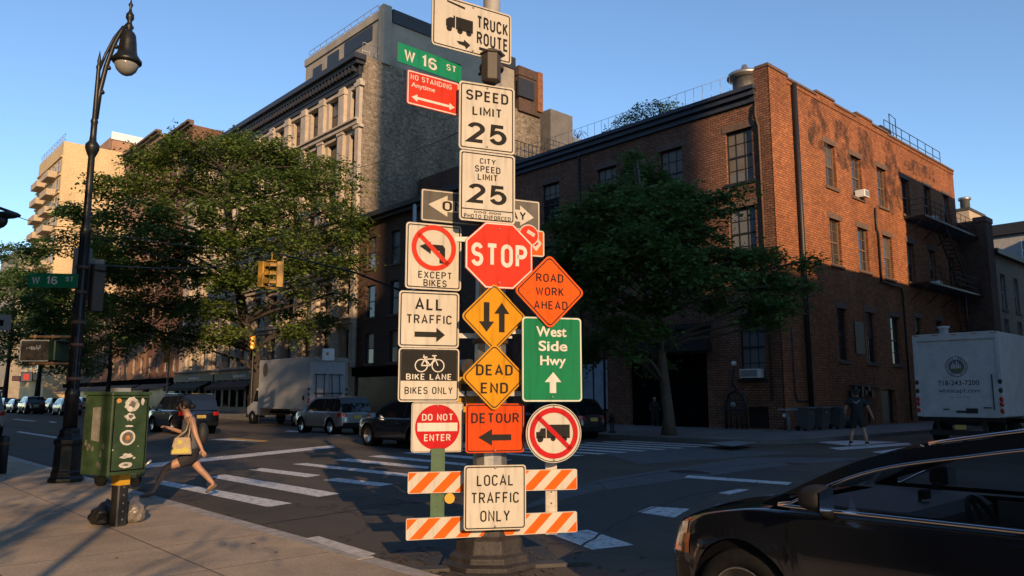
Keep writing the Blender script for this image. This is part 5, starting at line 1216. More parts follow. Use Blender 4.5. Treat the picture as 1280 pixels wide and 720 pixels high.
def interp(x, pts):
    if x <= pts[0][0]: return pts[0][1]
    for (a, b_), (c, d) in zip(pts, pts[1:]):
        if x <= c: t = (x - a) / (c - a); return b_ + (d - b_) * t
    return pts[-1][1]
def smooth_interp(x, pts):
    if x <= pts[0][0]: return pts[0][1]
    for i, ((a, b_), (c, d)) in enumerate(zip(pts, pts[1:])):
        if x <= c:
            p = pts[max(0, i - 1)]; q = pts[min(len(pts) - 1, i + 2)]
            m0 = (d - p[1]) / (c - p[0]) * (c - a); m1 = (q[1] - b_) / (q[0] - a) * (c - a)
            t = (x - a) / (c - a); return (2*t**3 - 3*t*t + 1) * b_ + (t**3 - 2*t*t + t) * m0 + (-2*t**3 + 3*t*t) * d + (t**3 - t*t) * m1
    return pts[-1][1]
def car(name, label, loc, rz, paint, L=4.6, W=1.85, H=1.65, belt=1.0, hoodf=.78, deck=None, xs=(.95, .25, -1.75, -2.15), R=.34, wx=(1.38, -1.38), sill=.24, sx_n=6, fine=False, rails=False, cat='car', group=None, glass=None, rimm=None, wagon=True, roofcol=None, mir=.22, hdrop=0.0):
    """body shell from a rounded plan outline; x forward, y left. xs = (cowl, roof front, roof rear, rear glass foot)"""
    t = thing(name, label, cat, loc, rz, group)
    glass = glass or M_CGLASS; hw = W / 2; hl = L / 2; e = sx_n
    deck = belt if deck is None else deck
    top = [(-hl, deck - .06), (-hl + .12, deck), (xs[3], belt if wagon else deck + .02), (xs[0], belt - hdrop), (xs[0] + .25 * (hl - xs[0]), belt - .03 - hdrop), (xs[0] + .75 * (hl - xs[0]), hoodf + .09 - hdrop), (hl - .05, hoodf), (hl, hoodf - .06)]
    def Y(x): return hw * max(0, 1 - abs(x / hl) ** e) ** (1 / e)
    def X(y): return hl * max(0, 1 - abs(y / hw) ** e) ** (1 / e)
    xe = hl * .955; ye = Y(xe); step = .045 if fine else .10
    ring = []
    ny = 9 if fine else 6
    for k in range(ny): y = ye * k / ny; ring.append((-X(y), y))
    n = int(2 * xe / step)
    for k in range(n + 1): x = -xe + 2 * xe * k / n; ring.append((x, Y(x)))
    for k in range(1, ny + 1): y = ye * (1 - k / ny); ring.append((X(y), y))
    rows = [0, .06, .16, .30, .45, .58, .70, .80, .88, .94, .98, 1.0] if fine else [0, .1, .3, .5, .7, .85, .95, 1.0]
    V = []; NR = len(rows)
    arch = R * 1.19
    def zlow(x, side):
        z = sill + .10 * max(0, (abs(x) - hl * .8) / (hl * .2)) ** 2
        if side:
            for w_ in wx:
                d = x - w_
                if abs(d) < arch: z = max(z, R + math.sqrt(max(0, arch * arch - d * d)) - .0)
        return z
    grid = []
    for sgn in (1, -1):
        col = []
        for i, (x, y) in enumerate(ring):
            side = y > ye * .9; z0 = zlow(x, side); z1 = smooth_interp(x, top)
            c = []
            for q, r in enumerate(rows):
                z = z0 + (z1 - z0) * r; h = (z - sill) / max(.1, z1 - sill)
                ins = .05 * max(0, .42 - h) ** 1.3 * 2 + .055 * max(0, h - .55) ** 1.6 * 2.2 + (.02 * math.exp(-((h - .66) / .05) ** 2) * -1 if fine else 0) + (.035 if r == 1.0 else (.012 if r >= .975 else 0))
                fx = 1 - (ins * .55 + (.10 * max(0, h - .45) ** 1.5 if x > 0 else .05 * max(0, h - .5)) ) / hl * (1 if abs(x) > .8 * hl else 0) * min(1, (abs(x) / hl - .8) / .15 if abs(x) > .8 * hl else 0)
                yy = y * (1 - ins / hw)
                for w_ in wx:                                            # flared arches
                    d = math.hypot(x - w_, z - R)
                    if side and arch < d + .001 < arch + .09: yy += .018 * (1 - (d - arch) / .09)
                c.append(len(V)); V.append((x * fx, sgn * yy, z))
            col.append(c)
        grid.append(col)
    body = MB(); F = []; Mi = []
    for g, sgn in ((grid[0], 1), (grid[1], -1)):
        for i in range(len(ring) - 1):
            for q in range(NR - 1):
                f = (g[i][q], g[i + 1][q], g[i + 1][q + 1], g[i][q + 1])
                F.append(f if sgn > 0 else f[::-1]); zc = V[g[i][q]][2]; Mi.append(1 if (rows[q] < .08 and cat != 'van' and not fine) else 0)
    # hood and tail deck: strips across from left to right edge
    for i in range(len(ring) - 1):
        x0, x1 = V[grid[0][i][-1]][0], V[grid[0][i + 1][-1]][0]; xm = (x0 + x1) / 2
        if xs[3] + .0 < xm < xs[0] - .02: continue
        m_ = 8 if fine else 4; strip = []
        for j in (i, i + 1):
            a, b_ = V[grid[0][j][-1]], V[grid[1][j][-1]]; s = []
            for k in range(m_ + 1):
                u = k / m_; cr = ((.04 if fine else .075) if xm > 0 else .03) * (1 - (2 * u - 1) ** 4) * min(1, abs(a[1]) / (hw * .6))
                if xm > 0 and fine: cr += .012 * math.exp(-((abs(2 * u - 1) - .55) / .12) ** 2) * min(1, abs(a[1]) / (hw * .6))
                s.append(len(V)); V.append((a[0], a[1] + (b_[1] - a[1]) * u, a[2] + cr))
            strip.append(s)
        for k in range(m_): F.append((strip[0][k], strip[1][k], strip[1][k + 1], strip[0][k + 1])); Mi.append(0)
    body.v = [tuple(p) for p in V]; body.f = [list(f) for f in F]; body.m = Mi; body.s = [True] * len(F)
    body.box(-hl + .25, hl - .3, -hw + .12, hw - .12, sill + .0, sill + .05, 1)
    me = body.mesh('body', [paint, M_TRIM]); bm = bmesh.new(); bm.from_mesh(me); bmesh.ops.remove_doubles(bm, verts=bm.verts, dist=.0008); bmesh.ops.recalc_face_normals(bm, faces=bm.faces); bm.to_mesh(me); bm.free()
    bo = link('body', me, t)
    # wheel housings, dark
    mb = MB()
    for w_ in wx:
        for s in (1, -1): mb.cyl((w_, s * (hw - .06), R), (w_, s * (hw - .42), R), arch * .985, n=28)
    mb.build('wheel_housing', M_DARK, t)['kind'] = 'stuff'
    # cabin
    prof = [(xs[0], belt), (xs[0] + (xs[1] - xs[0]) * .5, belt + (H - belt) * .62), (xs[1], H - .05), (xs[1] - .3, H - .005), ((xs[1] + xs[2]) / 2, H), (xs[2], H - .04), (xs[2] + (xs[3] - xs[2]) * .55, belt + (H - belt) * .5), (xs[3], belt)]
    pr = list(reversed(prof)); N = 40 if fine else 22
    xsn = [xs[3] + (xs[0] - xs[3]) * k / N for k in range(N + 1)]
    def zr(x): return max(belt, smooth_interp(x, pr))
    def yb(x): return Y(x) * .955 - .01
    def yr(x): f = (zr(x) - belt) / (H - belt); return yb(x) - f * (.20 if fine else .19)
    roof = MB(); wsg = MB(); rg = MB()
    for a, c in zip(xsn, xsn[1:]):
        xm = (a + c) / 2; m_ = 6
        tgt = wsg if xm > xs[1] + .02 else (rg if xm < xs[2] - .02 else roof)
        P = []
        for x in (a, c):
            P.append([(x, yr(x) * (1 - 2 * k / m_), zr(x) + .035 * (1 - (1 - 2 * k / m_) ** 2) * min(1, (zr(x) - belt) / .3)) for k in range(m_ + 1)])
        for k in range(m_): tgt.add([P[0][k], P[1][k], P[1][k + 1], P[0][k + 1]], [(0, 1, 2, 3)], 0, True)
    roof_o = roof.build('roof', roofcol or paint, t); wsg.build('windscreen', glass, t)
    if rg.f: rg.build('rear_window', glass, t)
    band = .09
    bp = [xs[1] - 1.02, xs[1] - 1.95] if L > 4.2 else [xs[1] - .95]
    for s in (1, -1):
        fr = MB(); sg = MB()
        for a, c in zip(xsn, xsn[1:]):
            q = []
            for x in (a, c):
                z1 = zr(x); z0 = belt - .01; h = z1 - z0; lo = min(.03, h * .3); hi = max(lo, h - band * min(1, h / .25))
                def pt(dz, x=x, h=h, z0=z0): f = dz / max(.01, H - belt); return (x, s * (yb(x) + (yr(x) - yb(x)) * (dz / max(.02, h))), z0 + dz)
                q.append((pt(0), pt(lo), pt(hi), pt(h)))
            fr.add([q[0][0], q[1][0], q[1][1], q[0][1]], [(0, 1, 2, 3)], 0, True); fr.add([q[0][2], q[1][2], q[1][3], q[0][3]], [(0, 1, 2, 3)], 0, True)
            xm = (a + c) / 2
            tt = fr if xm < xs[3] + .12 * (1 if wagon else 2.4) or xm > xs[0] - .16 else sg
            tt.add([q[0][1], q[1][1], q[1][2], q[0][2]], [(0, 1, 2, 3)], 0, True)
        for x in bp:
            z1 = zr(x) - .05
            tr_ = MB(); tr_.add([(x + .045, s * (yb(x) + .004), belt), (x - .045, s * (yb(x) + .004), belt), (x - .045, s * (yr(x) + .016), z1), (x + .045, s * (yr(x) + .016), z1)], [(0, 1, 2, 3)]); tr_.build('door_pillar', M_TRIM, t)
        fr.build('window_frame', paint, t); sg.build('side_window', glass, t)
    if rails:
        for s in (1, -1): MB().tube([(xs[1] - .15, s * (yr(xs[1] - .3) + .0), H - .02), (xs[1] - .3, s * yr(xs[1] - .3), H + .035), (xs[2] + .25, s * yr(xs[2] + .25), H + .02), (xs[2] + .1, s * yr(xs[2] + .1), H - .04)], .018, 6).build('roof_rail', M_CHROME, t)
    # wheels
    for w_ in wx:
        for s in (1, -1):
            y0 = s * (hw - .235); y1 = s * (hw - .02)
            a = MB(); a.M = Matrix.Translation((w_, (y0 + y1) / 2, R)) @ Matrix.Rotation(math.pi / 2 * (-s), 4, 'X')
            hwid = abs(y1 - y0) / 2; k = R
            a.lathe([(k * .66, -hwid), (k * .93, -hwid), (k, -hwid * .7), (k, hwid * .7), (k * .94, hwid), (k * .69, hwid * 1.02), (k * .66, hwid * .8)], n=36 if fine else 24)
            wo = a.build('wheel', M_TYRE, t)
            b_ = MB(); b_.M = a.M
            b_.lathe([(k * .67, hwid * .95), (k * .63, hwid * .97), (k * .61, hwid * .5)], n=36)
            b_.lathe([(0, hwid * .72), (k * .12, hwid * .72), (k * .14, hwid * .5)], n=16)
            ns = 10 if fine else 5
            for q in range(ns):
                an = 2 * math.pi * q / ns; ca, sa = math.cos(an), math.sin(an); w2 = k * (.055 if fine else .085)
                b_.add([(k * .1 * ca - w2 * sa, k * .1 * sa + w2 * ca, hwid * .72), (k * .1 * ca + w2 * sa, k * .1 * sa - w2 * ca, hwid * .72), (k * .64 * ca + w2 * .8 * sa, k * .64 * sa - w2 * .8 * ca, hwid * .82), (k * .64 * ca - w2 * .8 * sa, k * .64 * sa + w2 * .8 * ca, hwid * .82)], [(0, 1, 2, 3)])
            b_.build('rim', rimm or M_RIM, wo)
            d_ = MB(); d_.M = a.M; d_.lathe([(0, hwid * .3), (k * .62, hwid * .3)], n=24); d_.build('brake_disc', M_DARK, wo)
    def patch(nm, m, i0, i1, q0, q1, off=.006, sides=(0, 1)):
        for sd in sides:
            g = grid[sd]; b_ = MB(); cx = 0
            for i in range(i0, i1):
                for q in range(q0, q1):
                    P = [Vector(V[j]) for j in (g[i][q], g[i + 1][q], g[i + 1][q + 1], g[i][q + 1])]
                    P = [p + Vector((p.x / hl * .5 if abs(p.x) > hl * .9 else 0, (1 if sd == 0 else -1) * 1.0 if abs(p.y) > hw * .5 else 0, 0)).normalized() * off if (abs(p.x) > hl * .9 or abs(p.y) > hw * .5) else p + Vector((off if p.x > 0 else -off, 0, 0)) for p in P]
                    b_.add(P, [(0, 1, 2, 3)], 0, True)
            b_.build(nm, m, t)
    NI = len(ring)
    if fine:
        patch('headlight', M_HEAD, NI - ny - 5, NI - ny + 3, 5, 9); patch('indicator', M_AMBER, NI - ny - 6, NI - ny - 4, 5, 7)
        patch('tail_light', M_TAIL, ny - 4, ny + 6, 6, 9)
        b_ = MB(); 
    else:
        patch('headlight', M_HEAD, NI - ny - 2, NI - ny + 1, 4, 6); patch('tail_light', M_TAIL, ny - 2, ny + 2, 4, 6 if wagon else 5)
    MB().box(-hl - .012, -hl + .05, -.2, .2, .72 if wagon else .62, .86 if wagon else .76).build('number_plate', M_PLATE, t)
    mb = MB(); mb.bbox(-hl - .03, -hl + .2, -hw * .78, hw * .78, sill + .08, sill + .26, .03); mb.build('rear_bumper', M_TRIM, t)
    mb = MB(); mb.box(hl - .12, hl + .004, -hw * .42, hw * .42, .42, hoodf - .18); mb.build('grille', M_TRIM, t)
    for s in (1, -1):
        mb = MB(); x = xs[0] - mir; y = yb(x)
        mb.sphere((0, 0, 0), 1, 20, 14)
        sp_ = lambda q: (abs(q) ** .55) * (1 if q > 0 else -1)
        mb.v = [(x + sp_(v[0]) * (.085 if v[0] > 0 else .062), s * (y + .16) + sp_(v[1]) * .10, belt + .085 + sp_(v[2]) * (.07 - .02 * v[1] * s)) for v in mb.v]; mb.tube([(x + .01, s * (y - .01), belt - .02), (x + .01, s * (y + .12), belt + .03)], [.045, .03], 8)
        mo = mb.build('wing_mirror', M_TRIM if fine else paint, t)
        MB().add([(x - .0635, s * (y + .07), belt + .015), (x - .0635, s * (y + .25), belt + .015), (x - .0635, s * (y + .25), belt + .13), (x - .0635, s * (y + .07), belt + .155)], [(0, 1, 2, 3)]).build('mirror_glass', M_CHROME, mo)
    # door seams and handles
    seam = [xs[0] - .18] + bp
    def ysurf(x, zz):
        i = min(range(NI), key=lambda k: abs(ring[k][0] - x) + (5 if ring[k][1] < ye * .9 else 0)); c = grid[0][i]
        for q in range(NR - 1):
            if V[c[q]][2] <= zz <= V[c[q + 1]][2]:
                u = (zz - V[c[q]][2]) / max(1e-6, V[c[q + 1]][2] - V[c[q]][2]); return V[c[q]][1] + (V[c[q + 1]][1] - V[c[q]][1]) * u
        return V[c[-1]][1]
    for s in (1, -1):
        mb = MB()
        for x in seam[:3]:
            zz = [sill + .12 + (belt - .05 - sill - .12) * k / 10 for k in range(11)]
            for a, c in zip(zz, zz[1:]):
                mb.add([(x - .006, s * (ysurf(x, a) + .002), a), (x + .006, s * (ysurf(x, a) + .002), a), (x + .006, s * (ysurf(x, c) + .002), c), (x - .006, s * (ysurf(x, c) + .002), c)], [(0, 1, 2, 3)])
        mb.build('door_seam', M_DARK, t)
        for x in bp[:2]:
            y = ysurf(x + .2, belt - .17); MB().tube([(x + .12, s * (y + .002), belt - .17), (x + .15, s * (y + .03), belt - .165), (x + .3, s * (y + .03), belt - .165), (x + .33, s * (y + .002), belt - .17)], .013, 6).build('door_handle', paint, t)
    return t, dict(V=V, grid=grid, ring=ring, yb=yb, yr=yr, zr=zr, xsn=xsn, hl=hl, hw=hw, ysurf=ysurf)
AV = math.pi / 2                                   # nose up the avenue
# --- foreground black car
FC, fi = car('parked_car', 'glossy black car cropped at the lower right corner, chrome strip round its windows', (5.52, 1.2, 0), AV, P_BLACK, mir=.45, hdrop=.035, L=4.85, W=1.86, H=1.475, belt=.975, hoodf=.755, deck=.98, xs=(1.48, .22, -1.65, -2.15), R=.335, wx=(1.64, -1.3), sill=.20, sx_n=5, fine=True, glass=M_TGLASS)
yb, yr, zr = fi['yb'], fi['yr'], fi['zr']
for s in (1, -1):
    xs_ = [1.36 - k * (1.36 + 1.95) / 40 for k in range(41)]
    up = [(x, s * (yb(x) + (yr(x) - yb(x)) * max(0, (zr(x) - belt_ - .085) / max(.02, zr(x) - belt_)) + .008), max(belt_ + .02, zr(x) - .085)) for belt_ in (.965,) for x in xs_]
    lo = [(x, s * (yb(x) + .012), .975) for x in xs_]
    MB().tube(up, .011, 6).build('chrome_strip', M_CHROME, FC); MB().tube(lo, .013, 6).build('chrome_strip', M_CHROME, FC)
    MB().tube([(-1.5, s * (yr(-1.5) - .02), zr(-1.5) + .01)] + [(x, s * (yr(x) - .015), zr(x) + .014) for x in (-1.2, -.9, -.6, -.3, 0, .2, .35, .5)], .012, 6).build('roof_rail', M_CHROME, FC)
mb = MB()                                            # cabin interior
mb.bbox(.6, 1.4, -.74, .74, .55, .98, .06); mb.box(-2.0, 1.3, -.8, .8, .28, .32); mb.build('dashboard', M_SEAT, FC)
mb = MB(); mb.box(-2.0, .6, .78, .8, .3, .93); mb.box(-2.0, .6, -.80, -.78, .3, .93); mb.build('door_lining', M_SEAT, FC)
for y in (.38, -.38):
    for x, nm in ((-.55, 'front_seat'), (-1.45, 'rear_seat')):
        mb = MB(); mb.bbox(x - .05, x + .5, y - .25, y + .25, .35, .55, .05)
        mb.M = Matrix.Translation((x, y, .5)) @ Matrix.Rotation(rad(-14), 4, 'Y'); mb.bbox(-.08, .06, -.25, .25, 0, .62, .05); mb.bbox(-.05, .05, -.13, .13, .65, .84, .04)
        mb.build(nm, M_SEAT, FC)
mb = MB(); mb.M = Matrix.Translation((.33, .38, .90)) @ Matrix.Rotation(rad(-65), 4, 'Y')
P = [(.185 * math.cos(2 * math.pi * k / 28), .185 * math.sin(2 * math.pi * k / 28), 0) for k in range(29)]
mb.tube(P, .017, 8); mb.tube([(-.18, 0, 0), (.18, 0, 0)], .014, 6); mb.tube([(0, -.18, 0), (0, 0, .02)], .014, 6); mb.cyl((0, 0, -.03), (0, 0, .04), .055, n=14); mb.build('steering_wheel', M_TRIM, FC)
mb = MB(); mb.bbox(.62, .68, -.1, .1, 1.24, 1.31, .02); mb.tube([(.66, 0, 1.3), (.62, 0, 1.4)], .01, 5); mb.build('rear_view_mirror', M_TRIM, FC)
mb = MB(); mb.bbox(.75, .80, .02, .12, 1.0, 1.06, .008); mb.tube([(.82, .07, .97), (.78, .07, 1.02)], .008, 5); mb.build('phone_holder', M_TRIM, FC)
# --- middle distance cars: rear point given by the photograph
def rear_at(px, depth, L, dx=0):
    r_, f_ = ray(px, 500); k = depth / f_; return Vector((r_.x * k + dx, r_.y * k + L / 2, 0))
car('parked_car', 'black estate car seen from behind, left of the white box truck, orange plate', rear_at(253, 35.5, 4.7), AV, P_BLACK, L=4.7, W=1.92, H=1.80, belt=1.08, hoodf=.95, xs=(1.15, .5, -1.95, -2.25), R=.37, wx=(1.42, -1.42), sill=.3, sx_n=8, rails=True)
car('parked_car', 'silver grey estate car seen from behind, in front of the white box truck', rear_at(448, 35.0, 4.5), AV, P_SILVER, L=4.5, W=1.85, H=1.68, belt=1.02, hoodf=.9, xs=(1.1, .4, -1.85, -2.15), R=.35, wx=(1.36, -1.36), sill=.28, sx_n=8)
r_, f_ = ray(434, 555); nose = ground(440, 556)
car('parked_car', 'dark grey hatchback in side view, half hidden behind the BIKE LANE sign', (nose.x + 1.0, nose.y - 2.25, 0), AV, P_DGREY, L=4.6, W=1.86, H=1.58, belt=.98, hoodf=.85, xs=(1.15, .3, -1.6, -2.15), R=.36, wx=(1.4, -1.38), sill=.25, sx_n=7)
car('parked_car', 'pale champagne estate car cropped by the left edge, tail lamp lit by the sun', (5.35, 40.0, 0), AV, P_BEIGE, L=4.9, W=1.95, H=1.95, belt=1.15, hoodf=1.0, xs=(1.2, .5, -2.05, -2.35), R=.39, wx=(1.48, -1.48), sill=.35, sx_n=9)
for px, dep, pn, h, lab in ((29, 84, P_SILVER, 1.5, 'silver car far up the avenue at the left, nearest the champagne car'), (46, 78, P_NAVY, 1.75, 'black estate car far up the avenue with a pale plate'), (63, 92, P_DGREY, 1.5, 'dark car far up the avenue between the black estate and the lamp post'),
                       (76, 84, P_BLACK, 1.6, 'black car far up the avenue just left of the lamp post'), (92, 72, P_SILVER, 1.6, 'grey car far up the avenue, behind the lamp post'), (112, 98, P_WHITE, 1.7, 'white car far up the avenue behind the green box'), (14, 110, P_BLACK, 1.6, 'farthest small dark car at the left edge'), (172, 58, P_DGREY, 1.55, 'dark grey car just left of the black estate car')):
    car('parked_car', lab, rear_at(px, dep, 4.5), AV, pn, L=4.5, W=1.85, H=h, belt=.66 * h, hoodf=.54 * h, xs=(1.1, .35, -1.6, -2.1), R=.34, wx=(1.36, -1.36), sill=.26, sx_n=7, group='cars far up the avenue')
b0 = Vector((23.3, 20.6 + 2.3, 0))
car('parked_car', 'dark car behind the signs, its tail lamps showing right of the no trucks sign', b0, AV, P_DGREY, L=4.6, W=1.85, H=1.6, belt=1.0, hoodf=.85, xs=(1.1, .35, -1.8, -2.2), R=.35, wx=(1.36, -1.36), sill=.26, sx_n=7)

# --- box trucks
def truck_wheel(t, x, y, s, R=.42, wd=.28):
    a = MB(); a.M = Matrix.Translation((x, y, R)) @ Matrix.Rotation(math.pi / 2 * (-s), 4, 'X')
    a.lathe([(R * .55, -wd / 2), (R * .95, -wd / 2), (R, -wd * .35), (R, wd * .35), (R * .95, wd / 2), (R * .6, wd * .52), (R * .55, wd * .4)], n=24); w_ = a.build('wheel', M_TYRE, t)
    b_ = MB(); b_.M = a.M; b_.lathe([(0, wd * .2), (R * .3, wd * .25), (R * .35, wd * .1), (R * .56, wd * .45)], n=20); b_.build('rim', M_GREYP, w_)
VAN_W = mat('van_white', (.42, .43, .44), .45, var=.18, scale=2.2, bump=.03, bscale=3)
VAN_G = mat('van_grey_side', (.36, .365, .37), .5, var=.10, scale=1.2)
def box_truck(label, loc, rz, L, W, zb, zt, paint, lettered=False, cab=True):
    t = thing('box_truck', label, 'truck', loc, rz)            # x forward, origin under the rear door
    b = MB(); b.box(0, L, -W / 2, W / 2, zb, zt); shade_bevel(b.build('cargo_box', paint, t), .03)
    b = MB()
    for y0, y1, z0, z1 in ((-W / 2 - .02, -W / 2 + .11, zb, zt), (W / 2 - .11, W / 2 + .02, zb, zt), (-W / 2 + .11, W / 2 - .11, zt - .22, zt + .02), (-W / 2 + .11, W / 2 - .11, zb - .02, zb + .08)): b.box(-.05, .03, y0, y1, z0, z1)
    shade_bevel(b.build('rear_frame', VAN_W if lettered else mat('van_frame_beige', (.30, .27, .22), .5, var=.2), t), .008)
    d = MB(); n = 6
    for k in range(n):
        z0 = zb + .08 + (zt - zb - .30) * k / n; z1 = zb + .08 + (zt - zb - .30) * (k + 1) / n; d.box(-.012, .0, -W / 2 + .11, W / 2 - .11, z0 + .004, z1 - .004)
    shade_bevel(d.build('roller_door', paint, t), .003)
    b = MB(); b.box(-.1, .12, -W / 2 + .02, W / 2 - .02, zb - .16, zb - .03); b.box(-.06, L, -.45, .45, zb - .3, zb - .16); b.build('chassis', M_TRIM, t)
    b = MB(); b.box(-.06, .1, -W / 2 + .35, W / 2 - .35, zb - .62, zb - .45); 
    b.box(-.02, .06, -.75, -.65, zb - .5, zb - .15); b.box(-.02, .06, .65, .75, zb - .5, zb - .15); b.build('rear_step', M_IRON, t)
    for s in (1, -1):
        for k, (z, m) in enumerate(((.42, M_TAIL), (.58, M_TAIL), (.20, M_TAIL), (.86, M_IRON), (1.15, M_IRON))):
            b = MB(); b.lathe([(0, .02), (.05, .015), (.065, 0)], n=14); b.M = Matrix.Identity(4)
            b.v = [(-.05 - v[2], s * (W / 2 - .045) + v[0], zb + z + v[1] * 1.3) for v in b.v]; b.build('tail_light', m, t)
        for k in range(1 + (L > 4)): pass
        truck_wheel(t, 1.5, s * (W / 2 - .16), s); 
        b = MB(); b.box(1.0, 1.06, s * W / 2 - s * .5 - .2, s * W / 2 - s * .5 + .2, .35, zb - .2); b.build('mud_flap', M_TRIM, t)
    b = MB()
    for k in range(5): y = -W / 2 + .12 + k * (W - .24) / 4; b.box(-.056, -.045, y - .09, y + .09, zt - .05, zt - .02)
    b.build('marker_lights', M_AMBER, t)
    b = MB(); b.box(-.07, -.05, -.17, .17, zb - .42, zb - .27); b.build('number_plate', M_PLATE, t)
    if cab:
        c = MB(); x0 = L + .08
        pr = [(x0, .55), (x0 + 2.0, .55), (x0 + 2.05, 1.05), (x0 + 1.25, 1.35), (x0 + .75, 2.25), (x0, 2.3)]
        for y0, y1 in ((-1.0, 1.0),): c.prism(pr, y0, y1)
        shade_bevel(c.build('cab', VAN_W, t), .06)
        for s in (1, -1): c = MB(); c.add([(x0 + .25, s * 1.006, 1.4), (x0 + 1.12, s * 1.006, 1.4), (x0 + .75, s * 1.006, 2.1), (x0 + .25, s * 1.006, 2.1)], [(0, 1, 2, 3)]); c.build('cab_window', M_CGLASS, t); truck_wheel(t, x0 + 1.15, s * .92, s)
        for s in (1, -1): c = MB(); c.bbox(x0 + 1.2, x0 + 1.28, s * 1.25 - .1, s * 1.25 + .1, 1.35, 1.8, .02); c.tube([(x0 + 1.2, s * 1.0, 1.5), (x0 + 1.2, s * 1.2, 1.55)], .015, 5); c.build('wing_mirror', M_TRIM, t)
    return t
# white truck on the avenue
tk = rear_at(409, 44.5, 0); 
T1 = box_truck('large grey box truck parked across the avenue below the locust tree', tk, AV, 6.4, 2.5, .98, 3.95, VAN_G)
b = MB()                                                        # folding rack on its rear door
for y in (-.75, -.25, .3, .8): b.tube([(-.2, y, 1.1), (-.2, y + (.12 if y < 0 else .05), 3.0)], .03, 5)
for z in (1.9, 2.95): b.tube([(-.2, -.85, z), (-.2, .95, z)], .03, 5)
b.build('tail_rack', M_IRON, T1)
b = MB(); b.prism([(.34 * math.cos(2 * math.pi * k / 28), .42 * math.sin(2 * math.pi * k / 28)) for k in range(28)], 0, .006)
b.v = [(5.5 + v[0], 1.252 + v[1], 3.35 + v[2]) for v in b.v]; b.build('round_emblem', mat('emblem_brown', (.12, .085, .06), .6, var=.5, scale=9), T1)
b = MB(); b.box(.35, .6, 1.252, 1.256, 1.5, 1.75); b.build('data_plate', M_TRIM, T1)
# white truck on the side street, lettered rear door
T2 = box_truck('white delivery truck on the side street, telephone number and emblem on its roller door', (28.6, 9.05, 0), 0, 5.6, 2.62, 1.02, 3.80, VAN_W, True)
def door_pen(nm, m, fn, y=-.0135):
    mb = MB(); fn(mb); mb.v = [(y + v[1], -v[0], v[2]) for v in mb.v]; return mb.build(nm, m, T2)
INK = mat('truck_lettering', (.03, .032, .036), .5)
door_pen('telephone_number', INK, lambda mb: put_text(mb, '718-243-7200', 0.02, 2.14, 1.26, .17, 0, .016))
door_pen('web_address', INK, lambda mb: put_text(mb, 'whitecap1.com', 0.02, 1.86, 1.27, .17, 0, .008))
door_pen('small_lettering', INK, lambda mb: put_text(mb, 'nyc - dot 1646', 0.02, 1.66, .6, .05, 0, .004))
def emb(mb):
    mb.ring(0, 2.68, .325, .345, -.001, 0, 40); mb.ring(0, 2.68, .225, .24, -.001, 0, 40)
    for k in range(26):
        if k in (6, 7, 19, 20): continue
        a = 2 * math.pi * k / 26; mb.bar2(.255 * math.cos(a), 2.68 + .255 * math.sin(a), .31 * math.cos(a + .05), 2.68 + .31 * math.sin(a + .05), .03, -.001, 0)
door_pen('emblem_ring', INK, emb)
door_pen('emblem_disc', mat('emblem_grey', (.10, .105, .11), .6, var=.4, scale=12), lambda mb: mb.prism([(.225 * math.cos(2 * math.pi * k / 32), 2.68 + .225 * math.sin(2 * math.pi * k / 32)) for k in range(32)], -.001, 0))
def sky_(mb):
    for x, h in ((-.14, .12), (-.09, .2), (-.04, .15), (.02, .26), (.07, .18), (.12, .1)): mb.box(x - .018, x + .018, -.003, -.002, 2.62, 2.62 + h)
door_pen('emblem_skyline', VAN_W, sky_)
door_pen('emblem_hill', mat('emblem_green', (.10, .12, .03), .6), lambda mb: mb.prism([(-.16, 2.53), (.16, 2.53), (.19, 2.6), (.08, 2.63), (-.08, 2.6), (-.19, 2.61)], -.004, -.003))
def lock(mb):
    mb.box(-.1, .26, -.03, 0, 1.15, 1.22); mb.box(.2, .55, -.02, 0, 1.14, 1.3); mb.box(-.5, -.32, -.02, 0, 1.24, 1.28); mb.box(.72, .95, -.02, 0, 1.3, 1.34)
door_pen('door_latch', M_IRON, lock)
door_pen('grab_rail', M_IRON, lambda mb: mb.box(1.04, 1.07, -.05, -.03, 1.25, 2.4), -.06)
b = MB(); b.lathe([(.16, 0), (.16, .3), (.2, .31), (.2, .36), (0, .38)], (1.2, .7, 3.8), 14); b.build('roof_vent', VAN_W, T2)
# ------------------------------------------------------------------ street furniture
M_LAMP = mat('lamp_post_black', (.011, .012, .013), .38, spec=.35, var=.4, scale=10, bump=.15, bscale=25)
M_GLOBE = mat('lamp_globe', (.50, .50, .48), .12, trans=.55, spec=.6)
LP = ground(82, 602, .04)
SLp = thing('street_lamp', 'tall black cast iron street lamp with a bell shaped lantern on a curved arm', 'street lamp', LP); SLp.scale = (VF.dot(LP) / 13.72,) * 3
b = MB(); b.lathe([(0.288, 0), (0.288, .06), (0.248, .10), (0.248, .17), (0.228, .20), (0.216, .62), (0.240, .66), (0.240, .72), (0.192, .76), (0.160, .84), (0.168, .87), (0.140, .92)], n=8, smooth=False); shade_bevel(b.build('base', M_LAMP, SLp), .012)
b = MB(); N = 12; prof = [(0.119, .9), (0.112, 1.45), (0.122, 1.48), (0.122, 1.56), (0.094, 1.6), (0.085, 3.2), (0.081, 4.4), (0.094, 4.43), (0.094, 4.5), (0.068, 4.55), (0.058, 5.85), (0.094, 5.93), (0.122, 6.01), (0.122, 6.08), (0.065, 6.16), (0.056, 6.26), (0.056, 6.5), (0.068, 6.53), (0.047, 6.6), (0.037, 7.55), (0.049, 7.6), (0.029, 7.66), (0.036, 7.72), (0.000, 7.95)]
b.lathe(prof, n=N); b.build('shaft', M_LAMP, SLp)
mb = MB()
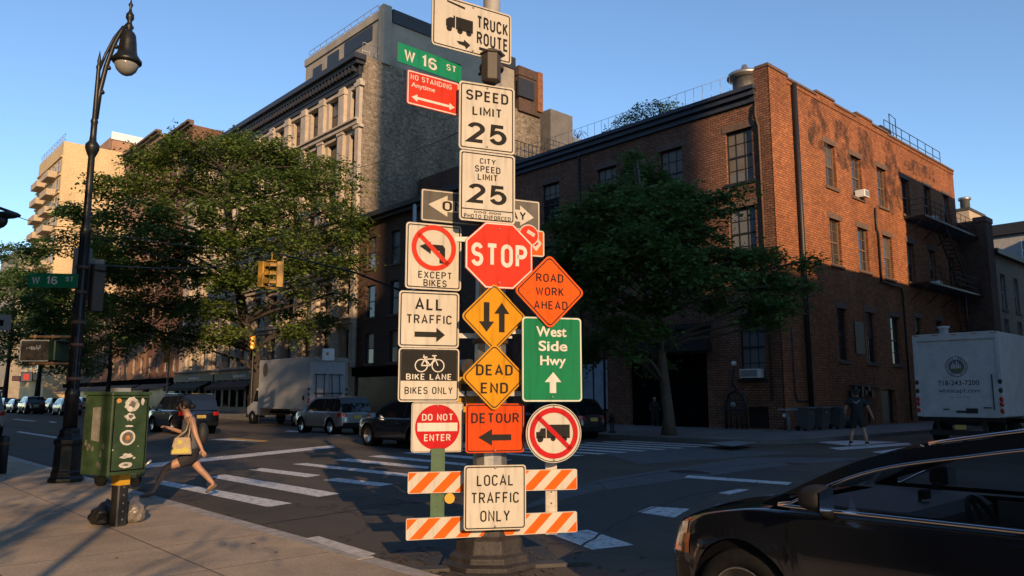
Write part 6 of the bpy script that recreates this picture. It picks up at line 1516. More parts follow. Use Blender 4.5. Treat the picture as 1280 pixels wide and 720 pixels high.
for k in range(10):
    a = 2 * math.pi * k / 10; mb.tube([(.094 * math.cos(a), .094 * math.sin(a), 1.6), (.081 * math.cos(a), .081 * math.sin(a), 4.4)], .009, 5)
mb.build('fluting', M_LAMP, SLp)
AX = Vector((1.0, -.16, 0)).normalized()                      # the arm reaches over the road
def ap(u, z): return tuple(AX * u + Vector((0, 0, z)))
mb = MB(); mb.tube([ap(.02, 6.6), ap(.05, 7.15), ap(.12, 7.65), ap(.22, 8.1), ap(.33, 8.42), ap(.45, 8.62)], [.045, .045, .045, .04, .035, .03], 8)
mb.tube([ap(.0, 7.5), ap(.1, 7.9), ap(.22, 8.25), ap(.36, 8.52)], .026, 6)
for u, z in ((.045, 7.15), (.12, 7.65), (.22, 8.1)): mb.sphere(ap(u + .045, z - .02), .045, 8, 6)
mb.build('arm', M_LAMP, SLp)
LX = AX * .46
b = MB(); b.lathe([(.0, .98), (.02, .86), (.045, .82), (.02, .76), (.03, .68), (.07, .62), (.075, .54), (.04, .48), (.05, .42), (.085, .36), (.05, .3), (.10, .25), (.13, .20), (.15, .05), (.165, -.12), (.185, -.2), (.24, -.28), (.265, -.31), (.265, -.36), (.235, -.39)], (LX.x, LX.y, 8.17), 24); lan = b.build('lantern', M_LAMP, SLp)
b = MB(); b.lathe([(.215, -.37), (.21, -.43), (.18, -.51), (.12, -.58), (.05, -.615), (0, -.625)], (LX.x, LX.y, 8.17), 24); b.build('globe', M_GLOBE, lan)
# signs and signals hung on the lamp post
def lp_at(px, py, d=0): return at_depth(px, py, VF.dot(LP) + d)
s = Sign('street_name_sign', 'small green W 16 St street name plate on the black lamp post', 'street sign', 66, 350.5, 62, 17.5, VF.dot(LP) - .2, 83)
s.plate(S_GREEN, r=.008, th=.012); p = s.draw('lettering', S_TEXTW); p.T('W', -21, 0, 10, 9).T('16', -1, 0, 14, 10); p.end(); s.draw('small_lettering', S_TEXTW).T('ST', 21, -2, 10, 6).end()
for px, yy, hh, lab in ((102, 335, 60, 'grey unpainted back of a road sign left of the lamp post shaft'), (117, 350, 62, 'grey unpainted back of a road sign right of the lamp post shaft')):
    c_ = lp_at(px, yy, .25); t = thing('road_sign', lab, 'road sign', c_, face_rz(82))
    MB().prism(rrect(.36, hh * .0139, .03), 0, .01).build('panel', S_ALU, t); MB().box(-.02, .02, -.03, 0, -hh * .0065, hh * .0065).build('bracket', M_GALV, t)
def ped_signal(label, px, py, wpx, hpx, d, rz, m, mface, extra=None):
    c_ = lp_at(px, py, d); k = (VF.dot(LP) + d) / FPX; t = thing('pedestrian_signal', label, 'signal', c_, rz)
    w_, h_ = wpx * k, hpx * k; b = MB(); b.bbox(-w_ / 2, w_ / 2, -.06, .16, -h_ / 2, h_ / 2, .02); b.build('housing', m, t)
    b = MB(); outline(b, rrect(w_, h_, .03), rrect(w_ - .05, h_ - .05, .02), -.062); b.build('frame', M_GREYP, t)
    b = MB(); b.box(-w_ / 2 + .03, w_ / 2 - .03, -.064, -.0605, -h_ / 2 + .03, h_ / 2 - .03); b.build('screen', mface, t)
    b = MB(); rr = random.Random(7)
    for q in range(9): x = -w_ * .28 + q * w_ * .055; b.box(x, x + w_ * .035, -.067, -.0645, h_ * .08 + rr.uniform(-.02, .02), h_ * .2 + rr.uniform(-.03, .03))
    b.build('worn_marks', M_GREYP, t); return t
ped_signal('black pedestrian signal with a scuffed dark screen on the lamp post brackets', 45, 438.5, 35, 27, 0.0, face_rz(84), M_TRIM, mat('signal_screen', (.035, .032, .028), .3, var=.5, scale=12))
c_ = lp_at(73, 438, .1); t = thing('traffic_signal', 'dark green signal housing turned edge on beside the lamp post', 'signal', c_, face_rz(20)); b = MB(); b.bbox(-.17, .17, -.1, .1, -.2, .2, .02); b.build('housing', mat('signal_green', (.012, .035, .018), .5, var=.3), t); b = MB(); b.box(-.15, .15, -.2, -.1, .15, .17); b.build('visor', M_TRIM, t)
BR = mat('bracket_tan', (.24, .14, .07), .55, var=.3, scale=9)
for py, x0 in ((421, 38), (454.5, 36)):
    a = lp_at(x0, py); c_ = lp_at(100, py); t = thing('signal_bracket', 'upper tan bracket arm of the pedestrian signal on the lamp post' if py < 430 else 'lower tan bracket arm of the pedestrian signal on the lamp post', 'bracket', a)
    b = MB(); b.tube([(0, 0, 0), tuple(c_ - a)], .028, 8); b.build('arm', BR, t); b = MB()
    for u in (.1, .45): b.sphere(tuple((c_ - a) * u), .045, 10, 6)
    b.build('joint', BR, t)
for z in (1.75, 2.35, 2.75, 3.3, 3.75): b = MB(); b.lathe([(.10, z), (.112, z + .01), (.112, z + .05), (.10, z + .06)], n=16); b.build('strap_band', M_RUST, SLp)
c_ = lp_at(121, 358, .1); t = thing('traffic_signal', 'brown signal housing high on the right of the lamp post', 'signal', c_, face_rz(40)); b = MB(); b.bbox(-.12, .12, -.1, .1, -.5, .45, .02); b.build('housing', mat('signal_brown', (.045, .032, .022), .6, var=.3), t); b = MB(); b.box(-.1, .1, -.16, -.1, .3, .32); b.build('visor', M_TRIM, t)
c_ = at_depth(121, 529, VF.dot(LP) + .1); t = thing('sticker', 'torn yellow and white stickers on the lamp post foot', 'sticker', c_, face_rz(85)); 
b = MB(); b.prism([(-.05, -.28), (.05, -.25), (.045, .24), (-.04, .28)], 0, .004); b.build('white_part', M_WHITE, t); b = MB(); b.prism([(-.04, 0), (.05, .02), (.045, .12), (-.045, .1)], -.004, -.002); b.build('yellow_part', mat('sticker_yellow', (.6, .42, .05), .6), t)

# green relay box on its post
gc = ground(147, 657, .04); gd = VF.dot(gc); k = gd / FPX
GB = thing('relay_box', 'dark green metal mail relay box plastered with torn stickers, on a black post', 'relay box', gc, face_rz(27))
zc = lambda py: at_depth(147, py, gd).z - .04
z0, z1 = zc(590), zc(490); Wb, Db = .60, .62
M_GBOX = mat('box_green', (.030, .056, .024), .55, var=.45, scale=4, bump=.12, bscale=9, spec=.3)
# right face looks to the viewer's right-front, the left face is turned to the left
b = MB(); b.bbox(-.41, .12, -.30, .23, z0, z1 - .04, .012); bo = b.build('body', M_GBOX, GB)
b = MB(); b.bbox(-.43, .14, -.32, .25, z1 - .04, z1, .012); b.build('lid', M_GBOX, GB)
b = MB(); b.box(-.2, -.02, -.1, .05, z1, z1 + .05); b.build('lid_clutter', M_GREYP, GB)
b = MB(); outline(b, [(-.385, z0 + .04), (.095, z0 + .04), (.095, z1 - .08), (-.385, z1 - .08)][::-1], [(-.37, z0 + .055), (.08, z0 + .055), (.08, z1 - .095), (-.37, z1 - .095)][::-1], -.3015); b.build('door_seam', M_DARK, GB)
STK = mat('sticker_paper', (.52, .49, .42), .7, var=.5, scale=14); STK2 = mat('sticker_print', (.12, .11, .09), .7, var=.7, scale=30); STO = mat('sticker_orange', (.50, .22, .06), .7, var=.6, scale=25)
def blob(cx, cz, w_, h_, seed, n=18, rough=.3):
    r2 = random.Random(seed); return [(cx + w_ / 2 * math.cos(2 * math.pi * q / n) * (1 - rough * r2.random()), cz + h_ / 2 * math.sin(2 * math.pi * q / n) * (1 - rough * r2.random())) for q in range(n)]
hgt = z1 - z0
def st(cx, fz, w_, h_, m, seed, off=0, rough=.3):
    b = MB(); b.add([(x, -.3025 - off, z) for x, z in blob(cx * .8 - .30, z0 + hgt * fz, w_ * .82, h_, seed, rough=rough)], [list(range(18))]); return b.build('sticker', m, GB)
st(.20, .845, .28, .2, STK, 1, rough=.25); st(.21, .85, .16, .1, STK2, 2, .002, .5); st(-.03, .89, .1, .07, STO, 3); st(.39, .88, .07, .1, STK, 4); st(.19, .69, .24, .12, STK, 5, rough=.5); st(.19, .70, .12, .06, STK2, 6, .002, .5)
st(.17, .58, .18, .03, STK, 7, rough=.5); st(.16, .44, .27, .20, STK, 8, rough=.08); st(.16, .44, .2, .15, STK2, 9, .002, .1); st(.16, .44, .1, .08, STO, 10, .004, .4)
st(.17, .22, .3, .09, STK, 11, rough=.6); st(.16, .11, .24, .08, STK, 12, rough=.15); st(.16, .11, .1, .03, STK2, 13, .002, .2); st(.3, .19, .05, .03, STK, 14); st(.36, .33, .02, .02, STK, 15); st(-.08, .3, .03, .02, STK, 16)
b = MB(); zz = z0 + hgt * .62
b.add([(-.4125, -.10, zz - .23), (-.4125, .06, zz - .21), (-.4125, .06, zz + .19), (-.4125, -.10, zz + .2)], [(0, 1, 2, 3)]); b.build('side_label', mat('side_label', (.17, .16, .14), .7, var=.4, scale=14), GB)
for q in range(8):
    r2 = random.Random(q); b = MB(); y = r2.uniform(-.24, .17); z = r2.uniform(z0 + .08, z0 + .4); b.add([(-.4122, y + dx, z + dz) for dx, dz in blob(0, 0, .06, .09, q + 50)], [list(range(18))]); b.build('scrape', STK2, GB)
b = MB(); b.bbox(-.075, .075, -.075, .075, 0, z0, .015); po = b.build('post', M_IRON, GB)
b = MB(); b.box(-.077, .077, -.077, .077, z0 - .16, z0 - .02); b.build('yellow_band', mat('yellow_band', (.55, .30, .02), .5, var=.2), GB)
b = MB()
for q in range(5): b.cyl((0, -.0745, .08 + q * .1), (0, -.079, .08 + q * .1), .012, n=8)
b.build('rivets', M_GALV, po)

# rubbish bags behind the post
def bag(label, c, r, sc, m, seed):
    t = thing('rubbish_bag', label, 'rubbish bag', c); b = MB(); b.sphere((0, 0, r * sc[2] * .82), r * 1.1, 48, 32, 0, sc)
    V = []
    for p in b.v:
        q = Vector(p); nz = mnoise.noise(q * 7 + Vector((seed, 0, 0))) * .35 + mnoise.noise(q * 17 + Vector((0, seed, 0))) * .16; cr_ = abs(mnoise.noise(q * 11 + Vector((seed * 2, 3, 1)))) + .6 * abs(mnoise.noise(q * 24 + Vector((1, seed, 5)))); f = 1 + nz * .45 - cr_ * .30
        pinch = 1 - .55 * max(0, (q.z - r * sc[2] * 1.2) / (r * sc[2] * .7)); V.append((q.x * f * pinch, q.y * f * pinch, max(.004, q.z * (1 + nz * .15))))
    b.v = V; b.build('bag', m, t); b = MB(); b.tube([(0, 0, r * sc[2] * 1.55), (.02, .01, r * sc[2] * 1.72), (.05, .03, r * sc[2] * 1.8)], [.05, .025, .05], 7); b.build('knot', m, t)
M_BAGB = mat('bag_black', (.014, .014, .014), .38, spec=.5, bump=.5, bscale=14); M_BAGS = mat('bag_clear', (.16, .14, .12), .35, spec=.6, var=.5, scale=9, bump=.6, bscale=14)
c_ = ground(129, 655, .04); bag('shiny black rubbish bag left of the green box post', c_, .175, (1.0, .85, .85), M_BAGB, 3)
c_ = ground(158, 655, .04) + VF * .15; bag('crumpled greyish clear rubbish bag right of the green box post', c_, .165, (.9, .85, 1.0), M_BAGS, 8)
c_ = ground(150, 606, .04)
t = thing('litter_cart', 'small dark green cart half hidden behind the green box', 'cart', c_, face_rz(80)); b = MB(); b.bbox(-.42, .38, -.2, .2, .14, .5, .05); b.build('tub', mat('cart_green', (.015, .04, .018), .5, var=.3), t)
for x in (-.28, .30): MB().cyl((x, -.2, .11), (x, -.15, .11), .11, n=18).build('wheel', M_TYRE, t)
MB().tube([(.38, 0, .3), (.52, 0, .44)], .03, 6).build('handle', M_GALV, t)

# traffic lights over the avenue and their mast
M_SIGY = mat('traffic_light_yellow', (.46, .25, .03), .5, var=.2, scale=6)
def traffic_head(label, c, rz, lit=None, sc=1.0, group=None):
    t = thing('traffic_light', label, 'traffic light', c, rz, group); b = MB(); b.bbox(-.17 * sc, .17 * sc, -.08 * sc, .2 * sc, -.53 * sc, .53 * sc, .03); b.build('housing', M_SIGY, t)
    for k, z in enumerate((.35, 0, -.35)):
        b = MB(); b.cyl((0, -.075 * sc, z * sc), (0, -.1 * sc, z * sc), .12 * sc, n=18); m = mat('signal_lens_dark', (.03, .015, .01), .2)
        if lit and k in lit: m = mat('signal_lens_lit', (.6, .2, .05), .3, emit=(1, .30, .06), estr=2.2)
        le = b.build('lens', m, t)
        b = MB()
        V = []; n = 14
        for j in range(n + 1):
            a = rad(-20 + 220 * j / n)
            for y in (-.09, -.34 + .05 * math.cos(a) * 0): V.append((.135 * sc * math.cos(a), y * sc, (z + .135 * math.sin(a)) * sc))
        b.add(V, [(2 * j, 2 * j + 1, 2 * j + 3, 2 * j + 2) for j in range(n)], 0, True); b.build('visor', M_SIGY, le)
    return t
MP = Vector((25.3, 36.0, .15))
SPo = thing('silver_pole', 'tall silver mast behind the brown building front, left of the sign pole', 'pole', MP)
b = MB(); b.lathe([(.3, 0), (.3, .5), (.17, .6), (.14, 6), (.11, 12.6), (0, 12.7)], n=14); b.build('shaft', mat('silver_pole', (.30, .30, .30), .5, var=.25, scale=3), SPo)
hc = at_depth(339, 343, 31)
b = MB(); d_ = hc - MP; b.tube([(0, 0, 7.3), (d_.x * .5, d_.y * .5, 7.6), (d_.x, d_.y, 7.4)], [.07, .05, .035], 8); b.tube([(0, 0, 9.6), (d_.x * .9, d_.y * .9, 7.55)], .012, 5); b.build('mast_arm', M_IRON, SPo)
hz = Vector((hc.x, hc.y, hc.z))
traffic_head('yellow traffic light of the hanging pair, facing left', hz - VR * .29, face_rz(20), None, 1.0, 'pair of yellow traffic lights hung over the avenue')
traffic_head('yellow traffic light of the hanging pair, facing right', hz + VR * .29, face_rz(160), None, 1.0, 'pair of yellow traffic lights hung over the avenue')
t = thing('signal_hanger', 'yellow hanger joining the pair of traffic lights to the mast arm', 'bracket', hz); b = MB(); b.tube([(0, 0, .55), (0, 0, 7.4 - hz.z + .15)], .03, 6); b.tube([tuple(-VR * .2 + Vector((0, 0, .57))), tuple(VR * .2 + Vector((0, 0, .57)))], .035, 6); b.tube([tuple(-VR * .2 + Vector((0, 0, -.57))), tuple(VR * .2 + Vector((0, 0, -.57)))], .035, 6); b.build('frame', M_SIGY, t)
c_ = at_depth(316, 428, 57.5)
traffic_head('small traffic light with glowing amber lamps in front of the locust trunk', c_, face_rz(88), (0, 1, 2), .95)
t = thing('signal_pole', 'thin dark signal pole rising behind the white box truck', 'pole', (c_.x + .2, c_.y + .3, .15)); b = MB(); b.lathe([(.12, 0), (.08, .5), (.07, c_.z + .4), (0, c_.z + .5)], n=8); b.build('shaft', M_IRON, t)
c_ = at_depth(208, 500, 72); t = thing('signal_pole', 'slim pole with small orange signals left of the white box truck', 'pole', (c_.x, c_.y, .15)); b = MB(); b.lathe([(.16, 0), (.1, .8), (.08, 5), (.06, 10.2), (0, 10.3)], n=8); b.build('shaft', M_GALV, t)
for px, py in ((204.5, 433), (211, 435), (207, 448)): q = at_depth(px, py, 71.6); MB().bbox(q.x - c_.x - .22, q.x - c_.x + .22, q.y - c_.y - .15, q.y - c_.y + .15, q.z - .15 - .4, q.z - .15 + .4, .04).build('signal_head', M_SIGY, t)
c_ = at_depth(410.5, 443, 43); t = thing('square_sign', 'small white square sign on a thin pole above the white box truck', 'road sign', c_, face_rz(85)); MB().prism(rrect(.66, .66, .03), 0, .015).build('panel', M_WHITE, t); MB().box(-.12, .02, -.003, -.001, -.05, .12).build('mark', mat('sign_mark', (.45, .22, .06), .6), t); MB().tube([(0, .05, .2), (0, .05, -c_.z)], .035, 6).build('post', M_GALV, t)
# span wires between the lamp post and the far side
def wire(label, pts, r=.012): 
    a = Vector(pts[0]); t = thing('overhead_cable', label, 'cable', a); MB().tube([tuple(Vector(p) - a) for p in pts], r, 5).build('strand', M_IRON, t)
def sag(a, c, s, n=14): return [Vector(a).lerp(Vector(c), k / n) - Vector((0, 0, s * 4 * (k / n) * (1 - k / n))) for k in range(n + 1)]
wire('upper overhead cable from the lamp post past the locust tree', sag(lp_at(118, 290), at_depth(330, 312, 31) , .12), .010)
wire('lower overhead cable from the lamp post past the locust tree', sag(lp_at(116, 292), at_depth(330, 318, 31), .5), .010)
wire('overhead cable rising from the lamp post to the hanging lights', sag(lp_at(112, 330), hz + Vector((0, 0, .75)), .25), .012)
wire('thin cable from the street lamp at the left edge', sag(at_depth(22, 271, 15), lp_at(117, 282), .1), .008)
wire('long thin cable across the grey party wall', sag(on_x(430, 212, 33.6), at_depth(575, 165, 33), .3), .02)

# left edge: cobra lamp and sign on a pole just outside the frame
CL = ground(-75, 590, .04)
t = thing('road_lamp', 'dark cobra head road lamp whose tip enters at the left edge', 'street lamp', CL); cd = VF.dot(CL)
b = MB(); zt = at_depth(-60, 262, cd).z - .04; b.lathe([(.2, 0), (.2, .5), (.1, .6), (.07, zt + .4), (0, zt + .5)], n=10); b.build('shaft', M_IRON, t)
q = at_depth(22, 268, cd) - CL; b = MB(); b.tube([(0, 0, zt + .2), tuple(q * .5 + Vector((0, 0, zt * .5 + .15))), tuple(q)], .035, 6); b.build('arm', M_IRON, t)
b = MB(); b.M = Matrix.Translation(q - VR * .34 + Vector((0, 0, -.02))) @ Matrix.Rotation(-YAW, 4, 'Z'); b.sphere((0, 0, 0), .42, 18, 8, 0, (1.0, .4, .2)); b.sphere((-.14, 0, -.12), .26, 14, 8, 0, (1.0, .6, .8)); b.build('lamp_head', M_IRON, t)
c_ = at_depth(1, 403, cd); s = thing('road_sign', 'grey framed sign panel cropped by the left edge', 'road sign', c_, face_rz(84)); MB().prism(rrect(.42, .36, .02), 0, .015).build('panel', mat('panel_grey', (.30, .30, .29), .5, var=.15), s); b = MB(); b.box(-.08, .06, -.003, -.001, -.08, .06); b.build('dark_mark', M_TRIM, s)
b = MB(); c_ = ground(2, 592, .04); t = thing('bollard', 'dark post at the left edge below the champagne car', 'bollard', c_); b.lathe([(.09, 0), (.09, .75), (.07, .8), (0, .82)], n=12); b.build('post', M_IRON, t); MB().lathe([(.094, .6), (.094, .66)], n=12).build('band', M_RUST, t)

# far corner: bins, rack, hydrant, sign pole
M_BIN = mat('bin_grey', (.065, .075, .08), .55, var=.25, scale=6)
def wheelie(label, x, y, rz, tone=M_BIN):
    t = thing('wheelie_bin', label, 'bin', (x, y, .15), rz, 'grey wheeled bins by the brick side wall'); b = MB()
    b.add([(-.24, -.26, .08), (.24, -.26, .08), (.24, .22, .08), (-.24, .22, .08), (-.31, -.36, .98), (.31, -.36, .98), (.31, .34, .98), (-.31, .34, .98)], [(0, 3, 2, 1), (4, 5, 6, 7), (0, 1, 5, 4), (1, 2, 6, 5), (2, 3, 7, 6), (3, 0, 4, 7)]); shade_bevel(b.build('tub', tone, t), .03)
    b = MB(); b.bbox(-.34, .34, -.4, .38, .98, 1.07, .03); b.build('lid', M_BIN, t)
    for s_ in (1, -1): MB().cyl((s_ * .24, .24, .12), (s_ * .3, .24, .12), .12, n=14).build('wheel', M_TYRE, t)
    MB().tube([(-.28, .4, 1.0), (-.28, .46, 1.0), (.28, .46, 1.0), (.28, .4, 1.0)], .018, 6).build('handle', M_TRIM, t)
    b = MB(); r2 = random.Random(int(x * 10)); b.box(-.05, .03, -.352, -.34, .78, .86); b.build('label', mat('bin_label', (.40, .38, .34), .6) if x > 35 else mat('bin_label_orange', (.5, .2, .05), .6), t); return t
for px, lab, dy in ((1007, 'grey wheeled bin with an orange label, leftmost of the row', 0), (1027, 'grey wheeled bin in the middle of the row by the brick wall', .05), (1046, 'grey wheeled bin at the right end of the row near the walking man', -.05)):
    p = on_y(px, 525, 17.2); wheelie(lab, p.x, 17.2 + dy, rad(-8 + 9 * dy))
t = thing('rubbish_bag', 'dark rubbish bag beside the rightmost wheeled bin', 'rubbish bag', on_y(1059, 530, 17.3).xy.to_3d() + Vector((0, 0, .15))); b = MB(); b.sphere((0, 0, .3), .34, 20, 12, 0, (1, .9, .95)); b.v = [tuple(Vector(p) * (1 + .25 * mnoise.noise(Vector(p) * 6))) for p in b.v]; b.build('bag', M_BAGB, t)
p = on_y(986, 530, 17.5); t = thing('standpipe', 'pale bent pipe stand left of the wheeled bins', 'pipe', (p.x, 17.5, .15)); M_PIPE = mat('pipe_grey', (.22, .23, .23), .5, var=.2)
b = MB(); b.tube([(0, 0, 0), (0, 0, .5), (-.1, 0, .78), (-.3, 0, .82)], [.09, .08, .08, .08], 10); b.build('pipe', M_PIPE, t); b = MB(); b.bbox(-.5, .45, -.25, .25, .93, 1.0, .02); b.build('flap', M_PIPE, t); MB().sphere((-.42, -.02, .7), .08, 10, 7).build('cap', M_WHITE, t)
p = on_x(921, 536, 33.5); t = thing('iron_rack', 'black arched iron rack with a tall bent pipe against the brick wall', 'rack', (33.5, p.y, .15), -math.pi / 2)
b = MB(); b.tube([(-.55, 0, 0), (-.55, 0, 1.2), (-.35, 0, 1.7), (0, 0, 1.85), (.35, 0, 1.65), (.55, 0, 1.2), (.55, 0, 0)], .07, 8)
for x in (-.3, 0, .3): b.tube([(x, 0, 0), (x, 0, 1.6)], .05, 6)
b.tube([(-.55, 0, .9), (.55, 0, .9)], .06, 6); b.build('frame', M_IRON, t); b = MB(); b.tube([(.1, 0, 1.8), (-.12, 0, 2.2), (-.05, 0, 2.7), (.0, 0, 3.1)], .06, 8); b.build('pipe', M_IRON, t); MB().sphere((0, -.03, 3.15), .13, 12, 8).build('lamp', M_WHITE, t); b = MB(); b.lathe([(0, 0), (.14, 0), (.14, .03), (0, .03)], n=16); b.v = [(v[0] - .1, -.08 - v[2], v[1] + 1.15) for v in b.v]; b.build('plate', M_GREYP, t)
c_ = ground(765, 541, .15); t = thing('hydrant', 'dark post like hydrant on the far kerb left of the slim tree', 'hydrant', c_); b = MB(); b.lathe([(.16, 0), (.16, .06), (.10, .1), (.10, .62), (.14, .64), (.14, .7), (.11, .78), (.05, .86), (0, .88)], n=14); b.build('barrel', M_IRON, t); MB().cyl((-.18, 0, .5), (.18, 0, .5), .055, n=10).build('outlet', M_IRON, t)
c_ = ground(762, 540, .15) + Vector((.3, .5, 0)); t = thing('thin_pole', 'thin dark pole on the far kerb in front of the paper posters', 'pole', c_); b = MB(); b.lathe([(.06, 0), (.05, 6.0), (0, 6.05)], n=8); b.build('shaft', M_IRON, t)
# lit things far up the avenue
for px, py, d, w_, h_, lab, col in ((33, 471, 96, 1.3, 1.1, 'small lit shop sign far up the avenue with a red mark', (.8, .6, .5)), (20, 473, 100, .9, .5, 'tiny orange lit shop sign beside the lit shop sign', (1, .25, .08))):
    c_ = at_depth(px, py, d); t = thing('lit_shop_sign', lab, 'shop sign', c_, face_rz(85)); MB().box(-w_ / 2, w_ / 2, 0, .1, -h_ / 2, h_ / 2).build('panel', mat('lit_panel_%d' % px, (.3, .25, .2), .5, emit=col, estr=.10), t)
    MB().box(-w_ / 2 - .05, w_ / 2 + .05, .02, .12, -h_ / 2 - .06, h_ / 2 + .06).build('case', M_TRIM, t)
    if px == 33: MB().box(-.35, .3, -.02, 0, -.4, .35).build('red_mark', mat('lit_red', (.5, .03, .02), .5, emit=(1, .1, .05), estr=.5), t)

# ------------------------------------------------------------------ people
M_SKIN = mat('skin', (.36, .20, .13), .5, var=.08, scale=10); M_HAIR = mat('dark_hair', (.018, .012, .009), .5, bump=.4, bscale=60)
def skinned(name, m, joints, bones, parent, sub=2, smooth=True):
    """one continuous surface grown over joints {name: (pos, radius)} along bones"""
    names = list(joints); me = bpy.data.meshes.new(name); me.from_pydata([joints[n][0] for n in names], [(names.index(a), names.index(b_)) for a, b_ in bones], [])
    o = bpy.data.objects.new(name, me); COL.objects.link(o)
    sk = o.modifiers.new('skin', 'SKIN'); sk.use_smooth_shade = True; sk.branch_smoothing = .3
    for i, n in enumerate(names):
        r = joints[n][1]; me.skin_vertices[0].data[i].radius = (r, r) if not isinstance(r, tuple) else r
        me.skin_vertices[0].data[i].use_root = (i == 0)
    ss = o.modifiers.new('sub', 'SUBSURF'); ss.levels = sub; ss.render_levels = sub
    dg = bpy.context.evaluated_depsgraph_get(); dg.update(); m2 = bpy.data.meshes.new_from_object(o.evaluated_get(dg)); m2.name = name
    COL.objects.unlink(o); bpy.data.objects.remove(o); m2.materials.clear(); m2.materials.append(m)
    for p in m2.polygons: p.use_smooth = True
    return link(name, m2, parent)
def cloth(name, m, body, J, Bn, want, off, parent):
    """a garment: the part of the body surface next to the wanted bones, moved outward; want = {bone: (from, to)}"""
    me = body.data; vs_ = [v.co.copy() for v in me.vertices]; keep = []
    seg = [(Vector(J[a][0]), Vector(J[c][0]), max(J[a][1]) if isinstance(J[a][1], tuple) else J[a][1], max(J[c][1]) if isinstance(J[c][1], tuple) else J[c][1], (a, c)) for a, c in Bn]
    for p in vs_:
        best = None
        for a, c, ra, rc, key in seg:
            d = c - a; t_ = max(0, min(1, (p - a).dot(d) / max(1e-9, d.length_squared))); q = (p - (a + d * t_)).length / (ra + (rc - ra) * t_)
            if best is None or q < best[0]: best = (q, key, t_)
        w_ = want.get(best[1]); keep.append(w_ is not None and w_[0] <= best[2] <= w_[1])
    idx = {}; V = []; F = []
    nrm = [v.normal.copy() for v in me.vertices]
    for pl in me.polygons:
        if all(keep[i] for i in pl.vertices):
            f = []
            for i in pl.vertices:
                if i not in idx: idx[i] = len(V); V.append(vs_[i] + nrm[i] * off)
                f.append(idx[i])
            F.append(f)
    m2 = bpy.data.meshes.new(name); m2.from_pydata([tuple(v) for v in V], [], F); m2.materials.append(m)
    for p in m2.polygons: p.use_smooth = True
    o = link(name, m2, parent); sm = o.modifiers.new('smooth', 'SMOOTH'); sm.factor = .5; sm.iterations = 3
    so_ = o.modifiers.new('solid', 'SOLIDIFY'); so_.thickness = .012; so_.offset = 0
    return o
def hand(J, Bn, wrist, d, up, side, tag_, sc=1.0, curl=.5):
    """palm and five bent fingers; d = direction of the hand, up = back of the hand, side = towards the thumb"""
    w_ = Vector(J[wrist][0]); d = Vector(d).normalized(); up = Vector(up).normalized(); sd = d.cross(up).normalized() * side
    pm = w_ + d * .06 * sc; J[tag_ + 'p'] = (tuple(pm), (.030 * sc, .018 * sc)); Bn.append((wrist, tag_ + 'p'))
    for k, (o, L) in enumerate(((.027, .072), (.009, .082), (-.009, .076), (-.026, .060))):
        a = pm + sd * o * sc + d * .03 * sc; b_ = a + d * L * .5 * sc; c = b_ + (d * (1 - curl) - up * curl).normalized() * L * .5 * sc
        for q, (p, r) in enumerate(((a, .0095), (b_, .0085), (c, .007))): J[f'{tag_}{k}{q}'] = (tuple(p), r * sc)
        Bn += [(tag_ + 'p', f'{tag_}{k}0'), (f'{tag_}{k}0', f'{tag_}{k}1'), (f'{tag_}{k}1', f'{tag_}{k}2')]
    a = pm + sd * .03 * sc - d * .02 * sc; b_ = a + (sd * .7 + d * .7) * .035 * sc; c = b_ + (d - up * .4).normalized() * .03 * sc
    for q, (p, r) in enumerate(((a, .011), (b_, .0095), (c, .008))): J[f'{tag_}t{q}'] = (tuple(p), r * sc)
    Bn += [(tag_ + 'p', tag_ + 't0'), (tag_ + 't0', tag_ + 't1'), (tag_ + 't1', tag_ + 't2')]
def head(t, c, face, r=.105, hair=None, nm='head_hair'):
    """eyes, nose and ears on a head whose skull belongs to the body mesh"""
    f = Vector(face).normalized(); s = Vector((0, 0, 1)).cross(f).normalized()
    b = MB()
    for k in (1, -1): b.sphere(tuple(Vector(c) + f * r * .80 + s * .034 * k + Vector((0, 0, .012))), .013, 10, 8)
    b.build('eyes', M_TRIM, t)
    b = MB(); b.tube([tuple(Vector(c) + f * r * .78 + Vector((0, 0, .01))), tuple(Vector(c) + f * (r + .004) + Vector((0, 0, -.028))), tuple(Vector(c) + f * r * .86 + Vector((0, 0, -.04)))], [.008, .011, .008], 8); b.build('nose', M_SKIN, t)
    b = MB(); b.tube([tuple(Vector(c) + f * r * .76 + s * .025 + Vector((0, 0, -.066))), tuple(Vector(c) + f * r * .86 + Vector((0, 0, -.068))), tuple(Vector(c) + f * r * .76 - s * .025 + Vector((0, 0, -.066)))], .007, 6); b.build('mouth', mat('lips', (.26, .10, .08), .5), t)
    b = MB()
    for k in (1, -1): b.sphere(tuple(Vector(c) + s * r * .80 * k - f * .012 + Vector((0, 0, -.012))), .03, 10, 8, 0, (.6, .45, 1))
    b.build('ears', M_SKIN, t)
def shoe(t, ankle, toe, m, h=.07, w_=.045):
    a = Vector(ankle); q = Vector(toe); d = q - a
    skinned('shoe', m, {'h': (tuple(a - d * .28), (w_ * .8, h * .5)), 'm': (tuple(a + d * .25), (w_, h * .55)), 'b': (tuple(a + d * .7), (w_ * 1.1, h * .42)), 't': (tuple(q), (w_ * .75, h * .3))}, [('h', 'm'), ('m', 'b'), ('b', 't')], t)

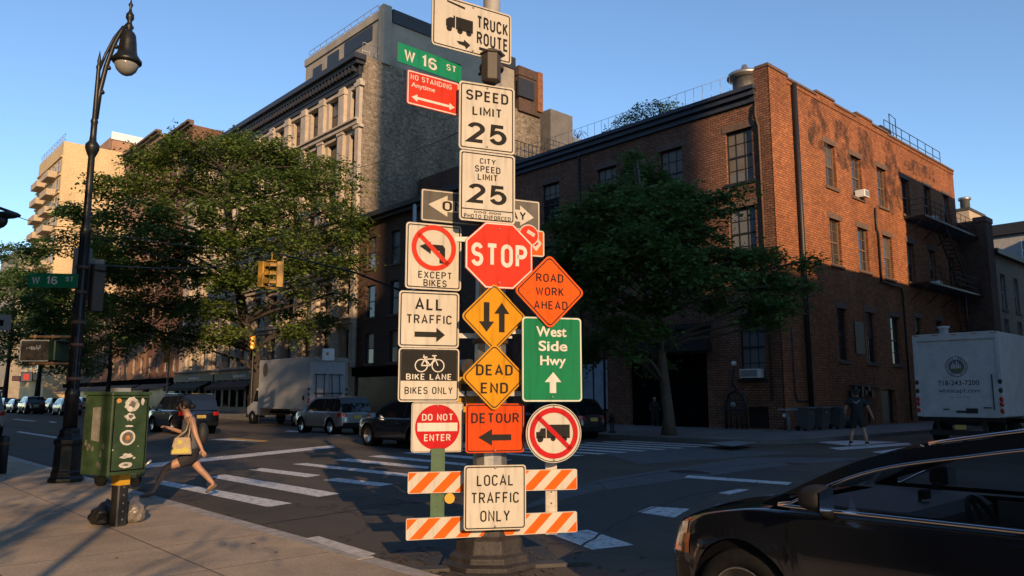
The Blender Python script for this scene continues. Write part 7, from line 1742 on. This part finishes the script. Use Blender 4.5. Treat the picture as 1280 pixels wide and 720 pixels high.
# woman striding onto the kerb, seen from her left side; local x = the way she walks, y = her left
wp = ground(228, 620, .03); wd_ = VF.dot(wp); u = wd_ / FPX
wf = (-VR * .95 - VF * .32).normalized()
WT = thing('person', 'woman in grey vest and black shorts striding onto the kerb with a straw shoulder bag', 'person', wp, math.atan2(wf.y, wf.x))
def wj(px, py, y): return ((230 - px) * u / .98, y, (621 - py) * u)
H_ = wj(225, 513, 0)
J = {'pelvis': (wj(236, 571, 0), (.115, .15)), 'belly': (wj(235, 556, 0), (.10, .135)), 'chest': (wj(233, 537, 0), (.115, .15)), 'neckb': (wj(232, 525, 0), (.062, .075)), 'neck': (wj(229, 521, 0), .050), 'head': ((H_[0] - .005, 0, H_[2] - .0), (.108, .100)), 'crown': ((H_[0] - .02, 0, H_[2] + .075), (.095, .088)),
     'ls': (wj(236, 528, .17), .055), 'le': (wj(242, 548, .23), .040), 'lw': (wj(249, 563, .25), .028), 'rs': (wj(232, 528, -.16), .052), 're': (wj(226, 546, -.22), .038), 'rw': (wj(211, 540, -.10), .027),
     'lh': (wj(233, 577, .09), .098), 'lk': (wj(211, 586, .09), .060), 'lc': (wj(206, 597, .09), .057), 'la': (wj(198, 614, .09), .036), 'lt': (wj(189, 619, .09), .028),
     'rh': (wj(238, 577, -.09), .098), 'rk': (wj(246, 589, -.08), .058), 'rc': (wj(254, 597, -.08), .054), 'ra': (wj(264, 609, -.08), .035), 'rt': (wj(257, 616, -.08), .026), 'chin': ((H_[0] + .05, 0, H_[2] - .06), .060)}
Bn = [('pelvis', 'belly'), ('belly', 'chest'), ('chest', 'neckb'), ('neckb', 'neck'), ('neck', 'head'), ('head', 'crown'), ('head', 'chin'), ('chest', 'ls'), ('ls', 'le'), ('le', 'lw'), ('chest', 'rs'), ('rs', 're'), ('re', 'rw'), ('pelvis', 'lh'), ('lh', 'lk'), ('lk', 'lc'), ('lc', 'la'), ('la', 'lt'), ('pelvis', 'rh'), ('rh', 'rk'), ('rk', 'rc'), ('rc', 'ra'), ('ra', 'rt')]
hand(J, Bn, 'lw', Vector(J['lw'][0]) - Vector(J['le'][0]), (0, 1, 0), 1, 'L', 1.0, .4); hand(J, Bn, 'rw', Vector(J['rw'][0]) - Vector(J['re'][0]), (0, 0, 1), 1, 'R', 1.0, .6)
WB = skinned('body', M_SKIN, J, Bn, WT, 3)
head(WT, J['head'][0], (1, 0, -.05), .10)
hx = Vector(J['head'][0]); b = MB(); b.sphere(tuple(hx + Vector((-.028, 0, .035))), .107, 20, 14, 0, (1.0, .92, 1.0)); b.v = [p for p in b.v]
b.v = [tuple(Vector(p) + (Vector((-.06, 0, .02)) if (p[0] > hx.x + .035 and p[2] < hx.z + .055) else Vector())) for p in b.v]; b.sphere(tuple(hx + Vector((-.135, 0, .0))), .055, 14, 10, 0, (1.1, 1, .9)); b.build('hair', M_HAIR, WT)
M_VEST = mat('vest_grey', (.075, .080, .088), .85, var=.1, scale=12, bump=.3, bscale=14); M_SHORT = mat('shorts_black', (.018, .018, .022), .85, bump=.3, bscale=14)
def grow(j, g): r = J[j][1]; return (J[j][0], tuple(v + g for v in r) if isinstance(r, tuple) else r + g)
def between(a, c, f, r): return (tuple(Vector(J[a][0]).lerp(Vector(J[c][0]), f)), r)
cloth('vest', M_VEST, WB, J, Bn, {('pelvis', 'belly'): (.25, 1), ('belly', 'chest'): (0, 1), ('chest', 'neckb'): (0, .75), ('chest', 'ls'): (0, .75), ('chest', 'rs'): (0, .75)}, .014, WT)
cloth('shorts', M_SHORT, WB, J, Bn, {('pelvis', 'belly'): (0, .5), ('pelvis', 'lh'): (0, 1), ('pelvis', 'rh'): (0, 1), ('lh', 'lk'): (0, .42), ('rh', 'rk'): (0, .42)}, .022, WT)
M_SHOE = mat('shoe_tan', (.11, .075, .055), .7, var=.2, scale=14)
shoe(WT, wj(196, 617, .09), wj(182, 620.0, .09), M_SHOE); shoe(WT, wj(265, 611, -.08), wj(255, 619, -.08), M_SHOE)
bg = Vector(wj(227, 560, .27)); BGt = thing('shoulder_bag', 'straw coloured shoulder bag with yellow pattern on the striding woman', 'bag', WT.matrix_basis @ bg, WT.rotation_euler.z)
b = MB(); b.add([(-.17, -.05, -.14), (.17, -.05, -.14), (.17, .05, -.14), (-.17, .05, -.14), (-.13, -.025, .14), (.11, -.025, .14), (.11, .025, .14), (-.13, .025, .14)], [(0, 3, 2, 1), (4, 5, 6, 7), (0, 1, 5, 4), (1, 2, 6, 5), (2, 3, 7, 6), (3, 0, 4, 7)]); shade_bevel(b.build('bag', mat('bag_straw', (.34, .265, .17), .8, var=.25, scale=12, bump=.3, bscale=60), BGt), .03)
b = MB(); b.prism([(-.14, -.11), (.14, -.12), (.13, -.03), (.02, -.05), (-.05, -.02), (-.13, -.05)], .051, .053); b.prism([(-.02, .04), (.06, .02), (.05, .10), (-.01, .09)], .0455, .048); b.build('yellow_pattern', mat('bag_yellow', (.42, .37, .08), .7, var=.2, scale=20), BGt)
b = MB(); sh = Vector(J['ls'][0]) - bg; b.tube([(-.1, .0, .13), (-.05 + sh.x * .5, sh.y * .3 - .0, sh.z * .55), (sh.x + .01, sh.y + .0, sh.z + .06), (sh.x * .6 + .02, sh.y * .3 + .02, sh.z * .55), (.08, 0, .13)], .011, 6); b.build('strap', mat('bag_strap', (.36, .27, .18), .8), BGt)
bp_ = Vector(wj(251, 547, 0)); t = thing('backpack', 'small black backpack on the striding woman', 'backpack', WT.matrix_basis @ bp_, WT.rotation_euler.z); b = MB(); b.sphere((0.03, 0, 0), .15, 18, 12, 0, (.62, .95, 1.25)); b.build('pack', mat('pack_black', (.015, .016, .018), .7, bump=.3, bscale=12), t); b = MB(); b.tube([(.1, .1, .16), (.2, .14, .2), (.26, .13, .08), (.2, .12, -.1)], .016, 6); b.build('shoulder_strap', M_TRIM, t)

# man in black walking away across the far crossing
def man(label, foot, hgt, rz, spread=.20, capped=True, shorts=True, armspread=.20, hold=False, hairm=None, dark=None):
    t = thing('person', label, 'person', foot, rz); k = hgt / 1.80; global J
    V3 = lambda x, y, z: (x * k, y * k, z * k)
    J = {'pelvis': (V3(0, 0, .95), (.15 * k, .17 * k)), 'belly': (V3(.01, 0, 1.10), (.14 * k, .165 * k)), 'chest': (V3(0, 0, 1.32), (.14 * k, .185 * k)), 'neckb': (V3(0, 0, 1.47), (.075 * k, .10 * k)), 'neck': (V3(.01, 0, 1.54), .056 * k), 'head': (V3(.03, 0, 1.66), (.112 * k, .102 * k)), 'crown': (V3(.015, 0, 1.735), (.095 * k, .088 * k)), 'chin': (V3(.075, 0, 1.595), .060 * k)}
    Bn = [('pelvis', 'belly'), ('belly', 'chest'), ('chest', 'neckb'), ('neckb', 'neck'), ('neck', 'head'), ('head', 'crown'), ('head', 'chin')]
    for s, q in ((1, 'l'), (-1, 'r')):
        st_ = (.06 if s > 0 else -.05)
        J[q + 's'] = (V3(0, s * .215, 1.42), .066 * k); J[q + 'e'] = (V3(-.02 if not hold else .02, s * (.215 + armspread * .6), 1.15), .047 * k); J[q + 'w'] = (V3((.06 if s < 0 else .16) if not hold else .22, s * (.215 + armspread * (1 if s < 0 else .55)), (.95 if s < 0 else .99) if not hold else 1.08), .033 * k)
        J[q + 'h'] = (V3(0, s * .10, .88), .108 * k); J[q + 'k'] = (V3(st_ + .03, s * (spread * .7), .49), .066 * k); J[q + 'c'] = (V3(st_ - .01, s * spread * .85, .34), .066 * k); J[q + 'a'] = (V3(st_ - .02, s * spread, .09), .040 * k); J[q + 't'] = (V3(st_ + .09, s * (spread + .02), .05), .032 * k)
        Bn += [('chest', q + 's'), (q + 's', q + 'e'), (q + 'e', q + 'w'), ('pelvis', q + 'h'), (q + 'h', q + 'k'), (q + 'k', q + 'c'), (q + 'c', q + 'a'), (q + 'a', q + 't')]
        hand(J, Bn, q + 'w', Vector(J[q + 'w'][0]) - Vector(J[q + 'e'][0]), (0, s, 0), s, q.upper(), 1.05 * k, .45)
    MBd = skinned('body', M_SKIN, J, Bn, t, 3); head(t, J['head'][0], (1, -.35, 0) if capped else (1, 0, 0), .10 * k)
    dk = dark or mat('clothes_black', (.012, .012, .014), .85, bump=.3, bscale=12)
    sl = .62 if shorts else 1.0
    w1 = {('pelvis', 'belly'): (0, 1), ('belly', 'chest'): (0, 1), ('chest', 'neckb'): (0, 1), ('chest', 'ls'): (0, 1), ('chest', 'rs'): (0, 1), ('ls', 'le'): (0, sl), ('rs', 're'): (0, sl)}
    if not shorts: w1.update({('le', 'lw'): (0, .92), ('re', 'rw'): (0, .92)})
    cloth('shirt', dk, MBd, J, Bn, w1, .022 * k, t)
    w2 = {('pelvis', 'belly'): (0, .35), ('pelvis', 'lh'): (0, 1), ('pelvis', 'rh'): (0, 1), ('lh', 'lk'): (0, .78 if shorts else 1), ('rh', 'rk'): (0, .78 if shorts else 1)}
    if not shorts: w2.update({('lk', 'lc'): (0, 1), ('rk', 'rc'): (0, 1), ('lc', 'la'): (0, .95), ('rc', 'ra'): (0, .95)})
    cloth('shorts' if shorts else 'trousers', dk, MBd, J, Bn, w2, .03 * k, t)
    sh = mat('sneaker_white', (.42, .42, .42), .6) if shorts else dk
    for q in 'lr':
        a = Vector(J[q + 'a'][0]); shoe(t, (a.x, a.y, .06 * k), (a.x + .17 * k, a.y + (.03 if q == 'l' else -.03) * k, .035 * k), sh, .08 * k, .05 * k)
        if shorts: cloth('sock', dk, MBd, J, Bn, {(q + 'c', q + 'a'): (.72, 1)}, .008, t)
    hc_ = Vector(J['head'][0])
    if capped:
        b = MB(); b.sphere(tuple(hc_ + Vector((-.015, 0, .055)) * k), .112 * k, 18, 12, 0, (1.05, .93, .78)); b.build('cap', dk, t)
        b = MB(); b.sphere(tuple(hc_ + Vector((-.035, 0, -.015)) * k), .098 * k, 14, 10, 0, (.9, .92, .8)); b.build('hair', M_HAIR, t)
    else:
        b = MB(); b.sphere(tuple(hc_ + Vector((-.02, 0, .045)) * k), .102 * k, 16, 10, 0, (1, .92, .8)); b.build('hair', hairm or M_HAIR, t)
    return t
mp = ground(1074, 558, .0); da = (VF * .95 + VR * .3).normalized()
MT = man('man in black cap, T shirt and shorts walking away across the far crossing', mp, 72 * VF.dot(mp) / FPX / 1.02, math.atan2(da.y, da.x), .23, True, True, .22)
b = MB(); kk = 72 * VF.dot(mp) / FPX / 1.02 / 1.8
b.prism([(-.14, .05), (-.08, .03), (-.03, .0), (.04, .06), (.12, .09), (.02, .0), (-.03, -.05), (-.08, .0)], -.0, .004); b.v = [(-.19 * kk + v[1] * -1, -v[0] * kk, (1.36 + v[2]) * kk) for v in b.v]; b.build('back_print', mat('print_grey', (.2, .21, .22), .7), MT)
dp = Vector((34.9, 0, 0)); r_, f_ = ray(819, 533); kq = 33.2 / r_.x; dp = Vector((33.2, r_.y * kq, .15)); fa = (-VF).normalized()
man('man in dark uniform standing in the garage doorway beside the slim tree', dp, 36 * VF.dot(dp) / FPX, math.atan2(fa.y, fa.x), .14, False, False, .10, True, mat('hair_grey', (.32, .31, .30), .7))

# ------------------------------------------------------------------ dirt, litter and tar
r6 = random.Random(77); mb = MB()
def scrap(mb, p, r, z, n=7):
    mb.add([(p[0] + r * (.5 + r6.random()) * math.cos(2 * math.pi * k / n), p[1] + r * (.5 + r6.random()) * math.sin(2 * math.pi * k / n), z + r6.uniform(0, .012)) for k in range(n)], [list(range(n))])
for k in range(170):
    a = r6.uniform(0, 6.28); q = abs(r6.gauss(.75, .35)); scrap(mb, (POLE.x + q * math.cos(a), POLE.y + q * math.sin(a)), r6.uniform(.01, .04), .008)
for k in range(260): scrap(mb, (NEAR_KERB + abs(r6.gauss(.05, .12)), r6.uniform(5, 24)), r6.uniform(.008, .03), .006)
tag(mb.build('gutter_debris', mat('debris', (.05, .042, .034), .9, var=.5, scale=9)), 'dark leaf litter and grit along the near kerb and round the sign pole foot', 'litter', None, 'stuff')
mb = MB()
for k in range(70): p = (r6.uniform(-.5, 4.2), r6.uniform(4.5, 22)); scrap(mb, p, r6.uniform(.012, .03), .043)
structure(mb.build('gum_spots', mat('gum_spot', (.11, .095, .08), .8)))
mb = MB()
for pts in ([(560, 640), (700, 612), (830, 590), (1000, 575), (1120, 568)], [(330, 655), (430, 640), (520, 625), (600, 612)], [(190, 560), (300, 566), (420, 575), (520, 588)], [(700, 700), (760, 660), (800, 640), (860, 620), (960, 600)], [(0, 535), (120, 543), (260, 556)], [(440, 560), (560, 566), (680, 580)]):
    P = [ground(x, y, .005) for x, y in pts]; Q = []
    for a, c in zip(P, P[1:]):
        for t_ in range(8): q = a.lerp(c, t_ / 8); Q.append(q + Vector((r6.gauss(0, .012), r6.gauss(0, .012), 0)))
    for a, c in zip(Q, Q[1:]):
        d = (c - a).normalized(); n_ = Vector((-d.y, d.x, 0)) * r6.uniform(.014, .02); mb.add([a - n_, c - n_, c + n_, a + n_], [(0, 1, 2, 3)])
structure(mb.build('tar_seam', mat('tar_seam', (.014, .014, .014), .5)))
mb = MB()
for x, y, r in ((520, 625, .3), (470, 640, .2), (860, 590, .35), (700, 590, .3), (300, 585, .4), (560, 600, .2)):
    p = ground(x, y); n = 20; mb.add([(p.x + r * (.7 + .4 * r6.random()) * math.cos(2 * math.pi * k / n), p.y + 1.6 * r * (.7 + .4 * r6.random()) * math.sin(2 * math.pi * k / n), .0062) for k in range(n)], [list(range(n))])
structure(mb.build('oil_stain', mat('oil_stain', (.02, .019, .018), .45)))
for x, y in ((640, 600), (150, 552)): g = MB(); g.lathe([(0.0, 0.009), (0.33, 0.009), (0.36, 0.004)], n=28); c_ = ground(x, y); g.build('manhole_cover', M_IRON, None, (c_.x, c_.y, 0.0))['kind'] = 'structure'
